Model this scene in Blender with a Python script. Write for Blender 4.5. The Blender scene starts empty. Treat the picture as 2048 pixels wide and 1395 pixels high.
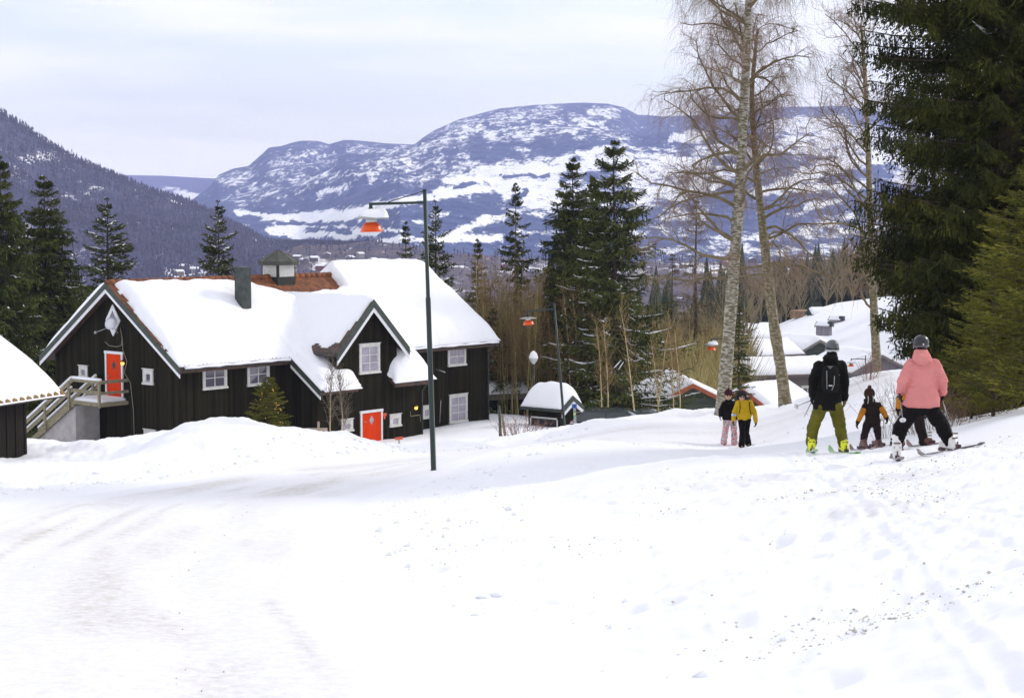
import bpy, bmesh, math, random
import numpy as np
from mathutils import Vector, Matrix
R = math.radians
random.seed(11)
scene = bpy.context.scene
COL = scene.collection

# ------------------------------------------------------------------ camera
F = 3500.0                     # focal length in pixels of the 2048 px wide photograph
PITCH = math.atan(267.5 / F)
cam_d = bpy.data.cameras.new('camera')
cam_d.sensor_width = 36.0
cam_d.lens = F / 2048 * 36.0
cam_d.clip_start = 0.2
cam_d.clip_end = 40000
cam = bpy.data.objects.new('camera', cam_d)
cam.rotation_euler = (math.pi / 2 - PITCH, 0, 0)
COL.objects.link(cam)
scene.camera = cam

# ------------------------------------------------------------------ world: veiled overcast sky
SUN_EL, SUN_AZ = R(30), R(58)     # azimuth measured from straight ahead towards the right
w = bpy.data.worlds.new('World')
scene.world = w
w.use_nodes = True
nt = w.node_tree
nt.nodes.clear()
def N(t, typ, **kw):
    n = t.nodes.new(typ)
    for k, v in kw.items():
        if k.startswith('i_'):
            n.inputs[k[2:].replace('_', ' ')].default_value = v
        else:
            setattr(n, k, v)
    return n
out = N(nt, 'ShaderNodeOutputWorld')
sky = N(nt, 'ShaderNodeTexSky', sky_type='NISHITA', sun_disc=False, sun_elevation=SUN_EL, sun_rotation=SUN_AZ)
bg1 = N(nt, 'ShaderNodeBackground'); bg1.inputs[1].default_value = 0.13
nt.links.new(sky.outputs[0], bg1.inputs[0])
bg2 = N(nt, 'ShaderNodeBackground'); bg2.inputs[0].default_value = (0.97, 0.975, 1.0, 1); bg2.inputs[1].default_value = 1.0
tc = N(nt, 'ShaderNodeTexCoord')
mp = N(nt, 'ShaderNodeMapping'); mp.inputs['Scale'].default_value = (2.0, 2.0, 17.0); mp.inputs['Rotation'].default_value = (0, R(4), 0)
mp.inputs['Location'].default_value = (0.35, 0.0, 0.5)
nz = N(nt, 'ShaderNodeTexNoise'); nz.inputs['Scale'].default_value = 1.5; nz.inputs['Detail'].default_value = 6; nz.inputs['Roughness'].default_value = 0.52
rp = N(nt, 'ShaderNodeValToRGB')
rp.color_ramp.elements[0].position = 0.40; rp.color_ramp.elements[0].color = (0.5, 0.5, 0.5, 1)
rp.color_ramp.elements[1].position = 0.58; rp.color_ramp.elements[1].color = (1, 1, 1, 1)
mx = N(nt, 'ShaderNodeMixShader')
nt.links.new(tc.outputs['Generated'], mp.inputs[0]); nt.links.new(mp.outputs[0], nz.inputs['Vector'])
nt.links.new(nz.outputs[0], rp.inputs[0]); nt.links.new(rp.outputs[0], mx.inputs[0])
nt.links.new(bg1.outputs[0], mx.inputs[1]); nt.links.new(bg2.outputs[0], mx.inputs[2])
nt.links.new(mx.outputs[0], out.inputs[0])

sun_d = bpy.data.lights.new('sun', 'SUN')
sun_d.energy = 1.5; sun_d.angle = R(11); sun_d.color = (1.0, 0.95, 0.87)
sun = bpy.data.objects.new('sun', sun_d); COL.objects.link(sun)
sd = Vector((math.sin(SUN_AZ) * math.cos(SUN_EL), math.cos(SUN_AZ) * math.cos(SUN_EL), math.sin(SUN_EL)))
sun.rotation_euler = sd.to_track_quat('Z', 'Y').to_euler()
sun.location = (30, 20, 40)

scene.view_settings.view_transform = 'Standard'
scene.view_settings.look = 'None'
scene.view_settings.exposure = 0.34
scene.view_settings.gamma = 1.0
scene.cycles.max_bounces = 6
scene.cycles.volume_bounces = 1
scene.cycles.transparent_max_bounces = 12
scene.cycles.use_denoising = True

# ------------------------------------------------------------------ measuring helpers
CP, SP = math.cos(PITCH), math.sin(PITCH)
def ray(px, py):
    a, b = (px - 1024) / F, -(py - 697.5) / F
    return Vector((a, CP + b * SP, -SP + b * CP))
def at(px, py, Y):                     # the point at depth Y that stands at this place of the photograph
    d = ray(px, py)
    return d * (Y / d.y)

# ------------------------------------------------------------------ numpy noise
def _hash(ix, iy, s):
    h = (ix * 374761393 + iy * 668265263 + s * 974711) & 0x7fffffff
    h = ((h ^ (h >> 13)) * 1274126177) & 0x7fffffff
    return ((h ^ (h >> 16)) & 0xffff) / 65535.0
def vnoise(x, y, s=0):
    x = np.asarray(x, float); y = np.asarray(y, float)
    ix = np.floor(x).astype(np.int64); iy = np.floor(y).astype(np.int64)
    fx = x - ix; fy = y - iy
    fx = fx * fx * fx * (fx * (fx * 6 - 15) + 10); fy = fy * fy * fy * (fy * (fy * 6 - 15) + 10)
    a = _hash(ix, iy, s); b = _hash(ix + 1, iy, s); c = _hash(ix, iy + 1, s); d = _hash(ix + 1, iy + 1, s)
    return (a + (b - a) * fx) * (1 - fy) + (c + (d - c) * fx) * fy
def fbm(x, y, o=4, s=0, g=0.5):
    v = 0; a = 1; t = 0
    for i in range(o):
        v = v + a * (vnoise(x * 2 ** i, y * 2 ** i, s + i * 17) - 0.5); t += a; a *= g
    return v / t * 2

# ------------------------------------------------------------------ scene tree helpers
def tag(o, label=None, cat=None, group=None, kind=None):
    if label: o['label'] = label
    if cat: o['category'] = cat
    if group: o['group'] = group
    if kind: o['kind'] = kind
    return o
def thing(name, label, cat, loc=(0, 0, 0), rz=0, group=None):
    o = bpy.data.objects.new(name, None); COL.objects.link(o)
    o.empty_display_size = 0.3
    o.location = loc; o.rotation_euler = (0, 0, rz)
    return tag(o, label, cat, group)
def link(name, me, parent=None):
    o = bpy.data.objects.new(name, me); COL.objects.link(o)
    if parent is not None: o.parent = parent
    return o
def copy_tree(o, parent=None):
    c = o.copy(); COL.objects.link(c); c.parent = parent
    for k in list(o.children): copy_tree(k, c)
    return c
def np_mesh(name, V, Fc, mats, smooth=False, mi=None):
    """V (n,3); Fc (m,k) equal sized faces, or list of such arrays"""
    me = bpy.data.meshes.new(name)
    if not isinstance(Fc, (list, tuple)): Fc = [Fc]
    Fc = [np.asarray(f, np.int32) for f in Fc if len(f)]
    V = np.asarray(V, np.float32)
    me.vertices.add(len(V)); me.vertices.foreach_set('co', V.ravel())
    tot = np.concatenate([np.full(len(f), f.shape[1], np.int32) for f in Fc])
    idx = np.concatenate([f.ravel() for f in Fc])
    me.loops.add(len(idx)); me.loops.foreach_set('vertex_index', idx)
    me.polygons.add(len(tot))
    st = np.zeros(len(tot), np.int32); st[1:] = np.cumsum(tot)[:-1]
    me.polygons.foreach_set('loop_start', st); me.polygons.foreach_set('loop_total', tot)
    if smooth: me.polygons.foreach_set('use_smooth', np.ones(len(tot), bool))
    for m in (mats if isinstance(mats, (list, tuple)) else [mats]): me.materials.append(m)
    if mi is not None: me.polygons.foreach_set('material_index', np.asarray(mi, np.int32))
    me.update(calc_edges=True); me.validate()
    return me
def grid_faces(n, m, wrap=False):
    i = np.arange(n - 1)[:, None]; j = np.arange(m - (0 if wrap else 1))[None, :]
    j2 = (j + 1) % m
    return np.stack([i * m + j, (i + 1) * m + j, (i + 1) * m + j2, i * m + j2], -1).reshape(-1, 4)
def attr(me, name, vals):
    a = me.attributes.new(name, 'FLOAT', 'POINT'); a.data.foreach_set('value', np.asarray(vals, np.float32).ravel())

class MB:
    """collects simple solids, then links them as one mesh"""
    def __init__(s): s.v = []; s.f = []; s.m = []; s.sm = []
    def add(s, vs, fs, mi=0, sm=False):
        b = len(s.v); s.v += [tuple(v) for v in vs]
        for f in fs: s.f.append([b + i for i in f]); s.m.append(mi); s.sm.append(sm)
        return s
    def box(s, c, d, mi=0, M=None):
        x, y, z = [q / 2 for q in d]
        vs = [Vector((sx * x, sy * y, sz * z)) for sx in (-1, 1) for sy in (-1, 1) for sz in (-1, 1)]
        if M is not None: vs = [M @ v for v in vs]
        vs = [v + Vector(c) for v in vs]
        return s.add(vs, [(0, 1, 3, 2), (4, 6, 7, 5), (0, 4, 5, 1), (2, 3, 7, 6), (0, 2, 6, 4), (1, 5, 7, 3)], mi)
    def b2(s, a, b, mi=0):
        return s.box([(p + q) / 2 for p, q in zip(a, b)], [abs(q - p) for p, q in zip(a, b)], mi)
    def beam(s, p, q, wd, ht, mi=0, up=(0, 0, 1)):
        p = Vector(p); q = Vector(q); d = q - p; L = d.length; d.normalize()
        sd_ = d.cross(Vector(up)); sd_.normalize(); u = sd_.cross(d)
        M = Matrix((d, sd_, u)).transposed()
        return s.box((p + q) / 2, (L, wd, ht), mi, M)
    def prism(s, poly, off, mi=0):           # polygon of 3D points swept along off
        n = len(poly); off = Vector(off)
        vs = [Vector(p) for p in poly] + [Vector(p) + off for p in poly]
        fs = [tuple(range(n))[::-1], tuple(range(n, 2 * n))] + [(i, (i + 1) % n, n + (i + 1) % n, n + i) for i in range(n)]
        return s.add(vs, fs, mi)
    def tube(s, pts, rad, n=8, mi=0, cap=True, sm=True, ell=1.0, ref=None):
        pts = [Vector(p) for p in pts]
        if not hasattr(rad, '__len__'): rad = [rad] * len(pts)
        rings = []; b = len(s.v); prev = None
        for i, p in enumerate(pts):
            d = (pts[min(i + 1, len(pts) - 1)] - pts[max(i - 1, 0)]).normalized()
            a = Vector(ref) if ref else (Vector((0, 0, 1)) if abs(d.z) < 0.9 else Vector((1, 0, 0)))
            if prev is not None and not ref: a = prev
            x = (a - d * a.dot(d)).normalized(); y = d.cross(x); prev = x
            for k in range(n):
                t = 2 * math.pi * k / n
                s.v.append(tuple(p + (x * math.cos(t) * ell + y * math.sin(t)) * rad[i]))
        for i in range(len(pts) - 1):
            for k in range(n):
                k2 = (k + 1) % n
                s.f.append([b + i * n + k, b + i * n + k2, b + (i + 1) * n + k2, b + (i + 1) * n + k]); s.m.append(mi); s.sm.append(sm)
        if cap:
            s.f.append([b + k for k in range(n)][::-1]); s.m.append(mi); s.sm.append(False)
            e = b + (len(pts) - 1) * n
            s.f.append([e + k for k in range(n)]); s.m.append(mi); s.sm.append(False)
        return s
    def lathe(s, c, prof, n=20, mi=0, sm=True, M=None):   # prof: (r, z)
        b = len(s.v); c = Vector(c)
        for r, z in prof:
            for k in range(n):
                t = 2 * math.pi * k / n
                p = Vector((r * math.cos(t), r * math.sin(t), z))
                if M is not None: p = M @ p
                s.v.append(tuple(c + p))
        for i in range(len(prof) - 1):
            for k in range(n):
                k2 = (k + 1) % n
                s.f.append([b + i * n + k, b + i * n + k2, b + (i + 1) * n + k2, b + (i + 1) * n + k]); s.m.append(mi); s.sm.append(sm)
        for e, rev in ((0, True), (len(prof) - 1, False)):
            if prof[e][0] > 1e-4:
                q = [b + e * n + k for k in range(n)]
                s.f.append(q[::-1] if rev else q); s.m.append(mi); s.sm.append(False)
        return s
    def ball(s, c, r, n=14, m=9, mi=0, M=None):
        if not hasattr(r, '__len__'): r = (r, r, r)
        b = len(s.v); c = Vector(c)
        for i in range(m + 1):
            ph = math.pi * i / m
            for k in range(n):
                t = 2 * math.pi * k / n
                sr = max(math.sin(ph), 0.002)
                p = Vector((r[0] * sr * math.cos(t), r[1] * sr * math.sin(t), -r[2] * math.cos(ph)))
                if M is not None: p = M @ p
                s.v.append(tuple(c + p))
        for i in range(m):
            for k in range(n):
                k2 = (k + 1) % n
                s.f.append([b + i * n + k, b + i * n + k2, b + (i + 1) * n + k2, b + (i + 1) * n + k]); s.m.append(mi); s.sm.append(True)
        s.f.append([b + k for k in range(n)][::-1]); s.m.append(mi); s.sm.append(True)
        s.f.append([b + m * n + k for k in range(n)]); s.m.append(mi); s.sm.append(True)
        return s
    def mesh(s, name, mats):
        me = bpy.data.meshes.new(name)
        me.from_pydata(s.v, [], s.f)
        for m in (mats if isinstance(mats, (list, tuple)) else [mats]): me.materials.append(m)
        me.polygons.foreach_set('material_index', s.m); me.polygons.foreach_set('use_smooth', s.sm)
        me.update(); return me
    def build(s, name, mats, parent=None, bevel=0):
        me = s.mesh(name, mats)
        if bevel:
            bm = bmesh.new(); bm.from_mesh(me)
            bmesh.ops.bevel(bm, geom=[e for e in bm.edges if len(e.link_faces) == 2 and e.calc_face_angle(0) > 0.6], offset=bevel, segments=1, affect='EDGES', clamp_overlap=True)
            bm.to_mesh(me); bm.free()
        return link(name, me, parent)

# ------------------------------------------------------------------ materials
MATS = {}
def mat(name, col, rough=0.7, metal=0.0, spec=0.5, noise=0.0, nscale=8.0, bump=0.0, bscale=30.0, col2=None, stretch=(1, 1, 1), emit=None, coat=0):
    if name in MATS: return MATS[name]
    m = bpy.data.materials.new(name); m.use_nodes = True; t = m.node_tree
    b = t.nodes['Principled BSDF']
    b.inputs['Base Color'].default_value = (*col, 1); b.inputs['Roughness'].default_value = rough
    b.inputs['Metallic'].default_value = metal; b.inputs['Specular IOR Level'].default_value = spec
    if coat: b.inputs['Coat Weight'].default_value = coat
    if emit: b.inputs['Emission Color'].default_value = (*emit[0], 1); b.inputs['Emission Strength'].default_value = emit[1]
    if noise or bump or col2:
        tcn = N(t, 'ShaderNodeTexCoord'); mpn = N(t, 'ShaderNodeMapping'); mpn.inputs['Scale'].default_value = stretch
        t.links.new(tcn.outputs['Object'], mpn.inputs[0])
    if noise or col2:
        n1 = N(t, 'ShaderNodeTexNoise'); n1.inputs['Scale'].default_value = nscale; n1.inputs['Detail'].default_value = 5
        t.links.new(mpn.outputs[0], n1.inputs['Vector'])
        rr = N(t, 'ShaderNodeValToRGB')
        c2 = col2 or tuple(min(1, c * (1 + noise)) for c in col)
        c1 = col if col2 else tuple(c * (1 - noise) for c in col)
        rr.color_ramp.elements[0].position = 0.35; rr.color_ramp.elements[0].color = (*c1, 1)
        rr.color_ramp.elements[1].position = 0.65; rr.color_ramp.elements[1].color = (*c2, 1)
        t.links.new(n1.outputs[0], rr.inputs[0]); t.links.new(rr.outputs[0], b.inputs['Base Color'])
    if bump:
        n2 = N(t, 'ShaderNodeTexNoise'); n2.inputs['Scale'].default_value = bscale; n2.inputs['Detail'].default_value = 4
        bp = N(t, 'ShaderNodeBump'); bp.inputs['Strength'].default_value = bump; bp.inputs['Distance'].default_value = 0.05
        t.links.new(mpn.outputs[0], n2.inputs['Vector']); t.links.new(n2.outputs[0], bp.inputs['Height']); t.links.new(bp.outputs[0], b.inputs['Normal'])
    MATS[name] = m
    return m
def island_mat(name, cols, rough=0.85, spec=0.2, trans=0.0):
    """foliage: colour varies from leaf clump to leaf clump and softly across the crown"""
    if name in MATS: return MATS[name]
    m = bpy.data.materials.new(name); m.use_nodes = True; t = m.node_tree
    b = t.nodes['Principled BSDF']; b.inputs['Roughness'].default_value = rough; b.inputs['Specular IOR Level'].default_value = spec
    g = N(t, 'ShaderNodeNewGeometry'); rr = N(t, 'ShaderNodeValToRGB')
    e = rr.color_ramp.elements
    while len(e) < len(cols): e.new(0.5)
    for i, c in enumerate(cols): e[i].position = i / (len(cols) - 1); e[i].color = (*c, 1)
    tcn = N(t, 'ShaderNodeTexCoord'); n1 = N(t, 'ShaderNodeTexNoise'); n1.inputs['Scale'].default_value = 0.9; n1.inputs['Detail'].default_value = 3
    t.links.new(tcn.outputs['Object'], n1.inputs['Vector'])
    ma = N(t, 'ShaderNodeMath', operation='MULTIPLY_ADD'); ma.inputs[1].default_value = 0.55
    mb = N(t, 'ShaderNodeMath', operation='MULTIPLY_ADD'); mb.inputs[1].default_value = 1.6; mb.inputs[2].default_value = -0.55
    t.links.new(n1.outputs[0], mb.inputs[0]); t.links.new(g.outputs['Random Per Island'], ma.inputs[0]); t.links.new(mb.outputs[0], ma.inputs[2])
    t.links.new(ma.outputs[0], rr.inputs[0]); t.links.new(rr.outputs[0], b.inputs['Base Color'])
    MATS[name] = m
    return m

# snow: bright, a touch blue, finely crusted
def snow_mat(name, bump=0.35, scale=6.0, dirt=False, base=(0.885, 0.886, 0.92)):
    m = bpy.data.materials.new(name); m.use_nodes = True; t = m.node_tree; b = t.nodes['Principled BSDF']
    b.inputs['Roughness'].default_value = 0.62; b.inputs['Specular IOR Level'].default_value = 0.25
    tcn = N(t, 'ShaderNodeTexCoord')
    n1 = N(t, 'ShaderNodeTexNoise'); n1.inputs['Scale'].default_value = scale; n1.inputs['Detail'].default_value = 7; n1.inputs['Roughness'].default_value = 0.62
    t.links.new(tcn.outputs['Object'], n1.inputs['Vector'])
    bp = N(t, 'ShaderNodeBump'); bp.inputs['Strength'].default_value = bump; bp.inputs['Distance'].default_value = 0.06
    t.links.new(n1.outputs[0], bp.inputs['Height']); t.links.new(bp.outputs[0], b.inputs['Normal'])
    if not dirt:
        b.inputs['Base Color'].default_value = (*base, 1)
    else:
        at_ = N(t, 'ShaderNodeAttribute', attribute_name='dirt')
        n2 = N(t, 'ShaderNodeTexNoise'); n2.inputs['Scale'].default_value = 9.0; n2.inputs['Detail'].default_value = 8; n2.inputs['Roughness'].default_value = 0.75
        t.links.new(tcn.outputs['Object'], n2.inputs['Vector'])
        a1 = N(t, 'ShaderNodeMath', operation='ADD'); a1.inputs[1].default_value = -0.5
        a2 = N(t, 'ShaderNodeMath', operation='MULTIPLY_ADD'); a2.inputs[1].default_value = 2.6
        a3 = N(t, 'ShaderNodeMath', operation='MULTIPLY')
        cl = N(t, 'ShaderNodeClamp')
        t.links.new(n2.outputs[0], a1.inputs[0]); t.links.new(a1.outputs[0], a2.inputs[0]); a2.inputs[2].default_value = 0.55
        t.links.new(a2.outputs[0], a3.inputs[0]); t.links.new(at_.outputs['Fac'], a3.inputs[1]); t.links.new(a3.outputs[0], cl.inputs[0])
        mx_ = N(t, 'ShaderNodeMix', data_type='RGBA')
        mx_.inputs['A'].default_value = (*base, 1); mx_.inputs['B'].default_value = (0.56, 0.52, 0.47, 1)
        t.links.new(cl.outputs[0], mx_.inputs['Factor']); t.links.new(mx_.outputs['Result'], b.inputs['Base Color'])
    return m
SNOW = snow_mat('snow', 0.25, 4.0)
SNOW_GROUND = snow_mat('snow_ground', 0.22, 3.0, True)
ROAD = snow_mat('packed_snow_road', 0.35, 7.0, True, (0.865, 0.865, 0.915))
# ================================================================== terrain
# control points: (photo x, photo y, depth); the ground passes through them
CTRL = [
 (500,1300,11.1),(300,1200,13.9),(500,1100,18.5),(600,1050,22.2),(600,1000,27.7),(700,950,36.7),(780,930,42),(860,912,48.5),
 (0,1395,9.2),(1024,1395,9.0),(2048,1395,7.0),(1500,1395,8.2),(0,1200,13.8),(0,1100,18.4),(1000,1300,11),
 (0,1045,22),(300,985,30),(550,945,37.5),(760,919,46),(0,985,28.5),(0,955,35),(0,930,45),(120,925,50),(200,925,45),(250,905,48),
 (100,884,62),(200,886,62),(280,872,56),(330,864,52),(420,855,47),(480,860,47),(560,868,48),(640,862,50),(700,872,52),(760,887,55),(830,893,58),
 (400,928,41),(620,917,44),
 (867,940,38.75),(820,957,36),(940,914,41),(1000,899,44),(1100,884,46),(1200,884,46),(1150,950,31.5),(1000,960,31.5),(1000,1050,20.4),(900,1060,21),(860,1000,28.5),
 (1200,1050,18.6),(1400,1000,20.6),(1600,1000,18.5),(1300,930,28),(1500,917,26.5),(1655,908,28),(1850,915,24.5),(2000,892,22),(2048,838,27),(1900,856,32),
 (2048,1000,14),(1700,1100,14),(1300,1200,12.3),(1000,1200,13.5),(1700,1250,9.8),(2048,1200,9),
 (1742,896,31),(1580,903,33),(1470,893,52),(1350,890,50),(1250,885,50),(1500,909,36),(1380,906,38),
 (1150,862,57),(1240,834,58),(1310,828,60),(1400,826,60),(1520,822,60),(1600,808,60),(1650,780,60),(1720,745,61),(1790,738,62),(1860,741,62),
 (1600,885,47),(1680,872,43),(1760,852,41),(1850,846,40),(1990,838,42),(2100,800,40),
 (1090,864,62),(1000,878,62),(900,890,62),
]
WORLD = [(0,0,-1.6),(-5,0,-1.75),(5,0,-1.3),(0,-12,-.6),(-12,-10,-1.6),(12,-10,0),(20,5,0),(-20,5,-3),(-20,30,-5.6),(-30,60,-9),(30,30,-1),(30,60,-4),
 (-15,73,-10.2),(-23,80,-10.4),(-5,84,-10.6),(-1,95,-10.8),(2,80,-9.95),(6,84,-10.2),(9,86,-10.6),(13,88,-11.5),(20,88,-12),(30,88,-9.5),(-35,90,-12),
 (0,-60,6),(60,-40,10),(-60,-40,0),(90,40,6),(-90,40,-8),
 (-40,150,-18),(0,150,-17),(13,120,-15.5),(24,130,-15.6),(33,130,-15),(50,140,-11),
 (32,165,-16.4),(32,183,-16.2),(37,208,-15.2),(46,252,-12.8),(10,200,-20),(70,220,-6),(-60,250,-27),(0,250,-27),(60,330,-25),(120,300,-10),
 (-150,200,-24),(200,200,0),(0,400,-36),(-200,400,-36),(150,420,-32),(300,400,-20),
 (0,700,-44),(-500,700,-44),(500,700,-44),(-400,0,-20),(400,0,10),(0,-400,20),(-700,300,-40),(700,300,-30)]
P = [tuple(at(*c)) for c in CTRL] + WORLD
P = np.array(P)
def warp(x, y):
    r = np.hypot(x, y) + 1e-6
    g = np.log1p(r / 9.0) / r * 9
    return x * g, y * g
_wx, _wy = warp(P[:, 0], P[:, 1])
def _U(d2): return np.where(d2 > 1e-9, d2 * np.log(d2 + 1e-12) * 0.5, 0)
_n = len(P)
_K = _U((_wx[:, None] - _wx) ** 2 + (_wy[:, None] - _wy) ** 2) + np.eye(_n) * 0.02
_Pm = np.stack([np.ones(_n), _wx, _wy], 1)
_A = np.block([[_K, _Pm], [_Pm.T, np.zeros((3, 3))]])
_W = np.linalg.solve(_A, np.concatenate([P[:, 2], np.zeros(3)]))
# road centre line, in metres
RC = np.array([(0.9, -8), (-1.2, 0), (-2.4, 9), (-3.9, 16), (-4.6, 22), (-4.9, 28), (-4.3, 35), (-2.9, 42), (-0.4, 48.5), (3.4, 53), (8.5, 56), (15, 57.5)], float)
def catmull(p, n=12):
    o = []
    q = np.vstack([2 * p[0] - p[1], p, 2 * p[-1] - p[-2]])
    for i in range(1, len(q) - 2):
        for k in range(n):
            t = k / n
            o.append(0.5 * ((2 * q[i]) + (-q[i-1] + q[i+1]) * t + (2*q[i-1] - 5*q[i] + 4*q[i+1] - q[i+2]) * t*t + (-q[i-1] + 3*q[i] - 3*q[i+1] + q[i+2]) * t**3))
    o.append(q[-2]); return np.array(o)
RL = catmull(RC)
def road_dist(x, y):
    """distance to the road's centre line and signed side (left negative)"""
    x = np.asarray(x, float); y = np.asarray(y, float); sh = x.shape
    xf, yf = x.ravel(), y.ravel()
    best = np.full(xf.shape, 1e9); side = np.zeros(xf.shape)
    sel = (np.abs(xf) < 60) & (yf < 90) & (yf > -30)
    xs, ys = xf[sel], yf[sel]; bs = np.full(xs.shape, 1e9); ss = np.zeros(xs.shape)
    for a, b in zip(RL[:-1], RL[1:]):
        d = b - a; L2 = d @ d
        t = np.clip(((xs - a[0]) * d[0] + (ys - a[1]) * d[1]) / L2, 0, 1)
        dx = xs - (a[0] + t * d[0]); dy = ys - (a[1] + t * d[1]); q = np.hypot(dx, dy)
        m = q < bs; bs[m] = q[m]; ss[m] = np.sign(dx * d[1] - dy * d[0])[m]
    best[sel] = bs; side[sel] = ss
    return best.reshape(sh), side.reshape(sh)
HALF = 2.7
def smooth(a, b, x): t = np.clip((x - a) / (b - a), 0, 1); return t * t * (3 - 2 * t)
def base_z(x, y):
    x = np.atleast_1d(np.asarray(x, float)); y = np.atleast_1d(np.asarray(y, float))
    o = np.zeros(x.shape).ravel(); xf, yf = x.ravel(), y.ravel()
    for s in range(0, len(xf), 20000):
        a, b = warp(xf[s:s+20000], yf[s:s+20000])
        k = _U((a[:, None] - _wx) ** 2 + (b[:, None] - _wy) ** 2)
        o[s:s+20000] = k @ _W[:_n] + _W[_n] + _W[_n+1] * a + _W[_n+2] * b
    return o.reshape(x.shape)
def gz(x, y, soft=False):
    x = np.atleast_1d(np.asarray(x, float)); y = np.atleast_1d(np.asarray(y, float))
    z = base_z(x, y)
    r = np.hypot(x, y)
    rd, side = road_dist(x, y)
    off = smooth(HALF - .3, HALF + 1.5, rd)
    # ploughed banks: lumpy shoulders beside the road, quieter piste on the right
    lum = np.exp(-((rd - HALF - 1.6) / 1.5) ** 2)
    piste = smooth(2.0, 9.0, x) * smooth(6, 12, y) * (1 - smooth(44, 50, y))
    amp = 0.05 + 0.16 * lum * (0.35 + 0.65 * (side < 0)) + 0.12 * smooth(-1, -9, x) * (1 - smooth(52, 60, y)) * (y > 20) + 0.12 * smooth(46, 56, y) * (y < 66)
    amp = amp * (1 - 0.65 * piste)
    z = z + off * amp * (fbm(x * .45, y * .32, 3, 3) * 1.3 + (0.45 - .28 * piste) * fbm(x * 1.7, y * 1.3, 4, 8, .6))
    z = z + off * 0.045 * fbm(x * 3, y * 4, 3, 21, .6) * smooth(80, 40, r) * (1 - 0.75 * piste) * smooth(-.25, .35, fbm(x * .3, y * .3, 3, 88))
    # trampled crumbs on the near bank
    tr = np.exp(-((x - 2.9 - .06 * y) / 2.6) ** 2) * smooth(7, 13, y) * (1 - smooth(24, 30, y))
    z = z + 0.09 * tr * np.maximum(fbm(x * 3.1, y * 2.6, 4, 33, .62), -0.1)
    z = z + (1 - off) * 0.02 * fbm(x * 2.2, y * .5, 3, 5)
    for (tx, ty, tb, tcv) in ((3.0, 8, .055, .0006), (3.35, 8, .055, .0006), (4.6, 8, .09, -.0008), (4.95, 8, .09, -.0008), (2.3, 8, .10, .001), (5.6, 8, .02, .0015)):
        lx_ = x - (tx + tb * (y - ty) + tcv * (y - ty) ** 2 + .12 * np.sin(y * .35 + tx)); z = z - .013 * np.exp(-(lx_ / .045) ** 2) * ((y > 6) & (y < 34)) + .008 * np.exp(-((np.abs(lx_) - .09) / .03) ** 2) * ((y > 6) & (y < 34))
    # far valley floor rolls
    z = z + smooth(300, 900, r) * fbm(x / 260, y / 260, 4, 12) * 9
    # the far valley stays near one level
    far = smooth(480, 850, r)
    z = z * (1 - far) + far * (-62 - 22 * smooth(900, 1500, r) + fbm(x / 400, y / 400, 3, 14) * 5)
    return z
def gzf(x, y): return float(gz(x, y)[0])

az = np.concatenate([np.linspace(-180, -26, 60, endpoint=False), np.linspace(-26, 26, 780, endpoint=False), np.linspace(26, 180, 60, endpoint=False)])
rr_ = np.concatenate([[0.4, 1.5, 3], np.geomspace(4.5, 72, 420), np.geomspace(73, 700, 120), np.geomspace(730, 16000, 60)])
A_, R_ = np.meshgrid(np.radians(az), rr_)
GX = R_ * np.sin(A_); GY = R_ * np.cos(A_)
GZ = gz(GX, GY)
rd, side = road_dist(GX, GY)
GZ = GZ - 0.07 * (1 - smooth(HALF - .7, HALF + .1, rd))      # the bed the road lies in
V = np.stack([GX, GY, GZ], -1).reshape(-1, 3)
fc = grid_faces(len(rr_), len(az), wrap=True)
fp = np.random.default_rng(8)
for _ in range(46):                          # boot prints and pole holes
    q = fp.random(); yy = 8 + 16 * q; xx = 1.2 + .09 * yy + fp.normal() * 1.6
    d2 = ((GX - xx) / .09) ** 2 + ((GY - yy) / .16) ** 2
    GZ = GZ - .05 * np.exp(-d2) + .015 * np.exp(-(np.sqrt(d2) - 1.7) ** 2 * 3)
V = np.stack([GX, GY, GZ], -1).reshape(-1, 3)
me = np_mesh('ground', V, fc, SNOW_GROUND, smooth=True)
# grit thrown up by the plough: a band along the crest of the near bank and scattered beyond
d1 = np.exp(-((GX - 3.3 - 0.03*GY) / 2.3) ** 2) * smooth(10, 17, GY) * (1 - smooth(23, 28, GY))
dirt = 0.55 * d1 * smooth(-.05, .5, fbm(GX * 1.2, GY * .8, 4, 71)) + 0.12 * np.exp(-((rd - HALF - .2) / .5) ** 2)
attr(me, 'dirt', np.clip(dirt, 0, 1))
tag(link('ground', me), None, None, None, 'structure')

# road sheet
S = RL; T = np.gradient(S, axis=0); T /= np.linalg.norm(T, axis=1)[:, None]; Nn = np.stack([T[:, 1], -T[:, 0]], 1)
off_ = np.linspace(-HALF, HALF, 45)
def subdiv(a, n=6):
    t = np.linspace(0, len(a) - 1, (len(a) - 1) * n + 1); return np.stack([np.interp(t, np.arange(len(a)), a[:, k]) for k in range(2)], 1)
S2 = subdiv(S); N2 = subdiv(Nn); N2 /= np.linalg.norm(N2, axis=1)[:, None]
RX = S2[:, 0:1] + N2[:, 0:1] * off_; RY = S2[:, 1:2] + N2[:, 1:2] * off_
wob = 0.0 * fbm(RX * .0 + RY * .5, RX * 0 + 3.3 * np.sign(off_)[None, :], 3, 40)
edge = np.abs(off_)[None, :] / HALF
RX = RX + N2[:, 0:1] * wob * edge ** 4; RY = RY + N2[:, 1:2] * wob * edge ** 4
ruts = -0.025 * (np.exp(-((np.abs(off_)[None, :] - .85) / .28) ** 2))
RZ = gz(RX, RY) + ruts - 0.06 * smooth(.72, 1.0, edge) 
me = np_mesh('road', np.stack([RX, RY, RZ], -1).reshape(-1, 3), grid_faces(len(S2), len(off_)), ROAD, smooth=True)
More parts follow.
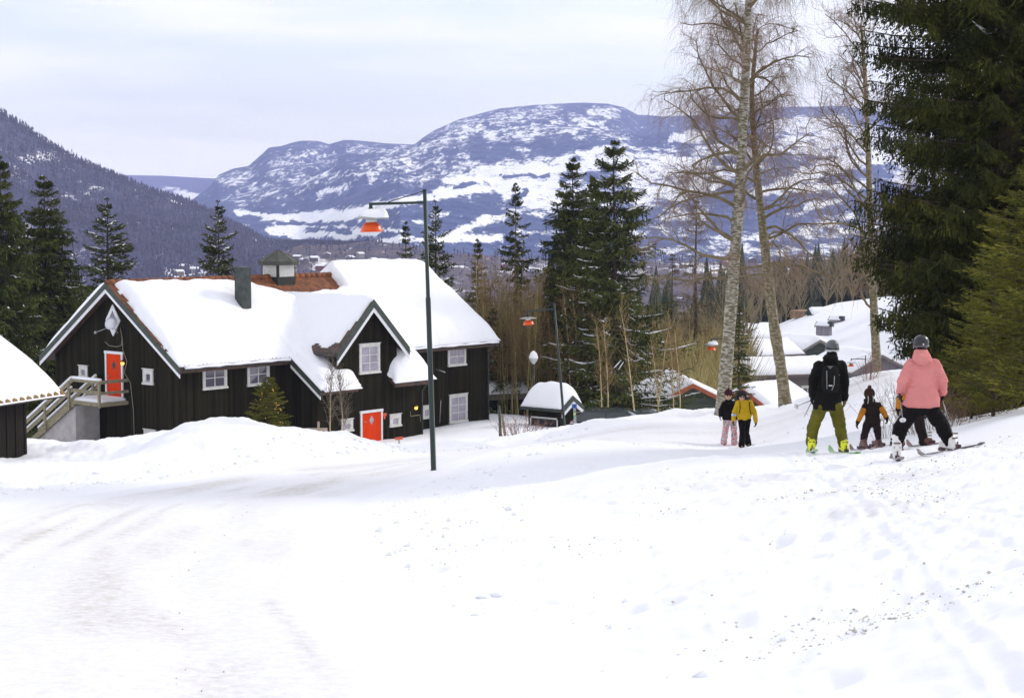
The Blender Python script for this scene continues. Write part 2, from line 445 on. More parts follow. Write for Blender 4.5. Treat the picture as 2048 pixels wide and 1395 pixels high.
along = np.cumsum(np.r_[0, np.linalg.norm(np.diff(S2, axis=0), axis=1)])[:, None] + off_[None] * 0
trk = (np.exp(-((np.abs(off_ + .2)[None, :] - .95) / .34) ** 2) + .6 * np.exp(-((np.abs(off_ - .9)[None, :] - .8) / .3) ** 2)) * smooth(-.25, .45, fbm(along * .22, off_[None] * .9 + 0 * along, 4, 55)) 
lines = smooth(.12, .42, fbm(along * .10, off_[None] * 5.5 + 0 * along, 3, 57))
dd = np.clip(0.40 + 1.0 * trk + .55 * lines * smooth(-.2, .3, fbm(along * .3, off_[None] * .7, 2, 58)), 0, 1.5) * (1 - smooth(.45, .98, edge)) * (1 - .35 * smooth(26, 44, RY))
attr(me, 'dirt', dd)
tag(link('road', me), None, None, None, 'structure')

# ================================================================== mountains
def poly_interp(pts, x):
    p = np.array(pts, float); return np.interp(x, p[:, 0], p[:, 1])
def mountain_mat(name, forest, forest2, snow_strength, sc):
    m = bpy.data.materials.new(name); m.use_nodes = True; t = m.node_tree; b = t.nodes['Principled BSDF']
    b.inputs['Roughness'].default_value = 0.9; b.inputs['Specular IOR Level'].default_value = 0.1
    tcn = N(t, 'ShaderNodeTexCoord')
    at_ = N(t, 'ShaderNodeAttribute', attribute_name='snow')
    mpn = N(t, 'ShaderNodeMapping'); mpn.inputs['Scale'].default_value = (sc * .85, sc * .25, sc * 1.1); mpn.inputs['Rotation'].default_value = (0, R(-22), 0)
    t.links.new(tcn.outputs['Object'], mpn.inputs[0])
    n1 = N(t, 'ShaderNodeTexNoise'); n1.inputs['Scale'].default_value = 1; n1.inputs['Detail'].default_value = 9; n1.inputs['Roughness'].default_value = 0.72
    t.links.new(mpn.outputs[0], n1.inputs['Vector'])
    mpv = N(t, 'ShaderNodeMapping'); mpv.inputs['Scale'].default_value = (sc * 2.6, sc * 1.0, sc * .9)
    t.links.new(tcn.outputs['Object'], mpv.inputs[0])
    n3 = N(t, 'ShaderNodeTexNoise'); n3.inputs['Scale'].default_value = 1; n3.inputs['Detail'].default_value = 6; n3.inputs['Roughness'].default_value = 0.8
    t.links.new(mpv.outputs[0], n3.inputs['Vector'])
    av = N(t, 'ShaderNodeMix', data_type='FLOAT'); av.inputs['Factor'].default_value = 0.4
    t.links.new(n1.outputs[0], av.inputs['A']); t.links.new(n3.outputs[0], av.inputs['B'])
    s1 = N(t, 'ShaderNodeMath', operation='MULTIPLY_ADD'); s1.inputs[1].default_value = 17.0; s1.inputs[2].default_value = -8.5 - .5
    t.links.new(av.outputs[0], s1.inputs[0])
    s2 = N(t, 'ShaderNodeMath', operation='MULTIPLY_ADD'); s2.inputs[1].default_value = 3.2
    t.links.new(at_.outputs['Fac'], s2.inputs[0]); t.links.new(s1.outputs[0], s2.inputs[2])
    s3 = N(t, 'ShaderNodeMath', operation='ADD'); s3.inputs[1].default_value = -0.66
    t.links.new(s2.outputs[0], s3.inputs[0])
    cl = N(t, 'ShaderNodeClamp'); t.links.new(s3.outputs[0], cl.inputs[0])
    n2 = N(t, 'ShaderNodeTexNoise'); n2.inputs['Scale'].default_value = sc * .8; n2.inputs['Detail'].default_value = 8; n2.inputs['Roughness'].default_value = 0.7
    t.links.new(tcn.outputs['Object'], n2.inputs['Vector'])
    rr = N(t, 'ShaderNodeValToRGB'); rr.color_ramp.elements[0].position = .38; rr.color_ramp.elements[1].position = .64
    rr.color_ramp.elements[0].color = (*forest, 1); rr.color_ramp.elements[1].color = (*forest2, 1)
    t.links.new(n2.outputs[0], rr.inputs[0])
    mx_ = N(t, 'ShaderNodeMix', data_type='RGBA'); t.links.new(cl.outputs[0], mx_.inputs['Factor'])
    t.links.new(rr.outputs[0], mx_.inputs['A']); mx_.inputs['B'].default_value = (snow_strength, snow_strength, snow_strength * 1.02, 1)
    t.links.new(mx_.outputs['Result'], b.inputs['Base Color'])
    bp = N(t, 'ShaderNodeBump'); bp.inputs['Strength'].default_value = 0.5; bp.inputs['Distance'].default_value = 12
    t.links.new(n2.outputs[0], bp.inputs['Height']); t.links.new(bp.outputs[0], b.inputs['Normal'])
    return m

def snow_mask(px, py, patches, cuts):
    m = np.zeros(px.shape)
    for (x0, y0, x1, y1, hw, st) in patches:         # a soft stroke from (x0,y0) to (x1,y1), half width hw
        dx, dy = x1 - x0, y1 - y0; L2 = dx * dx + dy * dy + 1e-6
        t = np.clip(((px - x0) * dx + (py - y0) * dy) / L2, 0, 1)
        d = np.hypot(px - x0 - t * dx, (py - y0 - t * dy))
        m = np.maximum(m, st * (1 - smooth(hw * .2, hw * 1.6, d)))
    for (x0, y0, x1, y1, hw) in cuts:
        dx, dy = x1 - x0, y1 - y0; L2 = dx * dx + dy * dy + 1e-6
        t = np.clip(((px - x0) * dx + (py - y0) * dy) / L2, 0, 1)
        d = np.hypot(px - x0 - t * dx, (py - y0 - t * dy))
        m = m * smooth(hw * .6, hw * 1.3, d)
    return m
def slope_sheet(name, px0, px1, nx, ny, ridge, base, Yb, Yr, mtl, patches, cuts, rough, seed, prof=1.0, back=True):
    """a mountainside rising from depth Yb to a ridge at depth Yr, then falling away behind"""
    px = np.linspace(px0, px1, nx)
    ry = poly_interp(ridge, px); by = poly_interp(base, px)
    k = (px - 1024) / F
    Yr_ = Yr + 0 * px; Yb_ = np.interp(px, *Yb) if isinstance(Yb, tuple) else Yb + 0 * px
    zr = (430 - ry) / F * Yr_; zb = (430 - by) / F * Yb_
    t = np.concatenate([np.linspace(0, 1, ny), 1 + np.linspace(0.03, 0.6, 10)])[:, None]
    Y = Yb_ + (Yr_ - Yb_) * t
    up = np.clip(t, 0, 1) ** prof
    Z = zb + (zr - zb) * up
    Z = np.where(t > 1, zr - (zr - zb + 60) * (t - 1) * 1.1, Z)
    X = k * Y
    fade = np.sin(np.clip(t, 0, 1) * math.pi) ** .5 * .9 + .06
    rel = fbm(X / rough[0], Y / rough[0] * .8, 6, seed, .55) * rough[1]
    Z = Z + rel * fade * np.minimum(1, np.maximum(0.1, (zr - zb) / 200))
    PY = 430 - Z / Y * F; PX = px[None, :] + 0 * t
    sn = snow_mask(PX + 14 * fbm(PX / 40, PY / 18, 3, 5), PY + 7 * fbm(PX / 30, PY / 14, 3, 9), patches, cuts)
    me = np_mesh(name, np.stack([X + 0 * t, Y, Z], -1).reshape(-1, 3), grid_faces(len(t), nx), mtl, smooth=True)
    attr(me, 'snow', sn)
    tag(link(name, me), None, None, None, 'structure')
    return X, Y, Z
FM = mountain_mat('mountain_side_haze_tint', (0.042, 0.072, 0.185), (0.11, 0.145, 0.29), 0.97, 0.055)  # blue of distance haze mixed into the forest colours, beyond what the volume adds
FL = mountain_mat('left_slope_haze_tint', (0.032, 0.044, 0.098), (0.085, 0.078, 0.13), 0.9, 0.03)  # forest colours carry some painted haze blue here too
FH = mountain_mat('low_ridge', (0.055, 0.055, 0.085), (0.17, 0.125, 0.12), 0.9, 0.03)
FD = mountain_mat('distant_ridge', (0.06, 0.08, 0.20), (0.09, 0.11, 0.25), 0.9, 0.004)  # far haze painted in as a blue ridge colour
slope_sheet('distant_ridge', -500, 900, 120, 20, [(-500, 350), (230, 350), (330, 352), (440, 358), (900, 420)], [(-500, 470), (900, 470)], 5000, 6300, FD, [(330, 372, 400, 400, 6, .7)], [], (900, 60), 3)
big_ridge = [(300, 420), (380, 404), (420, 376), (440, 354), (470, 342), (500, 338), (520, 322), (540, 305), (600, 291), (640, 291), (660, 296), (690, 286), (740, 287), (830, 290), (845, 278), (870, 262), (920, 240), (1000, 219), (1060, 213), (1120, 209), (1170, 208), (1215, 212), (1245, 220), (1275, 236), (1330, 240), (1420, 232), (1500, 222), (1580, 216), (1680, 217), (1760, 226), (1900, 230), (2400, 250), (2900, 300)]
big_base = [(300, 470), (500, 476), (800, 486), (1000, 545), (2900, 550)]
PAT = [
 # rock faces with snow
 (450, 365, 500, 350, 15, .50), (470, 395, 560, 375, 22, .36), (560, 330, 640, 305, 20, .46), (550, 345, 600, 365, 16, .48), (600, 375, 660, 345, 17, .44), (660, 360, 760, 335, 17, .30),
 (600, 330, 670, 320, 20, .3), (700, 300, 820, 302, 12, .40), (730, 345, 830, 330, 26, .48), (850, 350, 940, 325, 22, .50), (850, 310, 930, 255, 30, .44), (880, 290, 960, 250, 22, .50), (990, 245, 1100, 222, 20, .47),
 (980, 270, 1070, 265, 17, .60), (1060, 260, 1200, 240, 20, .45), (1180, 225, 1240, 232, 10, .60), (1160, 270, 1230, 262, 16, .42), (1130, 255, 1190, 250, 14, .5), (1230, 260, 1270, 300, 8, .34),
 (1020, 300, 1060, 310, 7, .42), (640, 390, 690, 376, 10, .58), (560, 400, 620, 385, 10, .22), (780, 365, 850, 360, 12, .42), (870, 330, 900, 350, 8, .3),
 # farmed slopes
 (880, 386, 960, 376, 14, 1.1), (905, 360, 1000, 345, 15, .86), (960, 352, 1130, 330, 20, .95), (1100, 335, 1230, 318, 17, .9), (1165, 312, 1215, 300, 9, 1.0), (980, 376, 1100, 372, 28, .92), (1060, 400, 1120, 400, 26, .85), (950, 395, 1000, 400, 8, .7),
 (1240, 315, 1340, 318, 20, .72), (1260, 350, 1400, 330, 26, .85), (1280, 390, 1420, 370, 26, .72), (1330, 430, 1400, 430, 18, .6), (1150, 380, 1240, 400, 30, .6), (1340, 275, 1400, 275, 12, .8), (1400, 300, 1540, 300, 16, .7), (1440, 345, 1520, 320, 24, .6), (1540, 255, 1680, 246, 17, .82), (1560, 290, 1700, 272, 18, .8), (1590, 300, 1800, 300, 16, .75),
 (1540, 380, 1640, 345, 12, .9), (1600, 350, 1700, 322, 15, 1.1), (1660, 330, 1800, 310, 14, 1.0), (1480, 385, 1620, 372, 10, .7), (1600, 420, 1680, 396, 8, .8), (1560, 385, 1730, 370, 10, .85), (1640, 268, 1900, 268, 16, .7), (1800, 350, 2300, 330, 30, .6),
 # valley floor fields
 (475, 421, 540, 432, 6, 1.2), (530, 432, 620, 432, 9, 1.2), (600, 436, 700, 428, 11, 1.2), (700, 425, 760, 412, 12, 1.1), (640, 385, 690, 380, 7, .8), (740, 415, 860, 395, 9, 1.0), (540, 462, 600, 462, 9, 1.2), (560, 450, 620, 446, 9, 1.1), (580, 470, 700, 472, 7, 1.0), (700, 462, 800, 466, 6, 1.1), (640, 455, 760, 445, 7, .7), (760, 480, 1000, 476, 9, .9), (830, 440, 900, 425, 7, .8), (900, 470, 1000, 440, 7, .8),
 (920, 460, 985, 430, 10, .9), (1000, 430, 1080, 425, 8, .5), (700, 452, 720, 440, 5, 1), (1040, 470, 1120, 465, 10, .5), (1120, 430, 1200, 440, 14, .4), (1250, 470, 1400, 460, 12, .45), (1420, 480, 1640, 470, 14, .42), (1600, 460, 1700, 430, 10, .7), (1650, 470, 1800, 440, 12, .6), (1300, 500, 1700, 500, 12, .5)]
CUT = [(655, 458, 690, 462, 6), (700, 447, 860, 432, 6), (960, 400, 985, 396, 15), (1030, 395, 1050, 380, 6), (560, 446, 640, 444, 4), (520, 425, 600, 425, 3), (905, 375, 960, 366, 3), (1000, 356, 1100, 350, 3), (850, 410, 1000, 420, 9), (620, 466, 650, 462, 4), (760, 470, 860, 466, 4)]
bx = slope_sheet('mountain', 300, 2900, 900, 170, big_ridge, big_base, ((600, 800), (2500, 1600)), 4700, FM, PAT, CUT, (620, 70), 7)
left_ridge = [(-700, 60), (-300, 120), (0, 224), (30, 243), (60, 262), (100, 290), (130, 308), (160, 325), (220, 350), (300, 385), (360, 402), (420, 425), (470, 452), (520, 478), (570, 500), (640, 520)]
PATL = [(60, 318, 110, 312, 12, .42), (10, 330, 60, 350, 13, .36), (300, 460, 330, 425, 5, .3), (265, 405, 290, 412, 5, .3), (120, 380, 180, 385, 8, .28), (40, 400, 160, 390, 12, .2), (300, 520, 320, 506, 7, .5), (340, 545, 440, 540, 10, .55), (150, 500, 250, 520, 16, .25), (343, 402, 364, 405, 6, 1.6)]
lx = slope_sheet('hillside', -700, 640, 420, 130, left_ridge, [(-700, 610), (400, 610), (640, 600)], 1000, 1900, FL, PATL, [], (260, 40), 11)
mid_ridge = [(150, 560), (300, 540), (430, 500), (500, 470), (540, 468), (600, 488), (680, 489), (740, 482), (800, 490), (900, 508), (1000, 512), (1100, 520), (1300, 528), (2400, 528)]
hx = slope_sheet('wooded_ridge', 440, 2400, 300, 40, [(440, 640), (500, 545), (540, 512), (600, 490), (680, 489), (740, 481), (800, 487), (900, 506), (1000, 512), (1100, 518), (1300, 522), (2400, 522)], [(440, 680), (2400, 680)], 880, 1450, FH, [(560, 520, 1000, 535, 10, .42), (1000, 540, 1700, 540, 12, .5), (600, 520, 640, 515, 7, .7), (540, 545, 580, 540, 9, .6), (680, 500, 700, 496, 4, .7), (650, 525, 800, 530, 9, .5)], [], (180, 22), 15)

# ================================================================== haze over the valley
mh = bpy.data.materials.new('haze'); mh.use_nodes = True; t = mh.node_tree
t.nodes.remove(t.nodes['Principled BSDF'])
pv = N(t, 'ShaderNodeVolumePrincipled'); pv.inputs['Color'].default_value = (0.60, 0.64, 1.0, 1); pv.inputs['Density'].default_value = HAZE = 0.00011
t.links.new(pv.outputs[0], t.nodes['Material Output'].inputs['Volume'])
hz = MB().b2((-6000, -900, -140), (6000, 6600, 430)).build('haze', mh)
tag(hz, None, None, None, 'stuff')
# ================================================================== materials of built things
def board_mat(name, col, col2, width=0.14, horizontal=False, rough=0.8, moss=None):
    """vertical tarred boards: grooves between boards, each board a little different"""
    m = bpy.data.materials.new(name); m.use_nodes = True; t = m.node_tree; b = t.nodes['Principled BSDF']
    b.inputs['Roughness'].default_value = .95; b.inputs['Specular IOR Level'].default_value = 0.08
    tcn = N(t, 'ShaderNodeTexCoord'); sx = N(t, 'ShaderNodeSeparateXYZ'); t.links.new(tcn.outputs['Object'], sx.inputs[0])
    if horizontal: src = sx.outputs['Z']
    else:
        ad = N(t, 'ShaderNodeMath', operation='ADD'); t.links.new(sx.outputs['X'], ad.inputs[0]); t.links.new(sx.outputs['Y'], ad.inputs[1]); src = ad.outputs[0]
    dv = N(t, 'ShaderNodeMath', operation='DIVIDE'); dv.inputs[1].default_value = width; t.links.new(src, dv.inputs[0])
    fr = N(t, 'ShaderNodeMath', operation='FRACT'); t.links.new(dv.outputs[0], fr.inputs[0])
    fl = N(t, 'ShaderNodeMath', operation='FLOOR'); t.links.new(dv.outputs[0], fl.inputs[0])
    pp = N(t, 'ShaderNodeMath', operation='PINGPONG'); pp.inputs[1].default_value = 0.5; t.links.new(fr.outputs[0], pp.inputs[0])
    st = N(t, 'ShaderNodeMapRange'); st.inputs['From Min'].default_value = 0.0; st.inputs['From Max'].default_value = 0.09; t.links.new(pp.outputs[0], st.inputs['Value'])
    wn = N(t, 'ShaderNodeTexWhiteNoise', noise_dimensions='1D'); t.links.new(fl.outputs[0], wn.inputs['W'])
    mpn = N(t, 'ShaderNodeMapping'); mpn.inputs['Scale'].default_value = (9, 9, .8) if not horizontal else (.8, .8, 9); t.links.new(tcn.outputs['Object'], mpn.inputs[0])
    n1 = N(t, 'ShaderNodeTexNoise'); n1.inputs['Scale'].default_value = 2.0; n1.inputs['Detail'].default_value = 6; t.links.new(mpn.outputs[0], n1.inputs['Vector'])
    ad2 = N(t, 'ShaderNodeMath', operation='MULTIPLY_ADD'); ad2.inputs[1].default_value = .45; t.links.new(wn.outputs['Value'], ad2.inputs[0])
    ml = N(t, 'ShaderNodeMath', operation='MULTIPLY'); ml.inputs[1].default_value = .62; t.links.new(n1.outputs[0], ml.inputs[0]); t.links.new(ml.outputs[0], ad2.inputs[2])
    rr = N(t, 'ShaderNodeValToRGB'); rr.color_ramp.elements[0].position = .2; rr.color_ramp.elements[1].position = .85
    rr.color_ramp.elements[0].color = (*col, 1); rr.color_ramp.elements[1].color = (*col2, 1); t.links.new(ad2.outputs[0], rr.inputs[0])
    t.links.new(rr.outputs[0], b.inputs['Base Color'])
    bp = N(t, 'ShaderNodeBump'); bp.inputs['Strength'].default_value = 0.8; bp.inputs['Distance'].default_value = 0.02
    t.links.new(st.outputs[0], bp.inputs['Height']); t.links.new(bp.outputs[0], b.inputs['Normal'])
    return m
TAR = board_mat('tarred_boards', (0.0065, 0.0062, 0.003), (0.026, 0.023, 0.0115))
TAR_W = board_mat('tarred_wide_boards', (0.016, 0.014, 0.012), (0.045, 0.038, 0.03), width=0.42)
GREYB = board_mat('grey_boards', (0.20, 0.19, 0.21), (0.30, 0.28, 0.30), width=.16)
BROWNB = board_mat('brown_boards', (0.13, 0.11, 0.11), (0.22, 0.19, 0.18), width=.2, horizontal=True)
GREENB = board_mat('green_grey_boards', (0.05, 0.065, 0.055), (0.10, 0.11, 0.09), width=.2, horizontal=True)
WHITE = mat('white_paint', (0.72, 0.72, 0.74), .5, noise=.06, nscale=6)
CREAM = mat('weathered_white_paint', (0.60, 0.59, 0.56), .6, noise=.12, nscale=7)
DGREEN = mat('dark_green_paint', (0.030, 0.042, 0.030), .55, noise=.3, nscale=5)
ORANGE = mat('orange_door_paint', (0.66, 0.045, 0.003), .7, spec=.1, noise=.08, nscale=3, stretch=(1, 1, .3))
GLASS = mat('window_glass', (0.10, 0.09, 0.12), .06, spec=.9, coat=.5)
SKYGLASS = mat('window_glass_sky_tint', (0.30, 0.27, 0.34), .12, spec=.9, coat=.5, noise=.25, nscale=2)  # pale lilac of the reflected sky is put into the base colour
TILE = mat('clay_roof_tile', (0.10, 0.036, 0.014), .85, col2=(0.25, 0.078, 0.022), nscale=3.5, bump=.5, bscale=9)
TILED = mat('dark_wet_roof_tile', (0.035, 0.026, 0.02), .6, col2=(0.11, 0.05, 0.03), nscale=5)
CLAD = mat('green_grey_metal_cladding', (0.045, 0.055, 0.048), .5, metal=.3, noise=.35, nscale=4)
COPPER = mat('cupola_roof_metal', (0.060, 0.060, 0.048), .7, noise=.25, nscale=3)
WOOD = mat('weathered_grey_wood', (0.17, 0.15, 0.085), .8, col2=(0.30, 0.26, 0.17), nscale=6, stretch=(2, 2, 2), bump=.3)
CONC = mat('painted_concrete', (0.42, 0.39, 0.38), .85, noise=.14, nscale=2.2, bump=.2)
METALG = mat('grey_metal', (0.35, 0.35, 0.35), .4, metal=.5)
BLACKM = mat('black_iron', (0.01, 0.01, 0.01), .4)
CABLE = mat('grey_cable', (0.22, 0.20, 0.15), .6)
AMBER = mat('lit_amber_glass', (0.9, 0.5, 0.1), .3, emit=((1.0, 0.55, 0.10), 1.6))
REDB = mat('red_brown_paint', (0.36, 0.085, 0.03), .6, noise=.2, nscale=4)
GUT = mat('dark_gutter_metal', (0.05, 0.045, 0.04), .45, metal=.3)

def puff(d, w):                       # rounded snow edge: 0 at the rim, 1 from w inwards
    q = np.clip(d / w, 0, 1); return np.sqrt(np.clip(1 - (1 - q) ** 2, 0, 1))
def snow_sheet(name, a, b, surf, th, parent, nrm=(0, 0, 1), minth=0.004, mtl=None):
    """closed snow layer: a, b parameter axes; surf(a,b)->(x,y,z) of what it lies on; th(a,b)->thickness"""
    A, B = np.meshgrid(a, b, indexing='ij')
    X, Y, Z = surf(A, B); T = th(A, B)
    X, Y, Z = X + 0 * A, Y + 0 * A, Z + 0 * A
    n, m = A.shape
    top = np.stack([X + nrm[0] * T, Y + nrm[1] * T, Z + nrm[2] * T], -1).reshape(-1, 3)
    bot = np.stack([X, Y, Z], -1).reshape(-1, 3) - np.array([0, 0, .02])
    f = grid_faces(n, m); Tf = T.ravel()
    keep = (Tf[f] > minth).any(1); f = f[keep]
    # rim between top and bottom along the border of what is kept
    e = np.concatenate([f[:, [0, 1]], f[:, [1, 2]], f[:, [2, 3]], f[:, [3, 0]]])
    key = e[:, 0] * (n * m) + e[:, 1]; rk = e[:, 1] * (n * m) + e[:, 0]
    bd = e[~np.isin(key, rk)]
    N0 = n * m
    side = np.stack([bd[:, 1], bd[:, 0], bd[:, 0] + N0, bd[:, 1] + N0], -1)
    F_ = np.concatenate([f, f[:, ::-1] + N0, side])
    me = np_mesh(name, np.vstack([top, bot]), F_, mtl or SNOW, smooth=True)
    bm = bmesh.new(); bm.from_mesh(me)
    bmesh.ops.delete(bm, geom=[v for v in bm.verts if not v.link_faces], context='VERTS')
    bmesh.ops.recalc_face_normals(bm, faces=bm.faces)
    bm.to_mesh(me); bm.free()
    return link(name, me, parent)

class Plane:
    """a wall: origin o, horizontal direction h (unit, in the thing's own frame), outward normal n"""
    def __init__(s, o, h, n): s.o = Vector(o); s.h = Vector(h); s.n = Vector(n)
    def p(s, a, z, out=0): return s.o + s.h * a + s.n * out + Vector((0, 0, z))
def panel(mb, pl, a0, a1, z0, z1, o0, o1, mi=0):
    c = [pl.p(a0, z0, o0), pl.p(a1, z0, o0), pl.p(a1, z1, o0), pl.p(a0, z1, o0)]
    mb.prism(c, pl.n * (o1 - o0), mi)
def window(parent, pl, a0, a1, z0, z1, nx=2, nz=2, glass=None, fw=.11, label=None, name='window'):
    m = MB()
    panel(m, pl, a0, a1, z1 - fw, z1, .0, .05); panel(m, pl, a0 - .03, a1 + .03, z0 - .02, z0 + .07, .0, .09)
    panel(m, pl, a0, a0 + fw, z0 + .07, z1 - fw, .0, .048); panel(m, pl, a1 - fw, a1, z0 + .07, z1 - fw, .0, .048)
    panel(m, pl, a0 - .04, a1 + .04, z1, z1 + .035, .0, .08)
    i0, i1, j0, j1 = a0 + fw, a1 - fw, z0 + .07, z1 - fw
    s = .045
    panel(m, pl, i0, i1, j1 - s, j1, .0, .03); panel(m, pl, i0, i1, j0, j0 + s, .0, .03)
    panel(m, pl, i0, i0 + s, j0 + s, j1 - s, .0, .03); panel(m, pl, i1 - s, i1, j0 + s, j1 - s, .0, .03)
    i0 += s; i1 -= s; j0 += s; j1 -= s
    for k in range(1, nx):
        c = i0 + (i1 - i0) * k / nx; panel(m, pl, c - .022, c + .022, j0, j1, .004, .028)
    for k in range(1, nz):
        c = j0 + (j1 - j0) * k / nz
        for q in range(nx):
            panel(m, pl, i0 + (i1 - i0) * q / nx + (.022 if q else 0), i0 + (i1 - i0) * (q + 1) / nx - (.022 if q < nx - 1 else 0), c - .018, c + .018, .004, .026)
    w_ = m.build(name, CREAM, parent)
    if label: w_['label'] = label
    g = MB(); panel(g, pl, i0, i1, j0, j1, -.01, .008)
    g.build('pane', glass or GLASS, w_)
    return w_

# ================================================================== the big dark timber house
HC = Vector((-14.19, 75.0, -11.2)); HA = math.atan2(.762, .648)
house = thing('timber_house', 'large black timber house under deep roof snow with orange doors and a gabled dormer', 'house', HC, HA)
HM = Matrix.Translation(HC) @ Matrix.Rotation(HA, 4, 'Z'); HI = HM.inverted()
def hit(px, py, o, n, frame=HI, M=HM):
    """where the sight line through a photo point meets a wall plane, in the thing's frame"""
    c = frame @ Vector((0, 0, 0)); d = (frame.to_3x3() @ ray(px, py))
    o = Vector(o); n = Vector(n)
    return c + d * ((o - c).dot(n) / d.dot(n))
E0 = 5.03          # height of the roof plane over the front wall line
SL = .69; WID = 9.2; LEN = 19.95; RID = WID / 2
PB0, PB1, PBD = 6.15, 13.05, 1.9    # the projecting part: from, to, depth
def roofz(s): return E0 + SL * (RID - np.abs(s - RID))
FR = Plane((0, 0, 0), (1, 0, 0), (0, -1, 0)); GA = Plane((0, 0, 0), (0, 1, 0), (-1, 0, 0)); PR = Plane((0, -PBD, 0), (1, 0, 0), (0, -1, 0))
TH = .25
DX, DH = 9.32, 2.3; DPK = roofz(0) + 2.26; DSL = .99        # dormer axis, half width, peak height of its roof plane
rz = lambda s: float(roofz(s)) - TH * .5
w_ = MB()
w_.prism([(0, 0, 0), (LEN, 0, 0), (LEN, 0, rz(0)), (0, 0, rz(0))], (0, .2, 0))                                   # front wall
w_.prism([(0, .2, 0), (0, WID - .2, 0), (0, WID - .2, rz(.2)), (0, RID, rz(RID)), (0, .2, rz(.2))], (.2, 0, 0))      # gable
w_.prism([(LEN, .2, 0), (LEN, WID - .2, 0), (LEN, WID - .2, rz(.2)), (LEN, RID, rz(RID)), (LEN, .2, rz(.2))], (-.2, 0, 0))
w_.prism([(0, WID, 0), (LEN, WID, 0), (LEN, WID, rz(0)), (0, WID, rz(0))], (0, -.2, 0))
w_.build('wall', TAR, house)
w_ = MB()
zc = rz(-PBD) 
dzp = DPK - .16
def dz(t): return dzp - DSL * abs(t - DX)
w_.prism([(PB0, -PBD, 0), (PB1, -PBD, 0), (PB1, -PBD, zc), (DX + 1.95, -PBD, zc), (DX + 1.95, -PBD, dz(DX + 1.95)), (DX, -PBD, dz(DX)), (DX - 1.95, -PBD, dz(DX - 1.95)), (DX - 1.95, -PBD, zc), (PB0, -PBD, zc)], (0, .2, 0))
for t0, t1 in ((PB0, PB0 + .2), (PB1 - .2, PB1)):
    w_.prism([(t0, -PBD + .2, 0), (t0, 0, 0), (t0, 0, rz(0)), (t0, -PBD + .2, rz(-PBD + .2))], (t1 - t0, 0, 0))
for t0 in (DX - 1.95, DX + 1.75):                                                                                # dormer cheeks
    w_.prism([(t0, -PBD + .2, zc + .05), (t0, 1.2, rz(1.2)), (t0, 1.2, dz(DX - 1.75) - .02), (t0, -PBD + .2, dz(DX - 1.75) - .02)], (.2, 0, 0))
w_.build('projecting_wall', TAR, house)

# roofs -----------------------------------------------------------
def wavy_tiles(t0, t1, s0, s1, nt_per_m=9, lift=0.03):
    n = int((t1 - t0) * nt_per_m) + 1; m = max(2, int(abs(s1 - s0) * 3.5) * 2)
    a = np.linspace(t0, t1, n); b = np.linspace(s0, s1, m)
    A, B = np.meshgrid(a, b, indexing='ij')
    step = (B / .33) % 1.0
    Z = roofz(B) + lift * np.sin(A * 2 * math.pi / .25) + .03 * step
    return A, B, Z
roof = MB()
def slab(s0, s1, t0, t1, th=TH):
    z0, z1 = float(roofz(s0)), float(roofz(s1))
    roof.prism([(t0, s0, z0 - .03), (t0, s1, z1 - .03), (t0, s1, z1 - .03 - th), (t0, s0, z0 - .03 - th)], (t1 - t0, 0, 0))
slab(-.42, RID, -.5, PB0 - .25); slab(-.42, RID, PB1 + .12, LEN + .45); slab(-.42, RID, PB0 - .25, PB1 + .12)
slab(-PBD - .42, -.422, PB0 - .25, DX - 1.0); slab(-PBD - .42, -.422, DX + 1.4, PB1 + .12); slab(-PBD + .25, -.422, DX - 1.0, DX + 1.4)
slab(WID + .42, RID + .002, -.5, LEN + .45)
rf = roof.build('roof', TILED, house)
for nm, args in (('roof_tiles', (-.5, LEN + .45, -.42, RID)),):
    A, B, Z = wavy_tiles(*args)
    me = np_mesh(nm, np.stack([A, B, Z], -1).reshape(-1, 3), grid_faces(*A.shape), TILE, smooth=True)
    link(nm, me, rf)
m = MB()
for k in range(54):                                                        # ridge tiles
    t = -.48 + k * .38
    m.tube([(t, RID, roofz(RID) - .03), (t + .40, RID, roofz(RID) - .01)], [.15, .17], n=10)
m.build('ridge_tiles', TILE, rf)

def barge(parent, t, sA, sB, out=.06, name='barge_board'):
    """board under the roof edge at x=t from sA up to sB: dark upper board, white lower board"""
    m = MB()
    for (d0, d1, mi, o) in ((.02, .30, 0, .05), (.30, .47, 1, .03)):
        p = [(t, sA, float(roofz(sA)) - d0 + .03), (t, sB, float(roofz(sB)) - d0 + .03), (t, sB, float(roofz(sB)) - d1 + .03), (t, sA, float(roofz(sA)) - d1 + .03)]
        m.prism(p, (-o, 0, 0), mi)
    return m.build(name, [DGREEN, WHITE], parent)
barge(house, -.5, -.48, RID); barge(house, -.5, WID + .48, RID)
barge(house, PB0 - .25, -PBD - .48, -.43)
m = MB(); m.prism([(LEN + .45, -.48, roofz(-.48)), (LEN + .45, RID, roofz(RID)), (LEN + .45, RID, roofz(RID) - .35), (LEN + .45, -.48, roofz(-.48) - .35)], (.05, 0, 0)); m.build('barge_board', DGREEN, house)

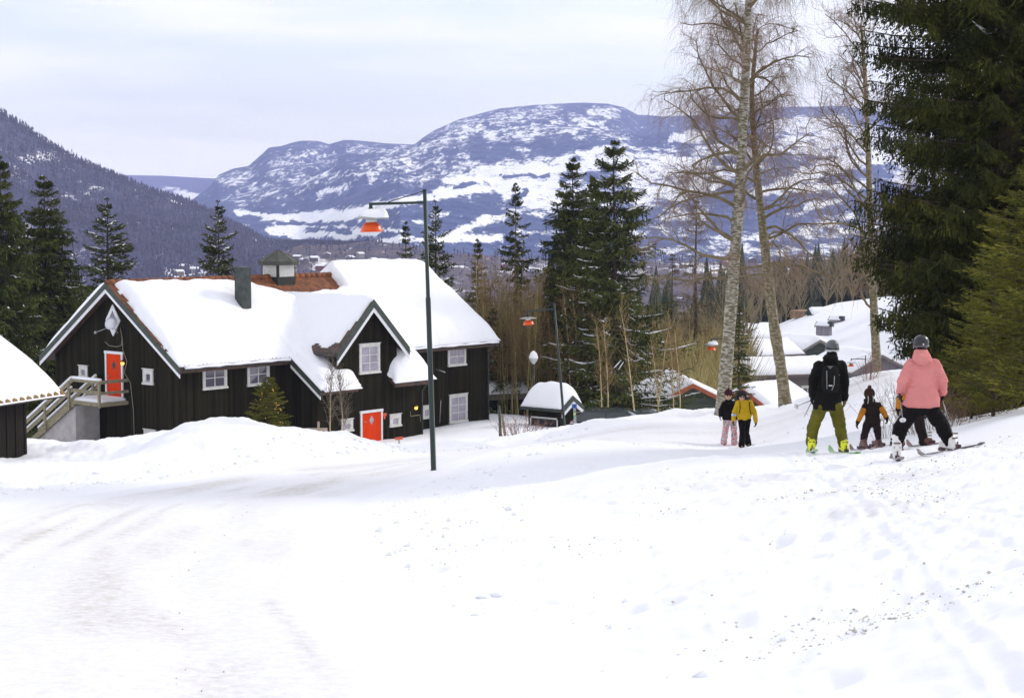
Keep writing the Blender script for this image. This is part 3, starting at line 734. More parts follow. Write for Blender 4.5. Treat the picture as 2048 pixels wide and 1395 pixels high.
# gutters with snow on them, downpipes
def gutter(t0, t1, s, z, parent):
    m = MB(); m.tube([(t0, s, z), (t1, s, z)], .065, n=8)
    g = m.build('gutter', GUT, parent)
    q = MB(); q.tube([(t0 + .05 + (t1 - t0 - .1) * k / 16, s - .03, z + .05 + .012 * math.sin(k * 2.3)) for k in range(17)], [.055 + .014 * math.sin(k * 1.7 + t0) for k in range(17)], n=8)
    q.build('gutter_snow', SNOW, g)
gutter(-.35, PB0 - .35, -.52, roofz(-.42) - .10, house)
gutter(PB1 + .2, LEN + .3, -.52, roofz(-.42) - .10, house)
gutter(PB0 - .2, PB0 + 1.6, -PBD - .5, roofz(-PBD - .42) - .10, house)
m = MB()
m.tube([(LEN + .1, -.5, roofz(-.42) - .15), (LEN - .05, -.1, roofz(-.42) - .6), (LEN - .05, -.1, .2)], .045, n=8)
m.build('downpipe', DGREEN, house); m = MB()
m.tube([(PB1 + .1, -PBD - .4, roofz(-PBD) - .35), (PB1 - .12, -PBD - .07, roofz(-PBD) - .9), (PB1 - .12, -PBD - .07, .2)], .045, n=8)
m.build('downpipe', DGREEN, house)

# the dormer ------------------------------------------------------
dr = MB()
for sg in (-1, 1):
    tt = DX + sg * (DH + .02)
    zt, zp = DPK - DSL * (DH + .02), DPK
    back = 4.0
    dr.prism([(DX, -PBD - .42, zp), (tt, -PBD - .42, zt), (tt, -PBD - .42, zt - .18), (DX, -PBD - .42, zp - .18)], (0, PBD + .42 + back, 0))
drf = dr.build('dormer_roof', TILED, house)
m = MB()
for sg in (-1, 1):
    tt = DX + sg * (DH + .06); zt = DPK - DSL * (DH + .06)
    y0 = -PBD - .42
    for (d0, d1, mi, o) in ((-.03, .26, 0, .05), (.26, .43, 1, .03)):
        d0 *= 1.25; d1 *= 1.25
        m.prism([(DX, y0, DPK - d0), (tt, y0, zt - d0), (tt, y0, zt - d1), (DX, y0, DPK - d1)], (0, -o - .001 * sg, 0), mi)
m.build('dormer_barge_board', [DGREEN, WHITE], house)
m = MB()
m.tube([(DX - DH - .05, -PBD - .4, DPK - DSL * DH - .12), (DX - DH - .05, .3, DPK - DSL * DH - .12)], .06, n=8)
m.build('dormer_gutter', GUT, drf)
# ragged bare tiles along the left edge of the dormer roof
m = MB()
for k in range(12):
    y = -PBD - .3 + k * .2
    m.tube([(DX - DH - .02, y, DPK - DSL * DH + .04), (DX - 1.9, y, DPK - DSL * 1.9 + .03)], .06, n=6)
m = None

# windows and doors ----------------------------------------------
def win_px(pl, p, x0, y0, x1, y1, **k):
    a = hit(x0, (y0 + y1) / 2, pl.o, pl.n); b = hit(x1, (y0 + y1) / 2, pl.o, pl.n)
    mx_ = (x0 + x1) / 2
    zt = hit(mx_, y0, pl.o, pl.n).z; zb = hit(mx_, y1, pl.o, pl.n).z
    a0 = (a - pl.o).dot(pl.h); a1 = (b - pl.o).dot(pl.h)
    if a0 > a1: a0, a1 = a1, a0
    return window(p, pl, a0, a1, zb, zt, **k)
win_px(FR, house, 405, 731, 453, 777); win_px(FR, house, 494, 724, 538, 770)
win_px(PR, house, 718, 687, 759, 746, nx=2, nz=3, glass=SKYGLASS)
win_px(FR, house, 895, 692, 931, 731, glass=SKYGLASS); win_px(FR, house, 898, 788, 934, 844, nz=3, glass=SKYGLASS)
win_px(PR, house, 779, 828, 801, 852, nx=1, nz=1, glass=SKYGLASS, fw=.16); win_px(PR, house, 682, 838, 705, 862, nx=1, nz=1, glass=SKYGLASS, fw=.16)
win_px(FR, house, 843, 811, 862, 836, nx=1, nz=1, glass=SKYGLASS, fw=.16)
win_px(GA, house, 159, 731, 176, 755, nx=1, nz=1, fw=.14); win_px(GA, house, 287, 738, 307, 768, nx=1, nz=1, fw=.17)
win_px(GA, house, 289, 859, 312, 880, nx=1, nz=1); win_px(FR, house, 410, 838, 460, 862, nx=2, nz=1)
# diamond window
c = hit(227, 640, GA.o, GA.n); m = MB()
for (r, z_, o1, mi) in ((.52, .72, .05, 0), (.30, .46, .06, 1)):
    p = [GA.p(c.y, c.z + z_), GA.p(c.y - r, c.z), GA.p(c.y, c.z - z_), GA.p(c.y + r, c.z)]
    if mi == 0: m.prism(p, GA.n * o1, 0)
dwin = m.build('diamond_window', WHITE, house)
m = MB(); m.prism([GA.p(c.y, c.z + .44), GA.p(c.y - .29, c.z), GA.p(c.y, c.z - .44), GA.p(c.y + .29, c.z)], GA.n * .056); m.build('pane', GLASS, dwin)
# satellite dish on an arm with its cable
c2 = hit(234, 645, GA.o, GA.n)
m = MB()
mm = Matrix.Rotation(R(-68), 4, 'Y') @ Matrix.Rotation(R(20), 4, 'X')
m.lathe(c2 + Vector((-.42, -.12, .0)), [(.02, .06), (.16, .04), (.29, 0.0), (.30, .01), (.16, .055), (.02, .075)], n=20, mi=0, M=mm.to_3x3())
dish = m.build('satellite_dish', mat('dish_grey', (.62, .62, .66), .4), house)
m = MB(); m.tube([c2 + Vector((-.3, 0, -.05)), c2 + Vector((-.05, -.1, -.45)), c2 + Vector((0, -.1, -.45))], .02, n=6)
m.tube([c2 + Vector((-.4, .1, -.2)), c2 + Vector((-.8, .5, -.42))], .018, n=6); m.ball(c2 + Vector((-.8, .5, -.42)), .07, 8, 6)
m.tube([c2 + Vector((-.4, -.1, .0)), c2 + Vector((-.5, -.8, .0))], .012, n=6)
m.build('dish_bracket', METALG, dish)
def cable(pts, name='cable', r=.018):
    m = MB(); q = [GA.p((hit(x, y, GA.o, GA.n)).y, hit(x, y, GA.o, GA.n).z, .03) for x, y in pts]
    m.tube(q, r, n=5); return m.build(name, CABLE, house)
cable([(242, 655), (246, 680), (247, 700), (255, 722), (250, 745), (262, 765), (268, 820), (270, 880)])
cable([(211, 683), (220, 691), (235, 693), (244, 690), (246, 675)])

def door(pl, x0, y0, x1, y1, parent, zbot=None, name='door', label=None, white_diamond=False, hinge=1):
    a = hit(x0, (y0 + y1) / 2, pl.o, pl.n); b = hit(x1, (y0 + y1) / 2, pl.o, pl.n)
    a0, a1 = sorted([(a - pl.o).dot(pl.h), (b - pl.o).dot(pl.h)]); zt = hit((x0 + x1) / 2, y0, pl.o, pl.n).z
    zb = zbot if zbot is not None else hit((x0 + x1) / 2, y1, pl.o, pl.n).z
    m = MB(); panel(m, pl, a0 + .1, a1 - .1, zb, zt - .1, 0, .03)
    d = m.build(name, ORANGE, parent); 
    if label: d['label'] = label
    m = MB(); panel(m, pl, a0, a0 + .1, zb, zt - .1, 0, .06); panel(m, pl, a1 - .1, a1, zb, zt - .1, 0, .06); panel(m, pl, a0 - .03, a1 + .03, zt - .1, zt + .02, 0, .07)
    m.build('door_frame', WHITE, d)
    ac = (a0 + a1) / 2; zc_ = zt - .1 - (zt - zb) * .24; r = .15
    m = MB(); m.prism([pl.p(ac, zc_ + .22), pl.p(ac - r, zc_), pl.p(ac, zc_ - .22), pl.p(ac + r, zc_)], pl.n * .036)
    m.build('door_window', SKYGLASS if white_diamond else BLACKM, d)
    m = MB(); m.tube([pl.p(a1 - .22 if hinge > 0 else a0 + .22, zb + 1.0, .03), pl.p(a1 - .22 if hinge > 0 else a0 + .22, zb + 1.0, .08), pl.p(a1 - .34 if hinge > 0 else a0 + .34, zb + 1.0, .08)], .015, n=6)
    m.build('handle', METALG, d)
    return d, a0, a1, zt, zb
gd, ga0, ga1, gzt, gzb = door(GA, 212, 703, 247, 796, house, label='orange door with small dark diamond pane above the outside stairs')
door(PR, 720, 820, 764, 884, house, label='orange ground floor door with pale diamond pane', white_diamond=True, hinge=-1)

def wall_lamp(pl, x, y, parent):
    c = hit(x, y, pl.o, pl.n); m = MB(); m.tube([c + pl.n * .0 + Vector((0, 0, .12)), c + pl.n * .14 + Vector((0, 0, .14))], .02, n=6); m.lathe(c + pl.n * .14, [(.02, .16), (.11, .08), (.12, .06)], n=12)
    l = m.build('wall_lamp', mat('brass', (.35, .22, .06), .35, metal=.8), parent)
    m = MB(); m.ball(c + pl.n * .14, .085, 10, 8); m.build('bulb', AMBER, l)
wall_lamp(GA, 250, 726, house); wall_lamp(PR, 828, 815, house)
m = MB(); c = hit(820, 818, PR.o, PR.n)
q = [hit(x, y, PR.o, PR.n) + PR.n * .03 for x, y in ((820, 822), (820, 832), (839, 829), (840, 843))]
m.tube(q, .02, n=5); m.build('cable', CABLE, house)
m = MB(); c = hit(833, 749, PR.o, PR.n); m.beam(hit(832, 751, PR.o, PR.n) + PR.n * .04, hit(833, 767, PR.o, PR.n) + PR.n * .04, .09, .05); m.build('downpipe_stub', METALG, house)
m = MB(); c = hit(872, 738, FR.o, FR.n); m.tube([c, c + FR.n * .4 + Vector((.25, 0, -.15))], .03, n=6); m.build('flag_bracket', METALG, house); m = MB(); m.tube([hit(880, 800, FR.o, FR.n) + FR.n * .05, hit(878, 845, FR.o, FR.n) + FR.n * .05], .02, n=6); m.build('cable', METALG, house)

# chimney and cupola ----------------------------------------------
def chim_px(px, py, s): return hit(px, py, (0, s, 0), (0, 1, 0))
cc = chim_px(487, 600, 2.55); ct = chim_px(487, 534, 2.55).z
m = MB(); m.b2((cc.x - .27, 2.55 - .24, 5.8), (cc.x + .27, 2.55 + .30, ct - .06)); m.b2((cc.x - .30, 2.55 - .27, ct - .057), (cc.x + .30, 2.55 + .33, ct))
for k in range(5): m.b2((cc.x - .27, 2.55 - .252, 6 + k * .6), (cc.x + .27, 2.55 - .242, 6.015 + k * .6))
ch = m.build('chimney', CLAD, house, bevel=.01)
cq = hit(557, 527, (0, RID, 0), (0, 1, 0)); CX = cq.x; ZE = cq.z; ZP = hit(557, 500, (0, RID, 0), (0, 1, 0)).z
m = MB(); h_ = .58
m.b2((CX - h_, RID - h_, 6.6), (CX + h_, RID + h_, ZE + .05))
cup = m.build('cupola', mat('black_boards_cupola', (.016, .017, .013), .7, noise=.3, nscale=6), house)
m = MB(); zt_ = ZE - .02; zb_ = ZE - .62
m.b2((CX - h_ + .1, RID - h_ - .02, zb_), (CX + h_ - .1, RID - h_ - .002, zt_)); m.b2((CX - h_ - .02, RID - h_ + .1, zb_), (CX - h_ - .002, RID + h_ - .1, zt_))
m.b2((CX + h_ + .002, RID - h_ + .1, zb_), (CX + h_ + .02, RID + h_ - .1, zt_))
for k in range(7):
    z = zb_ + .05 + k * .08
    m.b2((CX - h_ + .12, RID - h_ - .035, z), (CX + h_ - .12, RID - h_ - .021, z + .03)); m.b2((CX - h_ - .035, RID - h_ + .12, z), (CX - h_ - .021, RID + h_ - .12, z + .03))
m.build('louvre', CREAM, cup)
m = MB(); m.lathe((CX, RID, 0), [(.98, ZE - .06), (1.0, ZE + .14), (.93, ZE + .17), (.02, ZP)], n=8, sm=False)
for k in range(8):
    a = 2 * math.pi * k / 8; m.tube([(CX + .94 * math.cos(a), RID + .94 * math.sin(a), ZE + .17), (CX, RID, ZP + .01)], .018, n=5)
m.build('cupola_roof', COPPER, cup)

# snow on the roof -------------------------------------------------
ys0 = -PBD - .42
def th_main(t, s):
    n1 = fbm(t * .5, s * .6, 3, 61); n2 = fbm(t * 1.6, s * 1.9, 3, 62)
    low = np.where((t > PB0 - .2) & (t < PB1 + .12), ys0 - .02, -.38)
    low = np.where((t > PB0 - .2) & (t < PB0 + .3), ys0 - .05, low)
    dlow = s - low + .09 * n2 + .13 * np.maximum(0, fbm(t * .9, s * .2, 2, 65))
    dl = t + .42 - .06 * s - .10 * n2                       # left rake
    dr_ = LEN + .48 - t
    # upper bare zone near ridge
    topl = np.interp(t, [-1, 2, 4.6, 5.3, 6.2, 7.2, 8.4, 9.2, 10.4, 11.6, 12.4, 13.1, 13.8, 30], [4.5, 4.45, 4.42, 4.35, 4.3, 4.1, 3.55, 3.15, 3.2, 3.35, 3.4, 3.6, 9.9, 9.9]) + .06 * n2
    dt = topl - s
    wl = np.where(t < PB0 - .2, .75, .8)
    T = .46 + .16 * n1 + .06 * n2 + .025 * fbm(t * 4, s * 5, 3, 64) + .05 * (smooth(-.03, .03, s - .55 - .25 * fbm(t * .5, s * 0, 3, 66)) - 1) * (t < PB0 + 1)
    T = T + .24 * smooth(12.9, 14.6, t)
    e = puff(dlow, .9) ** .9 * puff(dl, .5) * puff(dr_, 1.3) * puff(np.where(t > 13.3, 9, dt), .8)
    side = puff(t - 13.25, .8)
    e = np.where((s > topl) & (t > 13.2), e * side, e)
    # thin crust near eaves
    crust = np.where(t < PB0, smooth(-.5, 1.4, s), 1)
    T = T * (.35 + .65 * crust)
    # scoop around the chimney
    r = np.hypot(t - cc.x + .0, (s - 2.5) * .9)
    T = T * (1 - .38 * np.exp(-((r - .1) / .6) ** 2))
    # valley left of the dormer: the snow has slid there
    v = np.exp(-((t - (DX - DH - .25)) / .75) ** 2) * smooth(1.6, .2, s) * smooth(-1.3, -.4, s)
    T = T * (1 - .55 * v)
    sl = (s < -.45)
    T = np.where(sl, T * 1.15, T)
    # nothing in front of the dormer wall
    dleft = (DX - 1.02) - t; dright = t - (DX + 1.42)
    gap = np.where(s < -PBD + .3, np.maximum(puff(dleft, .5) * (dleft > 0), puff(dright, .35) * (dright > 0)), 1)
    return np.clip(T * e * gap, 0, 2)
def surf_main(t, s):
    return t, s, np.maximum(roofz(s), 0) + .02
a = np.arange(-.5, LEN + .62, .11); b = np.arange(ys0 - .2, WID + .5, .11)
def th_all(t, s):
    f = th_main(t, np.where(s > RID, np.minimum(s, RID), s))
    bk = (.5 + .1 * fbm(t * .5, s * .6, 3, 63)) * puff(WID + .46 - s, .8) * puff(t + .42, .5) * puff(LEN + .48 - t, 1.0) * np.where(t > 13.3, 1.35, puff(s - RID - .35, .6))
    o = np.where(s > RID, bk, f)
    inside = (t > PB0 - .22) & (t < PB1 + .14)
    return np.where((s < -.42) & ~inside, 0, o)
sn = snow_sheet('roof_snow', a, b, surf_main, th_all, house)
# snow on the dormer, flowing over on the right
def sd_surf(u, y):     # u across, from the left eave to the right one
    return DX + u, y, DPK - DSL * np.abs(u) + .01
def sd_th(u, y):
    n2 = fbm(u * 1.5 + 9, y * 1.5, 3, 81)
    left = .30 * puff(u + DH - .30 + .25 * n2, .6) * puff(y + PBD + .34 - .35 * np.clip(-u / DH, 0, 1) + .1 * n2, .5)
    right = (.16 + .14 * smooth(.2, 2.0, u)) * puff(DH + .30 - u, .5) * puff(y + PBD + .40 - .0 * n2, .25)
    return np.where(u < 0, left, right) * (1 + .2 * n2)
snow_sheet('dormer_snow', np.arange(-DH, DH + .35, .08), np.arange(-PBD - .42, 3.6, .1), sd_surf, sd_th, house)
# the tongue of snow sliding off to the right of the dormer
def tg_surf(t, s): return t, s, roofz(s) + .02
def tg_th(t, s):
    n2 = fbm(t * 1.2, s * 1.2, 3, 91)
    c = DX + 1.2 + .32 * (s + 2.4)
    rise = np.exp(-((t - (DX + 2.6)) / 1.15) ** 2) * smooth(1.2, -.2, s)
    e = puff(s - ys0 + .04, .5) * puff(t - (DX + 1.42) - .12 * n2, .35) * puff(PB1 + .42 - t, .9) * puff(1.6 - s, 1.0)
    return (.30 + .75 * rise + .1 * n2) * e
snow_sheet('sliding_snow', np.arange(DX + 1.2, PB1 + .5, .09), np.arange(ys0 - .2, 1.7, .09), tg_surf, tg_th, house)
# and the drooping lip on its left
def tl_th(t, s):
    n2 = fbm(t * 1.2, s * 1.2, 3, 95)
    e = puff(s - ys0 + .12, .5) * puff(DX - .92 - t + .3 * (s + 2.3), .6) * puff(t - PB0 + .05, .6) * puff(.2 - s, .9)
    return (.42 + .1 * n2) * e
snow_sheet('overhanging_snow', np.arange(PB0 - .1, DX - .5, .09), np.arange(ys0 - .2, .3, .09), tg_surf, tl_th, house)

# ================================================================== outside stairs on the gable side
st = thing('outdoor_staircase', 'snow covered outside stairs with wooden rails climbing to the orange gable door', 'staircase', HC, HA)
D0, D1 = -1.45, -.02                # stair lies between these x, beside the gable wall
L0 = ga0 - .35; L1 = L0 + 2.1      # landing along the wall
zl = gzb - .05
SR = .60; RUN = 4.6
m = MB(); m.b2((D0, L0, zl - .16), (D1, L1, zl)); stp = []
m.build('landing', WOOD, st)
m = MB()
for k in range(16):
    y = L1 + k * RUN / 16; z = zl - (k + 1) * SR * RUN / 16
    m.b2((D0 + .08, y, z - .05), (D1, y + RUN / 16 + .03, z))
m.build('tread', WOOD, st)
def strs(m, x, z0, z1, dy=0, w=.06, h=.2): m.beam((x, L1, zl + z0), (x, L1 + RUN, zl + z0 - SR * RUN), w, h)
m = MB(); strs(m, D0 + .03, -.12, 0, h=.26); m.build('stringer', WOOD, st)
m = MB(); m.prism([(D0 + .12, L1, zl - .25), (D0 + .12, L1 + RUN, zl - .25 - SR * RUN), (D0 + .12, L1 + RUN, -.5), (D0 + .12, L1, -.5)], (D1 - D0 - .14, 0, 0))
m.build('stair_wall', CONC, st)
for x in (D0, D1 - .12):
    m = MB()
    for h_ in (.93, .50):
        m.beam((x, L1, zl + h_), (x, L1 + RUN, zl + h_ - SR * RUN), .05, .16)
    for h_ in (.93, .45) :
        if x == D0: m.beam((x, L0, zl + h_), (x, L1 + .05, zl + h_), .05, .16)
    for f_ in (.05, .45, .9): 
        y = L1 + RUN * f_; z = zl - SR * RUN * f_; m.beam((x - .06, y, z - .35), (x - .06, y, z + .95), .12, .09, up=(1, 0, 0))
    if x == D0: m.beam((x - .06, L0 + .1, zl - .2), (x - .06, L0 + .1, zl + .95), .12, .09, up=(1, 0, 0))
    rl = m.build('railing', WOOD, st)
    q = MB()
    for h_, r in ((.93 + .11, .07), (.50 + .11, .055)):
        q.tube([(x, L1 + .1, zl + h_), (x, L1 + RUN, zl + h_ - SR * RUN + .03)], r, n=7, ell=.8)
    if x == D0: q.tube([(x, L0 + .05, zl + .93 + .10), (x, L1, zl + .93 + .1)], .065, n=7)
    q.build('rail_snow', SNOW, rl)
m = MB(); m.b2((D0, L0 - .03, zl + .38), (D1, L0 + .03, zl + .5)); m.b2((D0, L0 - .035, zl + .86), (D1, L0 + .025, zl + 1.0)); m.build('end_rail', WOOD, st)
def ss(u, y): return u, y, np.where(y < L1, zl, zl - (y - L1) * SR + .0)
snow_sheet('stair_snow', np.arange(D0 + .1, D1, .12), np.arange(L0 + .15, L1 + RUN, .1), ss, lambda u, y: .16 * puff(u - D0 - .1, .25) * puff(y - L0 - .1, .3) + .03 * fbm(u * 3, y * 3, 3, 4), st)

# ================================================================== brown shed at the left edge
SHC = at(54, 922, 54.0); SHC.z -= .6
SA = math.atan2(.92, .39)
shed = thing('shed', 'dark board shed at the left edge with thick snow on its low tiled roof', 'shed', SHC, SA)
# x runs along the front wall towards the far corner (0), y runs back-left
SH = at(54, 786, 54).z - SHC.z
m = MB(); Ls, Ws, sp = 7.5, 6.0, .62
m.b2((-Ls, 0, 0), (0, Ws, SH))
m.prism([(0, 0, SH), (0, Ws, SH), (0, Ws / 2, SH + Ws / 2 * sp)], (-Ls, 0, 0))
for k in range(17):
    m.b2((-.02 - k * .42 - .09, -.03, 0), (-.02 - k * .42, 0, SH))
m.build('wall', TAR_W, shed)
OV, OE = 1.25, .45
m = MB()
for sg in (0, 1):
    y0, y1 = (-OE, Ws / 2) if sg == 0 else (Ws + OE, Ws / 2)
    zz = lambda y: SH + .05 + (Ws / 2 - abs(y - Ws / 2)) * sp
    m.prism([(OV, y0, zz(y0)), (OV, y1, zz(y1)), (OV, y1, zz(y1) + .14), (OV, y0, zz(y0) + .14)], (-Ls - OV - .5, 0, 0), 0)
m.build('roof', mat('shed_roof_board', (.06, .05, .04), .8), shed)
m = MB()
for k in range(26):
    x = OV - .1 - k * .33
    m.tube([(x, -OE - .08, zz(-OE) + .10), (x, -OE + .5, zz(-OE + .5) + .17)], .13, n=8, ell=.6)
m.build('eave_tiles', mat('mossy_clay_tile', (.20, .10, .03), .8, col2=(.38, .22, .08), nscale=6), shed)
def sh_s(x, y): return x, y, SH + .19 + (Ws / 2 - np.abs(y - Ws / 2)) * sp
def sh_t(x, y):
    n = fbm(x * .6, y * .6, 3, 44)
    return (.62 + .08 * n) * puff(y + OE + .05, 1.3) * puff(OV + .02 - x, .9) * puff(Ws + OE - y, 1) 
snow_sheet('roof_snow', np.arange(-Ls - .5, OV + .1, .12), np.arange(-OE - .1, Ws + OE + .1, .12), sh_s, sh_t, shed)
# ================================================================== plants
def tubes_np(Pn, Rn, sides=4):
    """Pn (n,k,3) polylines with radii Rn (n,k)"""
    n, k, _ = Pn.shape
    T = np.gradient(Pn, axis=1); T /= np.linalg.norm(T, axis=2, keepdims=True) + 1e-9
    ref = np.where(np.abs(T[..., 2:3]) < .9, np.array([0, 0, 1.]), np.array([1., 0, 0]))
    A = np.cross(T, ref); A /= np.linalg.norm(A, axis=2, keepdims=True) + 1e-9
    B = np.cross(T, A)
    th = np.linspace(0, 2 * np.pi, sides, endpoint=False)
    V = Pn[:, :, None] + (A[:, :, None] * np.cos(th)[None, None, :, None] + B[:, :, None] * np.sin(th)[None, None, :, None]) * Rn[:, :, None, None]
    b = (np.arange(n) * k * sides)[:, None, None]
    i = (np.arange(k - 1) * sides)[None, :, None]; j = np.arange(sides)[None, None, :]; j2 = (j + 1) % sides
    Fq = np.stack([b + i + j, b + i + j2, b + i + sides + j2, b + i + sides + j], -1).reshape(-1, 4)
    return V.reshape(-1, 3), Fq
def sprays_np(Pn, D, L, W, rng, flat=0.5):
    """rhombic needle sprays; D unit directions"""
    n = len(Pn); r = rng.normal(size=(n, 3)); r[:, 2] += flat * 3 * rng.random(n)
    S = np.cross(D, r); S /= np.linalg.norm(S, axis=1, keepdims=True) + 1e-9
    L = L[:, None]; W = W[:, None]
    V = np.stack([Pn, Pn + D * L * .45 + S * W, Pn + D * L, Pn + D * L * .5 - S * W], 1).reshape(-1, 3)
    return V, np.arange(4 * n).reshape(-1, 4)
BARK_S = mat('spruce_bark', (0.07, 0.048, 0.03), .9, noise=.4, nscale=6, bump=.4)
NEEDLE = island_mat('spruce_needles', [(0.014, 0.022, 0.003), (0.036, 0.048, 0.007), (0.075, 0.088, 0.014), (0.12, 0.125, 0.025)])
NEEDLE_B = island_mat('dark_spruce_needles', [(0.007, 0.010, 0.001), (0.021, 0.026, 0.003), (0.044, 0.050, 0.005), (0.095, 0.092, 0.013)])
NEEDLE_Y = island_mat('young_spruce_needles', [(0.040, 0.045, 0.005), (0.085, 0.090, 0.009), (0.15, 0.145, 0.014), (0.24, 0.21, 0.025)])
def spruce(H, Rf, z0, nb, nl, ns, seed, sl=.34, sw=.05, droop=.30, lift=.22, hang=.35, snow=0.0, trunk_r=.16, slope_up=.1, curtain=0, snow_low=0, jitter=.18, zexp=.92, latk=.30, snk=1.0, whk=.6, nwh=30):
    """returns needle mesh data, wood mesh data, snow mesh data"""
    g = np.random.default_rng(seed)
    z = z0 + (H - z0) * np.sort(g.random(nb)) ** zexp
    wh = np.round(z / (H / nwh)) * (H / nwh); z = z * whk + wh * (1 - whk)
    L = np.array([Rf(q / H) for q in z]) * g.uniform(1 - jitter * 1.6, 1 + jitter, nb)
    ph = g.random(nb) * 2 * np.pi
    top = np.clip((z / H - .75) / .25, 0, 1)
    dr = droop * (1 - top) - slope_up * 3 * top
    def br(u, idx):                       # point on branch idx at parameter u
        l = L[idx]; r = u * l
        zz = z[idx] + l * (-dr[idx] * u + lift * u ** 2.2)
        bend = .12 * np.sin(idx * 1.7)
        a = ph[idx] + bend * u
        return np.stack([np.cos(a) * r, np.sin(a) * r, zz], -1)
    u = np.linspace(0, 1, 6)
    ii = np.arange(nb)
    BP = np.stack([br(np.full(nb, q), ii) for q in u], 1)
    BR = np.maximum(.006, L[:, None] * .012) * (1 - .75 * u[None])
    VW, FW = tubes_np(BP, BR, 3)
    tz = np.linspace(-.3, H, 12); tw = np.stack([.02 * H / 10 * np.sin(tz * .7 + seed), .02 * np.cos(tz), tz], -1)
    VT, FT = tubes_np(tw[None], (trunk_r * (1 - tz / H) ** .9 + .012)[None], 7)
    # lateral twigs
    idx = np.repeat(ii, nl); m = len(idx)
    ul = np.tile((np.arange(nl) + .5) / nl, nb) * .86 + .12 + g.uniform(-.04, .04, m)
    P0 = br(ul, idx); P1 = br(np.minimum(ul + .05, 1.05), idx); D = P1 - P0; D /= np.linalg.norm(D, axis=1, keepdims=True) + 1e-9
    side = np.where(np.arange(m) % 2 == 0, 1, -1)
    S = np.cross(D, [0, 0, 1.]); S /= np.linalg.norm(S, axis=1, keepdims=True) + 1e-9
    lt = L[idx] * (latk * (1 - ul) + .08) * g.uniform(.7, 1.25, m) + .07
    LD = D * .62 + S * side[:, None] * .75 + np.array([0, 0, -1.]) * (hang * g.uniform(.4, 1.5, m))[:, None]
    LD /= np.linalg.norm(LD, axis=1, keepdims=True)
    k = np.repeat(np.arange(m), ns); v = np.tile((np.arange(ns) + .3) / ns, m) + g.uniform(-.1, .1, m * ns)
    SP = P0[k] + LD[k] * (lt[k] * v)[:, None]; SP[:, 2] -= hang * .5 * lt[k] * v ** 2
    sd2 = np.cross(LD[k], [0, 0, 1.]) * np.where(np.arange(m * ns) % 2 == 0, 1, -1)[:, None]
    SD = LD[k] * .75 + sd2 * .55 + g.normal(size=(m * ns, 3)) * .18 + np.array([0, 0, -1.]) * (hang * .5)
    SD /= np.linalg.norm(SD, axis=1, keepdims=True)
    n_s = m * ns
    fl = np.clip(L[idx[k]] / 1.3, .38, 1); Ls = sl * fl * g.uniform(.6, 1.25, n_s); Ws = sw * fl * g.uniform(.7, 1.3, n_s)
    V1, F1 = sprays_np(SP, SD, Ls, Ws, g)
    # along the branch axis
    na = max(8, int(nl * 1.6)); k2 = np.repeat(ii, na); ua = np.tile(np.linspace(.15, 1, na), nb)
    AP = br(ua, k2); AD = br(np.minimum(ua + .05, 1.06), k2) - AP; AD /= np.linalg.norm(AD, axis=1, keepdims=True) + 1e-9
    AD = AD + g.normal(size=AD.shape) * .25; AD /= np.linalg.norm(AD, axis=1, keepdims=True)
    V2, F2 = sprays_np(AP, AD, np.clip(L[k2] / 1.3, .38, 1) * sl * g.uniform(.7, 1.2, len(AP)), sw * g.uniform(.8, 1.3, len(AP)), g)
    VS, FS = [V1, V2], [F1, F2 + len(V1)]
    if curtain:                           # pendulous twigs under the branches
        n = curtain; q = g.integers(0, int(nb * .8), n); uu = g.uniform(.25, 1.0, n); CPt = br(uu, q) + g.normal(size=(n, 3)) * [.06, .06, .02]
        CD = np.stack([g.normal(size=n) * .16, g.normal(size=n) * .16, -np.ones(n)], -1); CD /= np.linalg.norm(CD, axis=1, keepdims=True)
        for s_ in range(3):
            V3, F3 = sprays_np(CPt + CD * (s_ * sl * .7), CD, sl * g.uniform(.8, 1.2, n), sw * g.uniform(.7, 1.1, n), g, 0)
            FS.append(F3 + sum(len(a) for a in VS)); VS.append(V3)
    # leader
    n = 24; q = g.random(n); LP = np.stack([0 * q, 0 * q, H * (.93 + .07 * q)], -1); LD2 = g.normal(size=(n, 3)) * .6; LD2[:, 2] = np.abs(LD2[:, 2]) + .5; LD2 /= np.linalg.norm(LD2, axis=1, keepdims=True)
    V4, F4 = sprays_np(LP, LD2, np.full(n, sl * .45), np.full(n, sw * .6), g); FS.append(F4 + sum(len(a) for a in VS)); VS.append(V4)
    SN = None
    if snow:
        sel = ii[(g.random(nb) < snow) & (z < H * .93)]
        if snow_low: sel = sel[g.random(len(sel)) < np.clip(1.25 - z[sel] / H, .15, 1)]
        r0 = g.uniform(.25, .6, len(sel)); r1 = np.minimum(r0 + g.uniform(.25, .6, len(sel)), 1.02)
        uu = np.linspace(0, 1, 6)
        SPn = np.stack([br(r0 + (r1 - r0) * q_, sel) for q_ in uu], 1); SPn[..., 2] += .05
        SPn += g.normal(size=SPn.shape) * .025
        SR = (.028 + .05 * g.random((len(sel), 1))) * np.sin(np.pi * (uu * .9 + .05))[None] * g.uniform(.6, 1.2, (len(sel), 6)) * snk
        A_, B_ = tubes_np(SPn, SR, 5)
        # blobs on twigs
        qn = int(len(P0) * snow * .10); qi = g.integers(0, m, qn)
        if snow_low: qi = qi[g.random(len(qi)) < np.clip(1.2 - z[idx[qi]] / H, .1, 1)]
        TP = np.stack([P0[qi] + LD[qi] * (lt[qi] * w_ )[:, None] for w_ in (.2, .4, .6, .8)], 1); TP[..., 2] += .04
        TR = (.016 + .04 * g.random((len(qi), 1))) * np.array([.4, 1, 1, .4])[None] * snk
        C_, D_ = tubes_np(TP, TR, 4)
        SN = (np.vstack([A_, C_]), np.vstack([B_, D_ + len(A_)]))
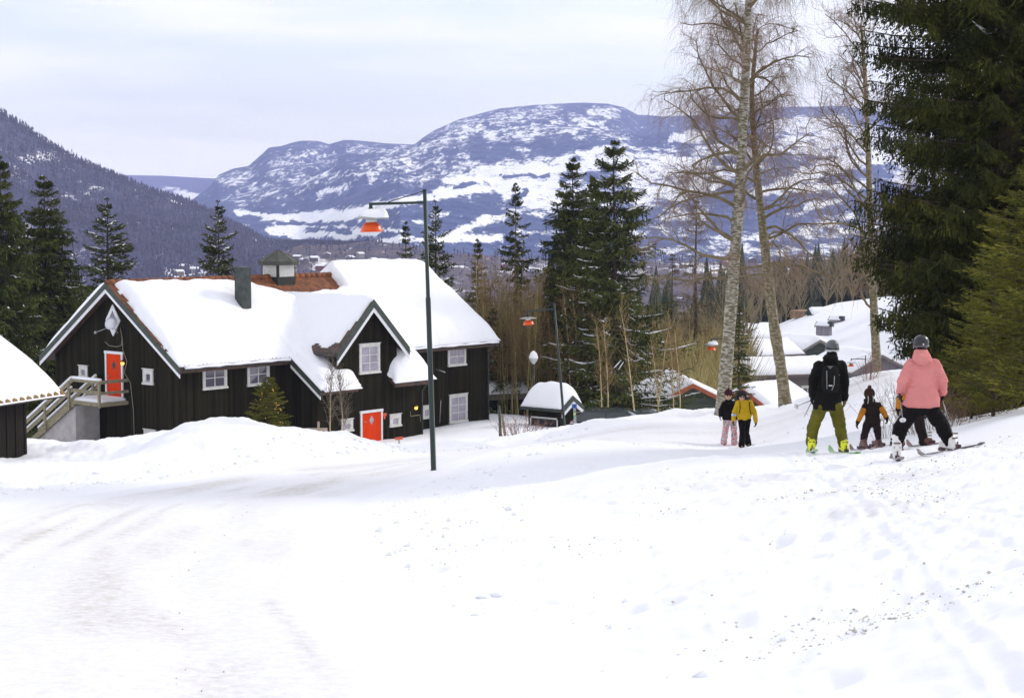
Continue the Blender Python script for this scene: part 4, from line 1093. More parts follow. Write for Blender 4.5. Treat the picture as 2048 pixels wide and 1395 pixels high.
    return (np.vstack(VS), np.vstack(FS)), (np.vstack([VT, VW]), np.vstack([FT, FW + len(VT)])), SN
def spruce_thing(name, data, label, cat, nmat, group=None, parts=('needles', 'trunk', 'branch_snow')):
    t = thing(name, label, cat, group=group)
    nd, wd, sn_ = data
    link(parts[0], np_mesh(parts[0], *nd, nmat), t)
    link(parts[1], np_mesh(parts[1], *wd, BARK_S, smooth=True), t)
    if sn_ is not None: link(parts[2], np_mesh(parts[2], *sn_, SNOW, smooth=True), t)['kind'] = 'stuff'
    return t
cone = lambda R_: (lambda q: R_ * (1 - q) ** .72 * (1 if q > .10 else .7 + q * 3) + .03)
protoH = 14.0
protos = {
 'dense': spruce(14, cone(3.1), .6, 390, 17, 5, 1, snow=.30, snk=.7, sl=.26, sw=.040, snow_low=1, curtain=1800, jitter=.28, hang=.45),
 'layered': spruce(14, cone(3.8), .6, 300, 17, 5, 2, snow=.75, snow_low=1, droop=.38, lift=.36, hang=.45, sl=.25, sw=.036, curtain=1200, jitter=.22, snk=.75, nwh=22, whk=.45),
 'open': spruce(14, cone(2.9), .8, 190, 14, 5, 3, snow=.55, droop=.10, lift=.26, hang=.3, sl=.27, sw=.042, jitter=.38, nwh=24, snk=.8, whk=.8),
 'slim': spruce(14, cone(1.9), .8, 230, 11, 4, 4, snow=.3, snow_low=1, sl=.25, sw=.042, jitter=.3),
 'high': spruce(14, lambda q: 0.5 if q < .50 else 2.5 * (1 - q) ** .7 * min(1, (q - .5) * 5 + .35), 7.0, 110, 14, 5, 5, droop=.20, hang=.3, sl=.27, sw=.042, snow=.2, nwh=34, jitter=.4, whk=1),
 'thin': spruce(14, cone(2.1), 3.0, 120, 9, 3, 6, droop=.15, hang=.5, sl=.3, sw=.022, jitter=.3),
}
protos_o = {}
def place_tree(kind, px, top, Y, rad_px, label, group, cat='spruce', mtl=None):
    x = at(px, 500, Y).x; zb = gzf(x, Y); zt = at(px, top, Y).z; H = zt - zb
    if kind not in protos_o:
        protos_o[kind] = spruce_thing('spruce_tree', protos[kind], label, cat, mtl or NEEDLE, group); o = protos_o[kind]
    else: o = copy_tree(protos_o[kind])
    o['label'] = label; o['category'] = cat; o['group'] = group
    Rm = {'dense': 3.1, 'layered': 3.8, 'open': 2.9, 'slim': 1.9, 'high': 2.5, 'thin': 2.1}[kind]
    s = (1.36 if kind in ('dense', 'layered') else 1.2) * rad_px / F * Y / Rm
    o.location = (x, Y, zb - .15); o.scale = (s, s, H / 14.0); o.rotation_euler = (0, 0, random.random() * 6.28)
    return o
GL = 'spruces standing behind the black house'; GR = 'spruces standing in the hollow right of the black house'
place_tree('dense', 4, 308, 92, 85, 'tall dark spruce cut off by the left edge of the photo', GL)
place_tree('dense', 90, 348, 96, 98, 'tall full spruce behind the snowy shed roof, second from the left', GL)
place_tree('open', 216, 393, 104, 108, 'wide snow dusted spruce rising just left of the big gable', GL)
place_tree('open', 437, 398, 115, 78, 'spruce alone behind the ridge, left of the chimney', GL)
place_tree('dense', 40, 470, 112, 80, 'shorter dark spruce filling the gap between the two leftmost spruces', GL)
place_tree('dense', 150, 540, 108, 75, 'low dark spruce behind the left barge board of the gable', GL)
place_tree('slim', 812, 440, 130, 42, 'small pointed spruce left of the near street lamp pole, above the snowy ridge', GR)
place_tree('open', 871, 398, 112, 62, 'spruce just right of the near street lamp pole above the snowy roof end', GR)
place_tree('slim', 955, 474, 108, 44, 'slim dark spruce between the roof end and the high crowned conifer', GR)
place_tree('high', 1031, 362, 104, 58, 'tall conifer with a long bare pale trunk and a high crown', GR)
place_tree('dense', 1146, 312, 100, 88, 'dense dark spruce, left one of the tall central pair', GR)
place_tree('dense', 1186, 352, 104, 70, 'dark spruce squeezed in between the tall central pair', GR)
place_tree('layered', 1228, 277, 95, 128, 'tallest central spruce with snow lines along its drooping branches', GR)
place_tree('layered', 985, 612, 97, 60, 'short snow laden spruce against the right corner of the house', GR)
place_tree('dense', 1100, 560, 118, 70, 'low spruce in the dark behind the far street lamp', GR)
place_tree('layered', 1268, 600, 120, 70, 'low snow streaked spruce below the tallest central spruce', GR)
place_tree('slim', 1480, 600, 72, 30, 'small green spruce behind the two walkers', GR)
place_tree('layered', 1218, 640, 120, 80, 'half hidden spruce behind the bare saplings', GR)
BARKP = mat('pine_bark_pale', (0.26, 0.19, 0.10), .9, noise=.3, nscale=5)
for c in protos_o['high'].children:
    if c.name.startswith('trunk'): c.data.materials[0] = BARKP
THIN = island_mat('thin_brown_green_needles', [(0.05, 0.05, 0.02), (0.09, 0.075, 0.03), (0.12, 0.085, 0.04), (0.13, 0.10, 0.06)])
place_tree('thin', 1392, 398, 125, 70, 'thin brownish larch left of the leaning birch', 'thin larches around the birches', 'larch', THIN)
place_tree('thin', 1345, 505, 132, 60, 'small brownish larch between the central spruces and the birch', 'thin larches around the birches', 'larch', THIN)
place_tree('thin', 1470, 470, 140, 55, 'brownish larch seen between the two birch trunks', 'thin larches around the birches', 'larch', THIN)

# the huge spruce on the right
def bigR(q):
    z = q * 25.0                                     # metres over its foot at z=-4.75
    return float(np.interp(z, [0, .5, 1.0, 1.9, 3.2, 4.4, 5.5, 7.0, 9.5, 14, 20, 25], [1.0, 1.4, 1.7, 2.4, 2.8, 3.25, 3.1, 3.0, 3.2, 2.7, 1.5, .2]))
big = spruce(25, bigR, .5, 1250, 30, 11, 21, sl=.13, sw=.0175, droop=.22, lift=.22, hang=.6, snow=.03, trunk_r=.34, curtain=125000, jitter=.2, zexp=1.7, latk=.34, snk=.55, nwh=40, whk=.95)
bt = spruce_thing('spruce_tree', big, 'huge near black green spruce filling the right edge behind the pink jacket', 'spruce', NEEDLE_B)
bx_ = at(2010, 800, 40.5); bt.location = (bx_.x, 40.5, gzf(bx_.x, 40.5) - .1); bt.rotation_euler = (0, 0, 1.0)
big2 = spruce(22, lambda q: 3.2 * (1 - q) ** .6, .8, 520, 18, 6, 22, sl=.26, sw=.045, droop=.30, lift=.18, hang=.75, trunk_r=.3, curtain=15000, zexp=1.4)
bt2 = spruce_thing('spruce_tree', big2, 'dark spruce half hidden behind the huge right hand spruce, at the photo edge', 'spruce', NEEDLE_B)
bt2.location = (14.3, 45, gzf(14.3, 45)); 
# young spruces in front of it
yg = spruce(6.5, cone(1.75), .25, 330, 13, 5, 31, sl=.15, sw=.016, droop=-.12, lift=.12, hang=.12, slope_up=.2, trunk_r=.06, jitter=.42)
y1 = spruce_thing('young_spruce', yg, 'olive green young spruce cut by the right photo edge in front of the huge spruce', 'young spruce', NEEDLE_Y, 'young spruces at the right edge')
def put_y(o, px, top, Y, rad_px, lab):
    x = at(px, 600, Y).x; zb = gzf(x, Y); H = at(px, top, Y).z - zb
    o.location = (x, Y, zb - .05); s = rad_px / F * Y / 1.75; o.scale = (s, s, H / 6.5); o['label'] = lab; o.rotation_euler = (0, 0, px * .7)
put_y(y1, 2095, 235, 31, 190, y1['label'])
for px, top, Y, r, lab in ((1990, 425, 33, 105, 'slender young spruce tip right above the pink skier, middle one of the three'), (1948, 590, 34.5, 75, 'lowest and leftmost of the young spruces beside the pink skier')):
    put_y(copy_tree(y1), px, top, Y, r, lab)

# ------------------------------------------------------------------ birches
def birch_bark(name, base, patch, pos=(.48, .56), sc=(3.5, 3.5, 11)):
    m = bpy.data.materials.new(name); m.use_nodes = True; t = m.node_tree; b = t.nodes['Principled BSDF']; b.inputs['Roughness'].default_value = .8
    tcn = N(t, 'ShaderNodeTexCoord'); mpn = N(t, 'ShaderNodeMapping'); mpn.inputs['Scale'].default_value = sc; t.links.new(tcn.outputs['Object'], mpn.inputs[0])
    n1 = N(t, 'ShaderNodeTexNoise'); n1.inputs['Scale'].default_value = 1; n1.inputs['Detail'].default_value = 6; n1.inputs['Roughness'].default_value = .65; t.links.new(mpn.outputs[0], n1.inputs['Vector'])
    rr = N(t, 'ShaderNodeValToRGB'); rr.color_ramp.elements[0].position = pos[0]; rr.color_ramp.elements[1].position = pos[1]
    rr.color_ramp.elements[0].color = (*patch, 1); rr.color_ramp.elements[1].color = (*base, 1); t.links.new(n1.outputs[0], rr.inputs[0]); t.links.new(rr.outputs[0], b.inputs['Base Color'])
    bp = N(t, 'ShaderNodeBump'); bp.inputs['Strength'].default_value = .5; bp.inputs['Distance'].default_value = .03; t.links.new(n1.outputs[0], bp.inputs['Height']); t.links.new(bp.outputs[0], b.inputs['Normal'])
    return m
BIRCH = birch_bark('birch_bark', (0.44, 0.41, 0.34), (0.12, 0.10, 0.045), (.44, .58), (5, 5, 16))
BIRCH2 = birch_bark('mossy_birch_bark', (0.36, 0.31, 0.22), (0.14, 0.115, 0.05), (.46, .62), (7, 7, 13))
LIMB = mat('birch_limb_bark', (0.12, 0.095, 0.04), .85, col2=(0.24, 0.19, 0.10), nscale=3)
TWIG = mat('birch_twigs', (0.20, 0.13, 0.085), .85, col2=(0.36, 0.255, 0.18), nscale=1.5)
K = 7
def curve(p, d, L, g, bend=(0, 0, 0), wob=.12):
    pts = [np.array(p, float)]; d = np.array(d, float); d /= np.linalg.norm(d); st_ = L / (K - 1)
    for i in range(K - 1):
        d = d + np.array(bend) / (K - 1) + g.normal(size=3) * wob
        d /= np.linalg.norm(d); pts.append(pts[-1] + d * st_)
    return np.array(pts), d
def bare_tree(trunk_px, r0, seed, nl, zlo, limb_len, asc, hang, twigs, bark, lab, name='birch_tree', cat='birch', group=None, n2=9, n3=5, minr=.009, top_r=.04, spread=1.0, low_dead=0, left_bias=0, nt_=6):
    g = np.random.default_rng(seed)
    Y = trunk_px[0][2]
    tp = np.array([tuple(at(x, y, Yk)) for x, y, Yk in trunk_px]); base = tp[0].copy(); base[2] = min(base[2], gzf(base[0], base[1]) ) ; 
    tp[0] = base; tp = tp - base; tp[0, 2] -= .3
    u = np.linspace(0, len(tp) - 1, 40)
    TPp = np.stack([np.interp(u, np.arange(len(tp)), tp[:, k]) for k in range(3)], 1)
    for _ in range(3): TPp[1:-1] = (TPp[:-2] + TPp[1:-1] * 2 + TPp[2:]) / 4
    Htot = TPp[-1, 2]
    f = np.clip(TPp[:, 2] / Htot, 0, 1)
    TR = r0 * (1 - f) ** .75 + top_r; TR[:4] *= np.array([1.55, 1.25, 1.1, 1.03]); TR *= 1 + .05 * g.normal(size=40)
    limbs, limbr, twg, twr = [], [], [], []
    for i in range(nl):
        q = zlo + (1 - zlo) * ((i + g.random()) / nl) ** .9
        j = np.searchsorted(f, q); j = min(j, 39)
        p = TPp[j]; a = g.random() * 6.283
        if left_bias and g.random() < left_bias: a = math.pi + g.normal() * .7
        top = (q - zlo) / (1 - zlo)
        L = limb_len * (1 - .5 * top) * g.uniform(.6, 1.15); L *= .6 + .4 * min(1, top * 5 + .2)
        el = asc * (.55 + .7 * top)
        d = [math.cos(a) * math.cos(el), math.sin(a) * math.cos(el), math.sin(el)]
        low = top < low_dead
        pts, de = curve(p, d, L, g, (math.cos(a) * .4 * spread, math.sin(a) * .4 * spread, -.45 if low else (-.35 * hang)), .23)
        rl = np.linspace(min(TR[j] * .42, .014 * L + .018), .015, K)
        limbs.append(pts); limbr.append(rl)
        m2 = max(3, int(n2 * L / limb_len * 1.3))
        for k in range(m2):
            s = .22 + .78 * (k + g.random()) / m2; fi = s * (K - 1); i0 = min(int(fi), K - 2); pp = pts[i0] + (pts[i0 + 1] - pts[i0]) * (fi - i0)
            dd = (pts[i0 + 1] - pts[i0]); dd /= np.linalg.norm(dd); sd_ = g.normal(size=3); sd_ -= dd * sd_.dot(dd); sd_ /= np.linalg.norm(sd_)
            L2 = L * .38 * g.uniform(.5, 1.1) * (1.15 - s * .6)
            p2, d2 = curve(pp, dd * .7 + sd_ * .8 + np.array([0, 0, .15]), L2, g, (0, 0, -.5 * hang), .2)
            limbs.append(p2); limbr.append(np.linspace(max(.014, .011 * L2 + .008), minr * 1.2, K))
            for k3 in range(n3):
                s3 = .2 + .8 * (k3 + g.random()) / n3; fi = s3 * (K - 1); i0 = min(int(fi), K - 2); p3_ = p2[i0] + (p2[i0 + 1] - p2[i0]) * (fi - i0)
                dd3 = (p2[i0 + 1] - p2[i0]); dd3 /= np.linalg.norm(dd3); sd3 = g.normal(size=3); sd3 /= np.linalg.norm(sd3)
                L3 = g.uniform(.35, .95) * (.5 + .5 * L / limb_len)
                p3, d3 = curve(p3_, dd3 * .6 + sd3 * .8, L3, g, (0, 0, -.9 * hang), .22)
                twg.append(p3); twr.append(np.linspace(minr, minr * .6, K))
                for k4 in range(int(nt_ * (.4 if low else 1))):
                    i4 = g.integers(1, K); L4 = g.uniform(.3, 1.0) * twigs
                    dd4 = g.normal(size=3) * .5 + d3 * .5
                    p4, _ = curve(p3[i4], dd4, L4, g, (0, 0, -2.6 * hang), .12)
                    twg.append(p4); twr.append(np.linspace(minr * .62, minr * .36, K))
    t = thing(name, lab, cat, tuple(base), 0, group)
    V, Fq = tubes_np(TPp[None], TR[None], 14); link('trunk', np_mesh('trunk', V, Fq, bark, smooth=True), t)
    V, Fq = tubes_np(np.array(limbs), np.array(limbr), 5); link('limbs', np_mesh('limbs', V, Fq, LIMB, smooth=True), t)
    V, Fq = tubes_np(np.array(twg), np.array(twr), 3); link('twigs', np_mesh('twigs', V, Fq, TWIG), t)
    return t
bare_tree([(1443, 823, 60), (1452, 740, 60), (1463, 600, 60), (1474, 450, 60), (1484, 300, 60), (1491, 150, 60), (1497, 20, 60), (1500, -120, 60), (1503, -260, 60), (1505, -380, 60)], .195, 5, 66, .20, 4.1, .85, .75, 1.15, BIRCH,
    'tallest birch with white speckled leaning trunk rising behind the two walkers', left_bias=.35, low_dead=.25, minr=.0056, nt_=6, group='birches')
bare_tree([(1573, 815, 62), (1563, 740, 62), (1546, 640, 62), (1528, 480, 62), (1517, 380, 62), (1508, 280, 62), (1502, 190, 62), (1515, 60, 62)], .175, 15, 40, .26, 3.4, .55, .6, .7, BIRCH2,
    'mossy birch with a bowed greenish trunk right of the white speckled one', low_dead=.6, minr=.0062, nt_=5, group='birches')
bare_tree([(1757, 768, 60), (1752, 700, 60), (1747, 600, 60), (1742, 480, 60), (1738, 350, 60), (1734, 220, 60), (1728, 120, 60), (1722, 50, 60)], .115, 25, 34, .2, 3.6, 1.0, -.25, .6, BIRCH2,
    'straight greenish trunked bare tree with steeply rising branches beside the spruce', name='bare_tree', cat='bare tree', left_bias=.55, minr=.0062, nt_=4, spread=.4)

# ------------------------------------------------------------------ saplings
STEM = mat('alder_stem', (0.38, 0.30, 0.13), .8, col2=(0.62, 0.50, 0.30), nscale=1.2)
STEMG = mat('green_stem', (0.28, 0.26, 0.07), .8, col2=(0.46, 0.40, 0.16), nscale=2)
TWIGB = mat('brown_twigs', (0.19, 0.12, 0.04), .85, col2=(0.30, 0.21, 0.085), nscale=.8)
def sapling(seed, H, nb, stems=1, r=.05, ht=1.4):
    g = np.random.default_rng(seed); S_, SR_, T_, TR_ = [], [], [], []
    for s in range(stems):
        b0 = [g.normal() * .25 * (stems > 1), g.normal() * .25 * (stems > 1), -.3]
        h = H * g.uniform(.75, 1.05)
        pts, _ = curve(b0, [g.normal() * .05, g.normal() * .05, 1], h, g, (g.normal() * .1, g.normal() * .1, .2), .022)
        S_.append(pts); SR_.append(np.linspace(r, .012, K))
        for k in range(nb):
            s_ = .3 + .7 * (k + g.random()) / nb; fi = s_ * (K - 1); i0 = min(int(fi), K - 2); pp = pts[i0] + (pts[i0 + 1] - pts[i0]) * (fi - i0)
            a = g.random() * 6.28; L = ht * (1.15 - s_ * .7) * g.uniform(.5, 1.2)
            p2, _ = curve(pp, [math.cos(a) * .6, math.sin(a) * .6, .9], L, g, (0, 0, .35), .10)
            T_.append(p2); TR_.append(np.linspace(.018, .008, K))
            for q in range(5):
                i4 = g.integers(1, K); p3, _ = curve(p2[i4], g.normal(size=3) * .6 + [0, 0, .6], g.uniform(.3, .8), g, (0, 0, .2), .14)
                T_.append(p3); TR_.append(np.linspace(.010, .006, K))
    return tubes_np(np.array(S_), np.array(SR_), 6), tubes_np(np.array(T_), np.array(TR_), 3)
saps = []
for i, (H, nb, stems, r, m_) in enumerate(((8, 26, 1, .062, STEM), (7, 20, 3, .030, STEMG), (6, 24, 2, .045, STEM), (7.5, 18, 4, .026, STEMG))):
    a_, b_ = sapling(50 + i, H, nb, stems, r)
    t = thing('sapling', '', 'sapling'); link('stem', np_mesh('stem', *a_, m_, smooth=True), t); link('twigs', np_mesh('twigs', *b_, TWIGB), t)
    saps.append([t, H, 0])
GS = 'bare saplings in the hollow behind the snow bank'
def sap(kind, px, Y, H, lab, lean=0):
    o = saps[kind]
    t = o[0] if o[2] == 0 else copy_tree(o[0]); o[2] = 1
    x = at(px, 700, Y).x; t.location = (x, Y, gzf(x, Y)); s = H / o[1]; t.scale = (s * .9, s * .9, s); t.rotation_euler = (0, lean, random.random() * 6.28)
    t['label'] = lab; t['group'] = GS
    return t
sap(0, 1273, 82, 6.6, 'pale trunked sapling rising at the left eave of the red edged cabin', R(-2))
sap(0, 1313, 84, 6.0, 'pale slender sapling standing before the cabin gable, left of its peak', R(-1))
sap(0, 1322, 86, 5.2, 'pale slender sapling close to the cabin gable peak')
sap(2, 1352, 84, 5.6, 'twin stemmed sapling before the right half of the cabin gable')
sap(2, 1206, 88, 6.0, 'twin stemmed pale sapling behind the parked green cars')
sap(0, 1130, 92, 5.2, 'pale sapling just right of the far lamp post')
rs = random.Random(5)
n_s = 0
for i in range(170):
    px = rs.uniform(1000, 1440) if i < 150 else rs.uniform(880, 1010)
    Y = rs.uniform(94, 128); kind = rs.choice([1, 3, 1, 3, 2])
    if px > 1262: Y = rs.uniform(118, 135)
    sap(kind, px, Y, rs.uniform(5.5, 9.0), 'thin bare sapling in the dense thicket between the house and the birches', R(rs.uniform(-3, 3)))
# two slender birches before the house wall
def small_birch(px, top, Y, seed, lab):
    (a_, b_) = sapling(seed, 6, 34, 1, .055, 1.5)
    x = at(px, 860, Y).x; zb = gzf(x, Y) - .1; H = at(px, top, Y).z - zb
    t = thing('young_birch', lab, 'young birch', (x, Y, zb), 0, 'young birches in front of the black house'); t.scale = (H / 6,) * 3
    link('stem', np_mesh('stem', *a_, mat('young_birch_bark', (0.42, 0.30, 0.17), .7, noise=.25, nscale=4), smooth=True), t); link('twigs', np_mesh('twigs', *b_, mat('grey_twigs', (0.14, 0.11, 0.08), .85)), t)
small_birch(661, 712, 68, 71, 'left one of two slender young birches before the black wall')
small_birch(693, 708, 69, 72, 'right one of two slender young birches, in front of the small cellar window')
# the lit yard spruce
yd = spruce(3.4, lambda q: 1.05 * (1 - q) ** .5, .1, 300, 12, 4, 77, sl=.16, sw=.022, droop=.05, lift=.15, hang=.2, trunk_r=.05, jitter=.3)
ys_ = spruce_thing('yard_spruce', yd, 'small yellow green spruce hung with lit fairy lights at the house wall', 'yard spruce', NEEDLE_Y)
x = at(537, 860, 72.5).x; zb = gzf(x, 72.5); H = at(537, 755, 72.5).z - zb; ys_.location = (x, 72.5, zb); ys_.scale = (52 / F * 72.5 / 1.05,) * 2 + (H / 3.4,)
m = MB(); g = random.Random(3)
for k in range(46):
    q = g.random() ** 1.2; a = g.random() * 6.28; r = 1.05 * (1 - q) ** .82 * .93
    m.ball((r * math.cos(a), r * math.sin(a), .3 + q * 3.0), .016, 6, 4)
m.build('fairy_light', mat('warm_fairy_light', (1, .6, .2), .4, emit=((1, .5, .12), .8)), ys_)
# ------------------------------------------------------------------ shrubs
def shrub(name, lab, loc, n, h, r, seed, mtl, upright=.9, rad=.006):
    g = np.random.default_rng(seed); T_, TR_ = [], []
    for i in range(n):
        a = g.random() * 6.28; q = g.random() ** .5
        b0 = [math.cos(a) * r * q * .6, math.sin(a) * r * q * .6, -.1]
        p, _ = curve(b0, [math.cos(a) * q * .5, math.sin(a) * q * .5, upright], h * g.uniform(.5, 1.1), g, (0, 0, .1), .09)
        T_.append(p); TR_.append(np.linspace(rad, rad * .5, K))
        for k in range(4):
            i4 = g.integers(2, K); p3, _ = curve(p[i4], g.normal(size=3) * .6 + [0, 0, .6], h * g.uniform(.15, .4), g, (0, 0, .1), .12)
            T_.append(p3); TR_.append(np.linspace(rad * .7, rad * .4, K))
    V, Fq = tubes_np(np.array(T_), np.array(TR_), 3)
    o = link(name, np_mesh(name, V, Fq, mtl)); o.location = loc; tag(o, lab, 'shrub'); return o
SHR = mat('red_brown_shrub_twigs', (0.24, 0.13, 0.10), .85, noise=.3, nscale=3)
SHB = mat('brown_shrub_twigs', (0.20, 0.12, 0.07), .85, noise=.3, nscale=3)
def gnd(px, py, Y): v = at(px, py, Y); return (v.x, Y, gzf(v.x, Y))
shrub('shrub', 'small leafless red twigged shrub in the snow before the house corner', gnd(1042, 872, 62), 60, .75, 1.1, 1, SHR, .6, .008)
shrub('shrub', 'thin upright bare twigs growing beside the small orange sleeved child', gnd(1775, 890, 33.5), 22, 1.1, .5, 2, SHB, 1, .004)
shrub('shrub', 'brown bare bush between the pink skier and the young spruces', gnd(1868, 850, 33.0), 70, .95, 1.2, 3, SHB, .8, .005)
shrub('shrub', 'brown bare undergrowth right below the huge spruce', gnd(1950, 850, 34.5), 60, .8, 1.2, 4, SHB, .8, .005)
shrub('shrub', 'few red twigs poking out of the bank below the straight bare tree', gnd(1738, 770, 58), 22, 1.0, .4, 5, SHR, 1, .008)
# ================================================================== far woods and village
rw = np.random.default_rng(9)
def in_village(px, Y):
    return (px > 1500) & (px < 1860) & (Y < 262) & (Y > 90)
def scatter(n, y0, y1, p0, p1, seed, gamma=1.0):
    g = np.random.default_rng(seed); Y = y0 * (y1 / y0) ** (g.random(n) ** gamma); px = g.uniform(p0, p1, n)
    return (px - 1024) / F * Y, Y, px, g
BARET = island_mat('tan_bare_thicket', [(0.11, 0.066, 0.028), (0.22, 0.17, 0.06), (0.46, 0.38, 0.17), (0.24, 0.22, 0.06), (0.58, 0.47, 0.27)])
MTREE = island_mat('mountain_tree_haze_tint', [(0.028, 0.034, 0.072), (0.055, 0.055, 0.10), (0.085, 0.07, 0.105)])  # tree colours share the haze blue painted into the slopes
CONIF = island_mat('far_conifer', [(0.012, 0.022, 0.016), (0.030, 0.045, 0.030), (0.05, 0.065, 0.04)])
BAREW = island_mat('far_bare_wood', [(0.15, 0.10, 0.065), (0.23, 0.17, 0.09), (0.24, 0.21, 0.11), (0.29, 0.22, 0.18)])
def conifers(X, Y, Z, H, g, layers=5):
    n = len(X); Vs, Fs = [], []; b = 0
    for l in range(layers):
        q = l / layers; k = 8
        r = H * .19 * (1 - q) * g.uniform(.75, 1.2, n); zt = Z + H * min(1, q + .42); zb = Z + H * (q * .92 + .04)
        a = g.random(n)[:, None] * 6.28 + np.linspace(0, 6.283, k, endpoint=False)[None]
        rr_k = r[:, None] * g.uniform(.6, 1.25, (n, k))
        R_ = np.stack([X[:, None] + np.cos(a) * rr_k, Y[:, None] + np.sin(a) * rr_k, zb[:, None] + H[:, None] * g.uniform(-.04, .04, (n, k))], -1)
        T_ = np.stack([X, Y, zt], -1)[:, None]
        V = np.concatenate([T_, R_], 1).reshape(-1, 3); base = (np.arange(n) * (k + 1))[:, None]
        j = np.arange(k)[None]
        Fq = np.stack([base + 0 * j, base + 1 + j, base + 1 + (j + 1) % k], -1).reshape(-1, 3)
        Vs.append(V); Fs.append(Fq + b); b += len(V)
    return np.vstack(Vs), np.vstack(Fs)
def bares(X, Y, Z, H, g, m=26, wf=1.0):
    n = len(X); h0 = g.uniform(.15, .85, (n, m)); ang = g.random((n, m)) * 6.283; L = H[:, None] * g.uniform(.18, .42, (n, m)) * (1.15 - h0 * .7)
    r0 = H[:, None] * .05 * g.random((n, m))
    B = np.stack([X[:, None] + np.cos(ang) * r0, Y[:, None] + np.sin(ang) * r0, Z[:, None] + H[:, None] * h0 * .8], -1)
    D = np.stack([np.cos(ang) * .5, np.sin(ang) * .5, g.uniform(.6, 1.2, (n, m))], -1); T_ = B + D * L[..., None]
    W = wf * (Y[:, None] * .00028 + .01) * g.uniform(.6, 1.4, (n, m)); S = np.stack([W, 0 * W, 0 * W], -1)
    V1 = np.stack([B - S, B + S, T_ + S * .3, T_ - S * .3], 2)
    # trunks
    w_ = (.35 + .65 * wf) * (Y * .0003 + .015); s_ = np.stack([w_, 0 * w_, 0 * w_], -1); b0 = np.stack([X, Y, Z - .3], -1); t0 = b0 + np.stack([H * g.normal(size=n) * .03, 0 * X, H], -1)
    V2 = np.stack([b0 - s_, b0 + s_, t0 + s_ * .2, t0 - s_ * .2], 1)
    V = np.vstack([V1.reshape(-1, 3), V2.reshape(-1, 3)])
    return V, np.arange(len(V)).reshape(-1, 4)
def wood(name, n, y0, y1, p0, p1, seed, kind, h0, h1, keep=None, mt=None, **kw):
    X, Y, px, g = scatter(n, y0, y1, p0, p1, seed); k = ~in_village(px, Y)
    if keep is not None: k &= keep(px, Y, g)
    X, Y = X[k], Y[k]; Z = gz(X, Y); H = g.uniform(h0, h1, len(X))
    V, Fq = (conifers if kind == 'c' else bares)(X, Y, Z, H, g, **kw)
    tag(link(name, np_mesh(name, V, Fq, mt or (CONIF if kind == 'c' else BAREW))), None, None, None, 'stuff')
clump = lambda s, lo: (lambda px, Y, g: vnoise(px / 90.0, np.log(Y) * 6, s) > lo)
wood('bare_woodland', 4200, 128, 860, -300, 2400, 1, 'b', 6, 11)
wood('conifer_woodland', 1300, 150, 860, -300, 2400, 2, 'c', 7, 14, clump(3, .45))
wood('conifer_woodland', 420, 150, 420, -300, 1000, 3, 'c', 8, 13, clump(5, .4))
wood('bare_thicket', 1300, 106, 160, -300, 1500, 4, 'b', 4.5, 9.5, mt=BARET, m=70, wf=.42)
wood('bare_thicket', 160, 102, 115, 930, 1100, 14, 'b', 3, 5.5, mt=BARET, m=70, wf=.35)
wood('bare_woodland', 3600, 300, 900, -300, 2400, 24, 'b', 6, 10)
# wood behind the village slope
wood('conifer_woodland', 260, 268, 420, 1500, 1700, 5, 'c', 7, 12, clump(8, .35))
wood('bare_woodland', 900, 262, 420, 1480, 2050, 6, 'b', 8, 13)
wood('bare_woodland', 500, 90, 220, 1850, 2300, 12, 'b', 5, 9)
# trees on the near mountainside and the low ridge, following their surfaces
def on_sheet(name, S_, n, seed, h0, h1, t1=1.02):
    X, Y, Z = S_; g = np.random.default_rng(seed); nt_, nx = Y.shape; lim = min(nt_ - 1, int((nt_ - 10) * t1))
    i = g.integers(0, lim, n); j = g.integers(0, nx, n)
    q = i[: n // 4]; i[: n // 4] = lim - 1 - (np.abs(g.normal(size=n // 4)) * 4).astype(int)
    x = (X + 0 * Y)[i, j] + g.normal(size=n) * 2; y = Y[i, j]; z = Z[i, j] - 1.5
    V, Fq = conifers(x, y, z, g.uniform(h0, h1, n), g, 2)
    tag(link(name, np_mesh(name, V, Fq, MTREE)), None, None, None, 'stuff')
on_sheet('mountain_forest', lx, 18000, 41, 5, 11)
on_sheet('ridge_forest', hx, 1500, 42, 5, 9)

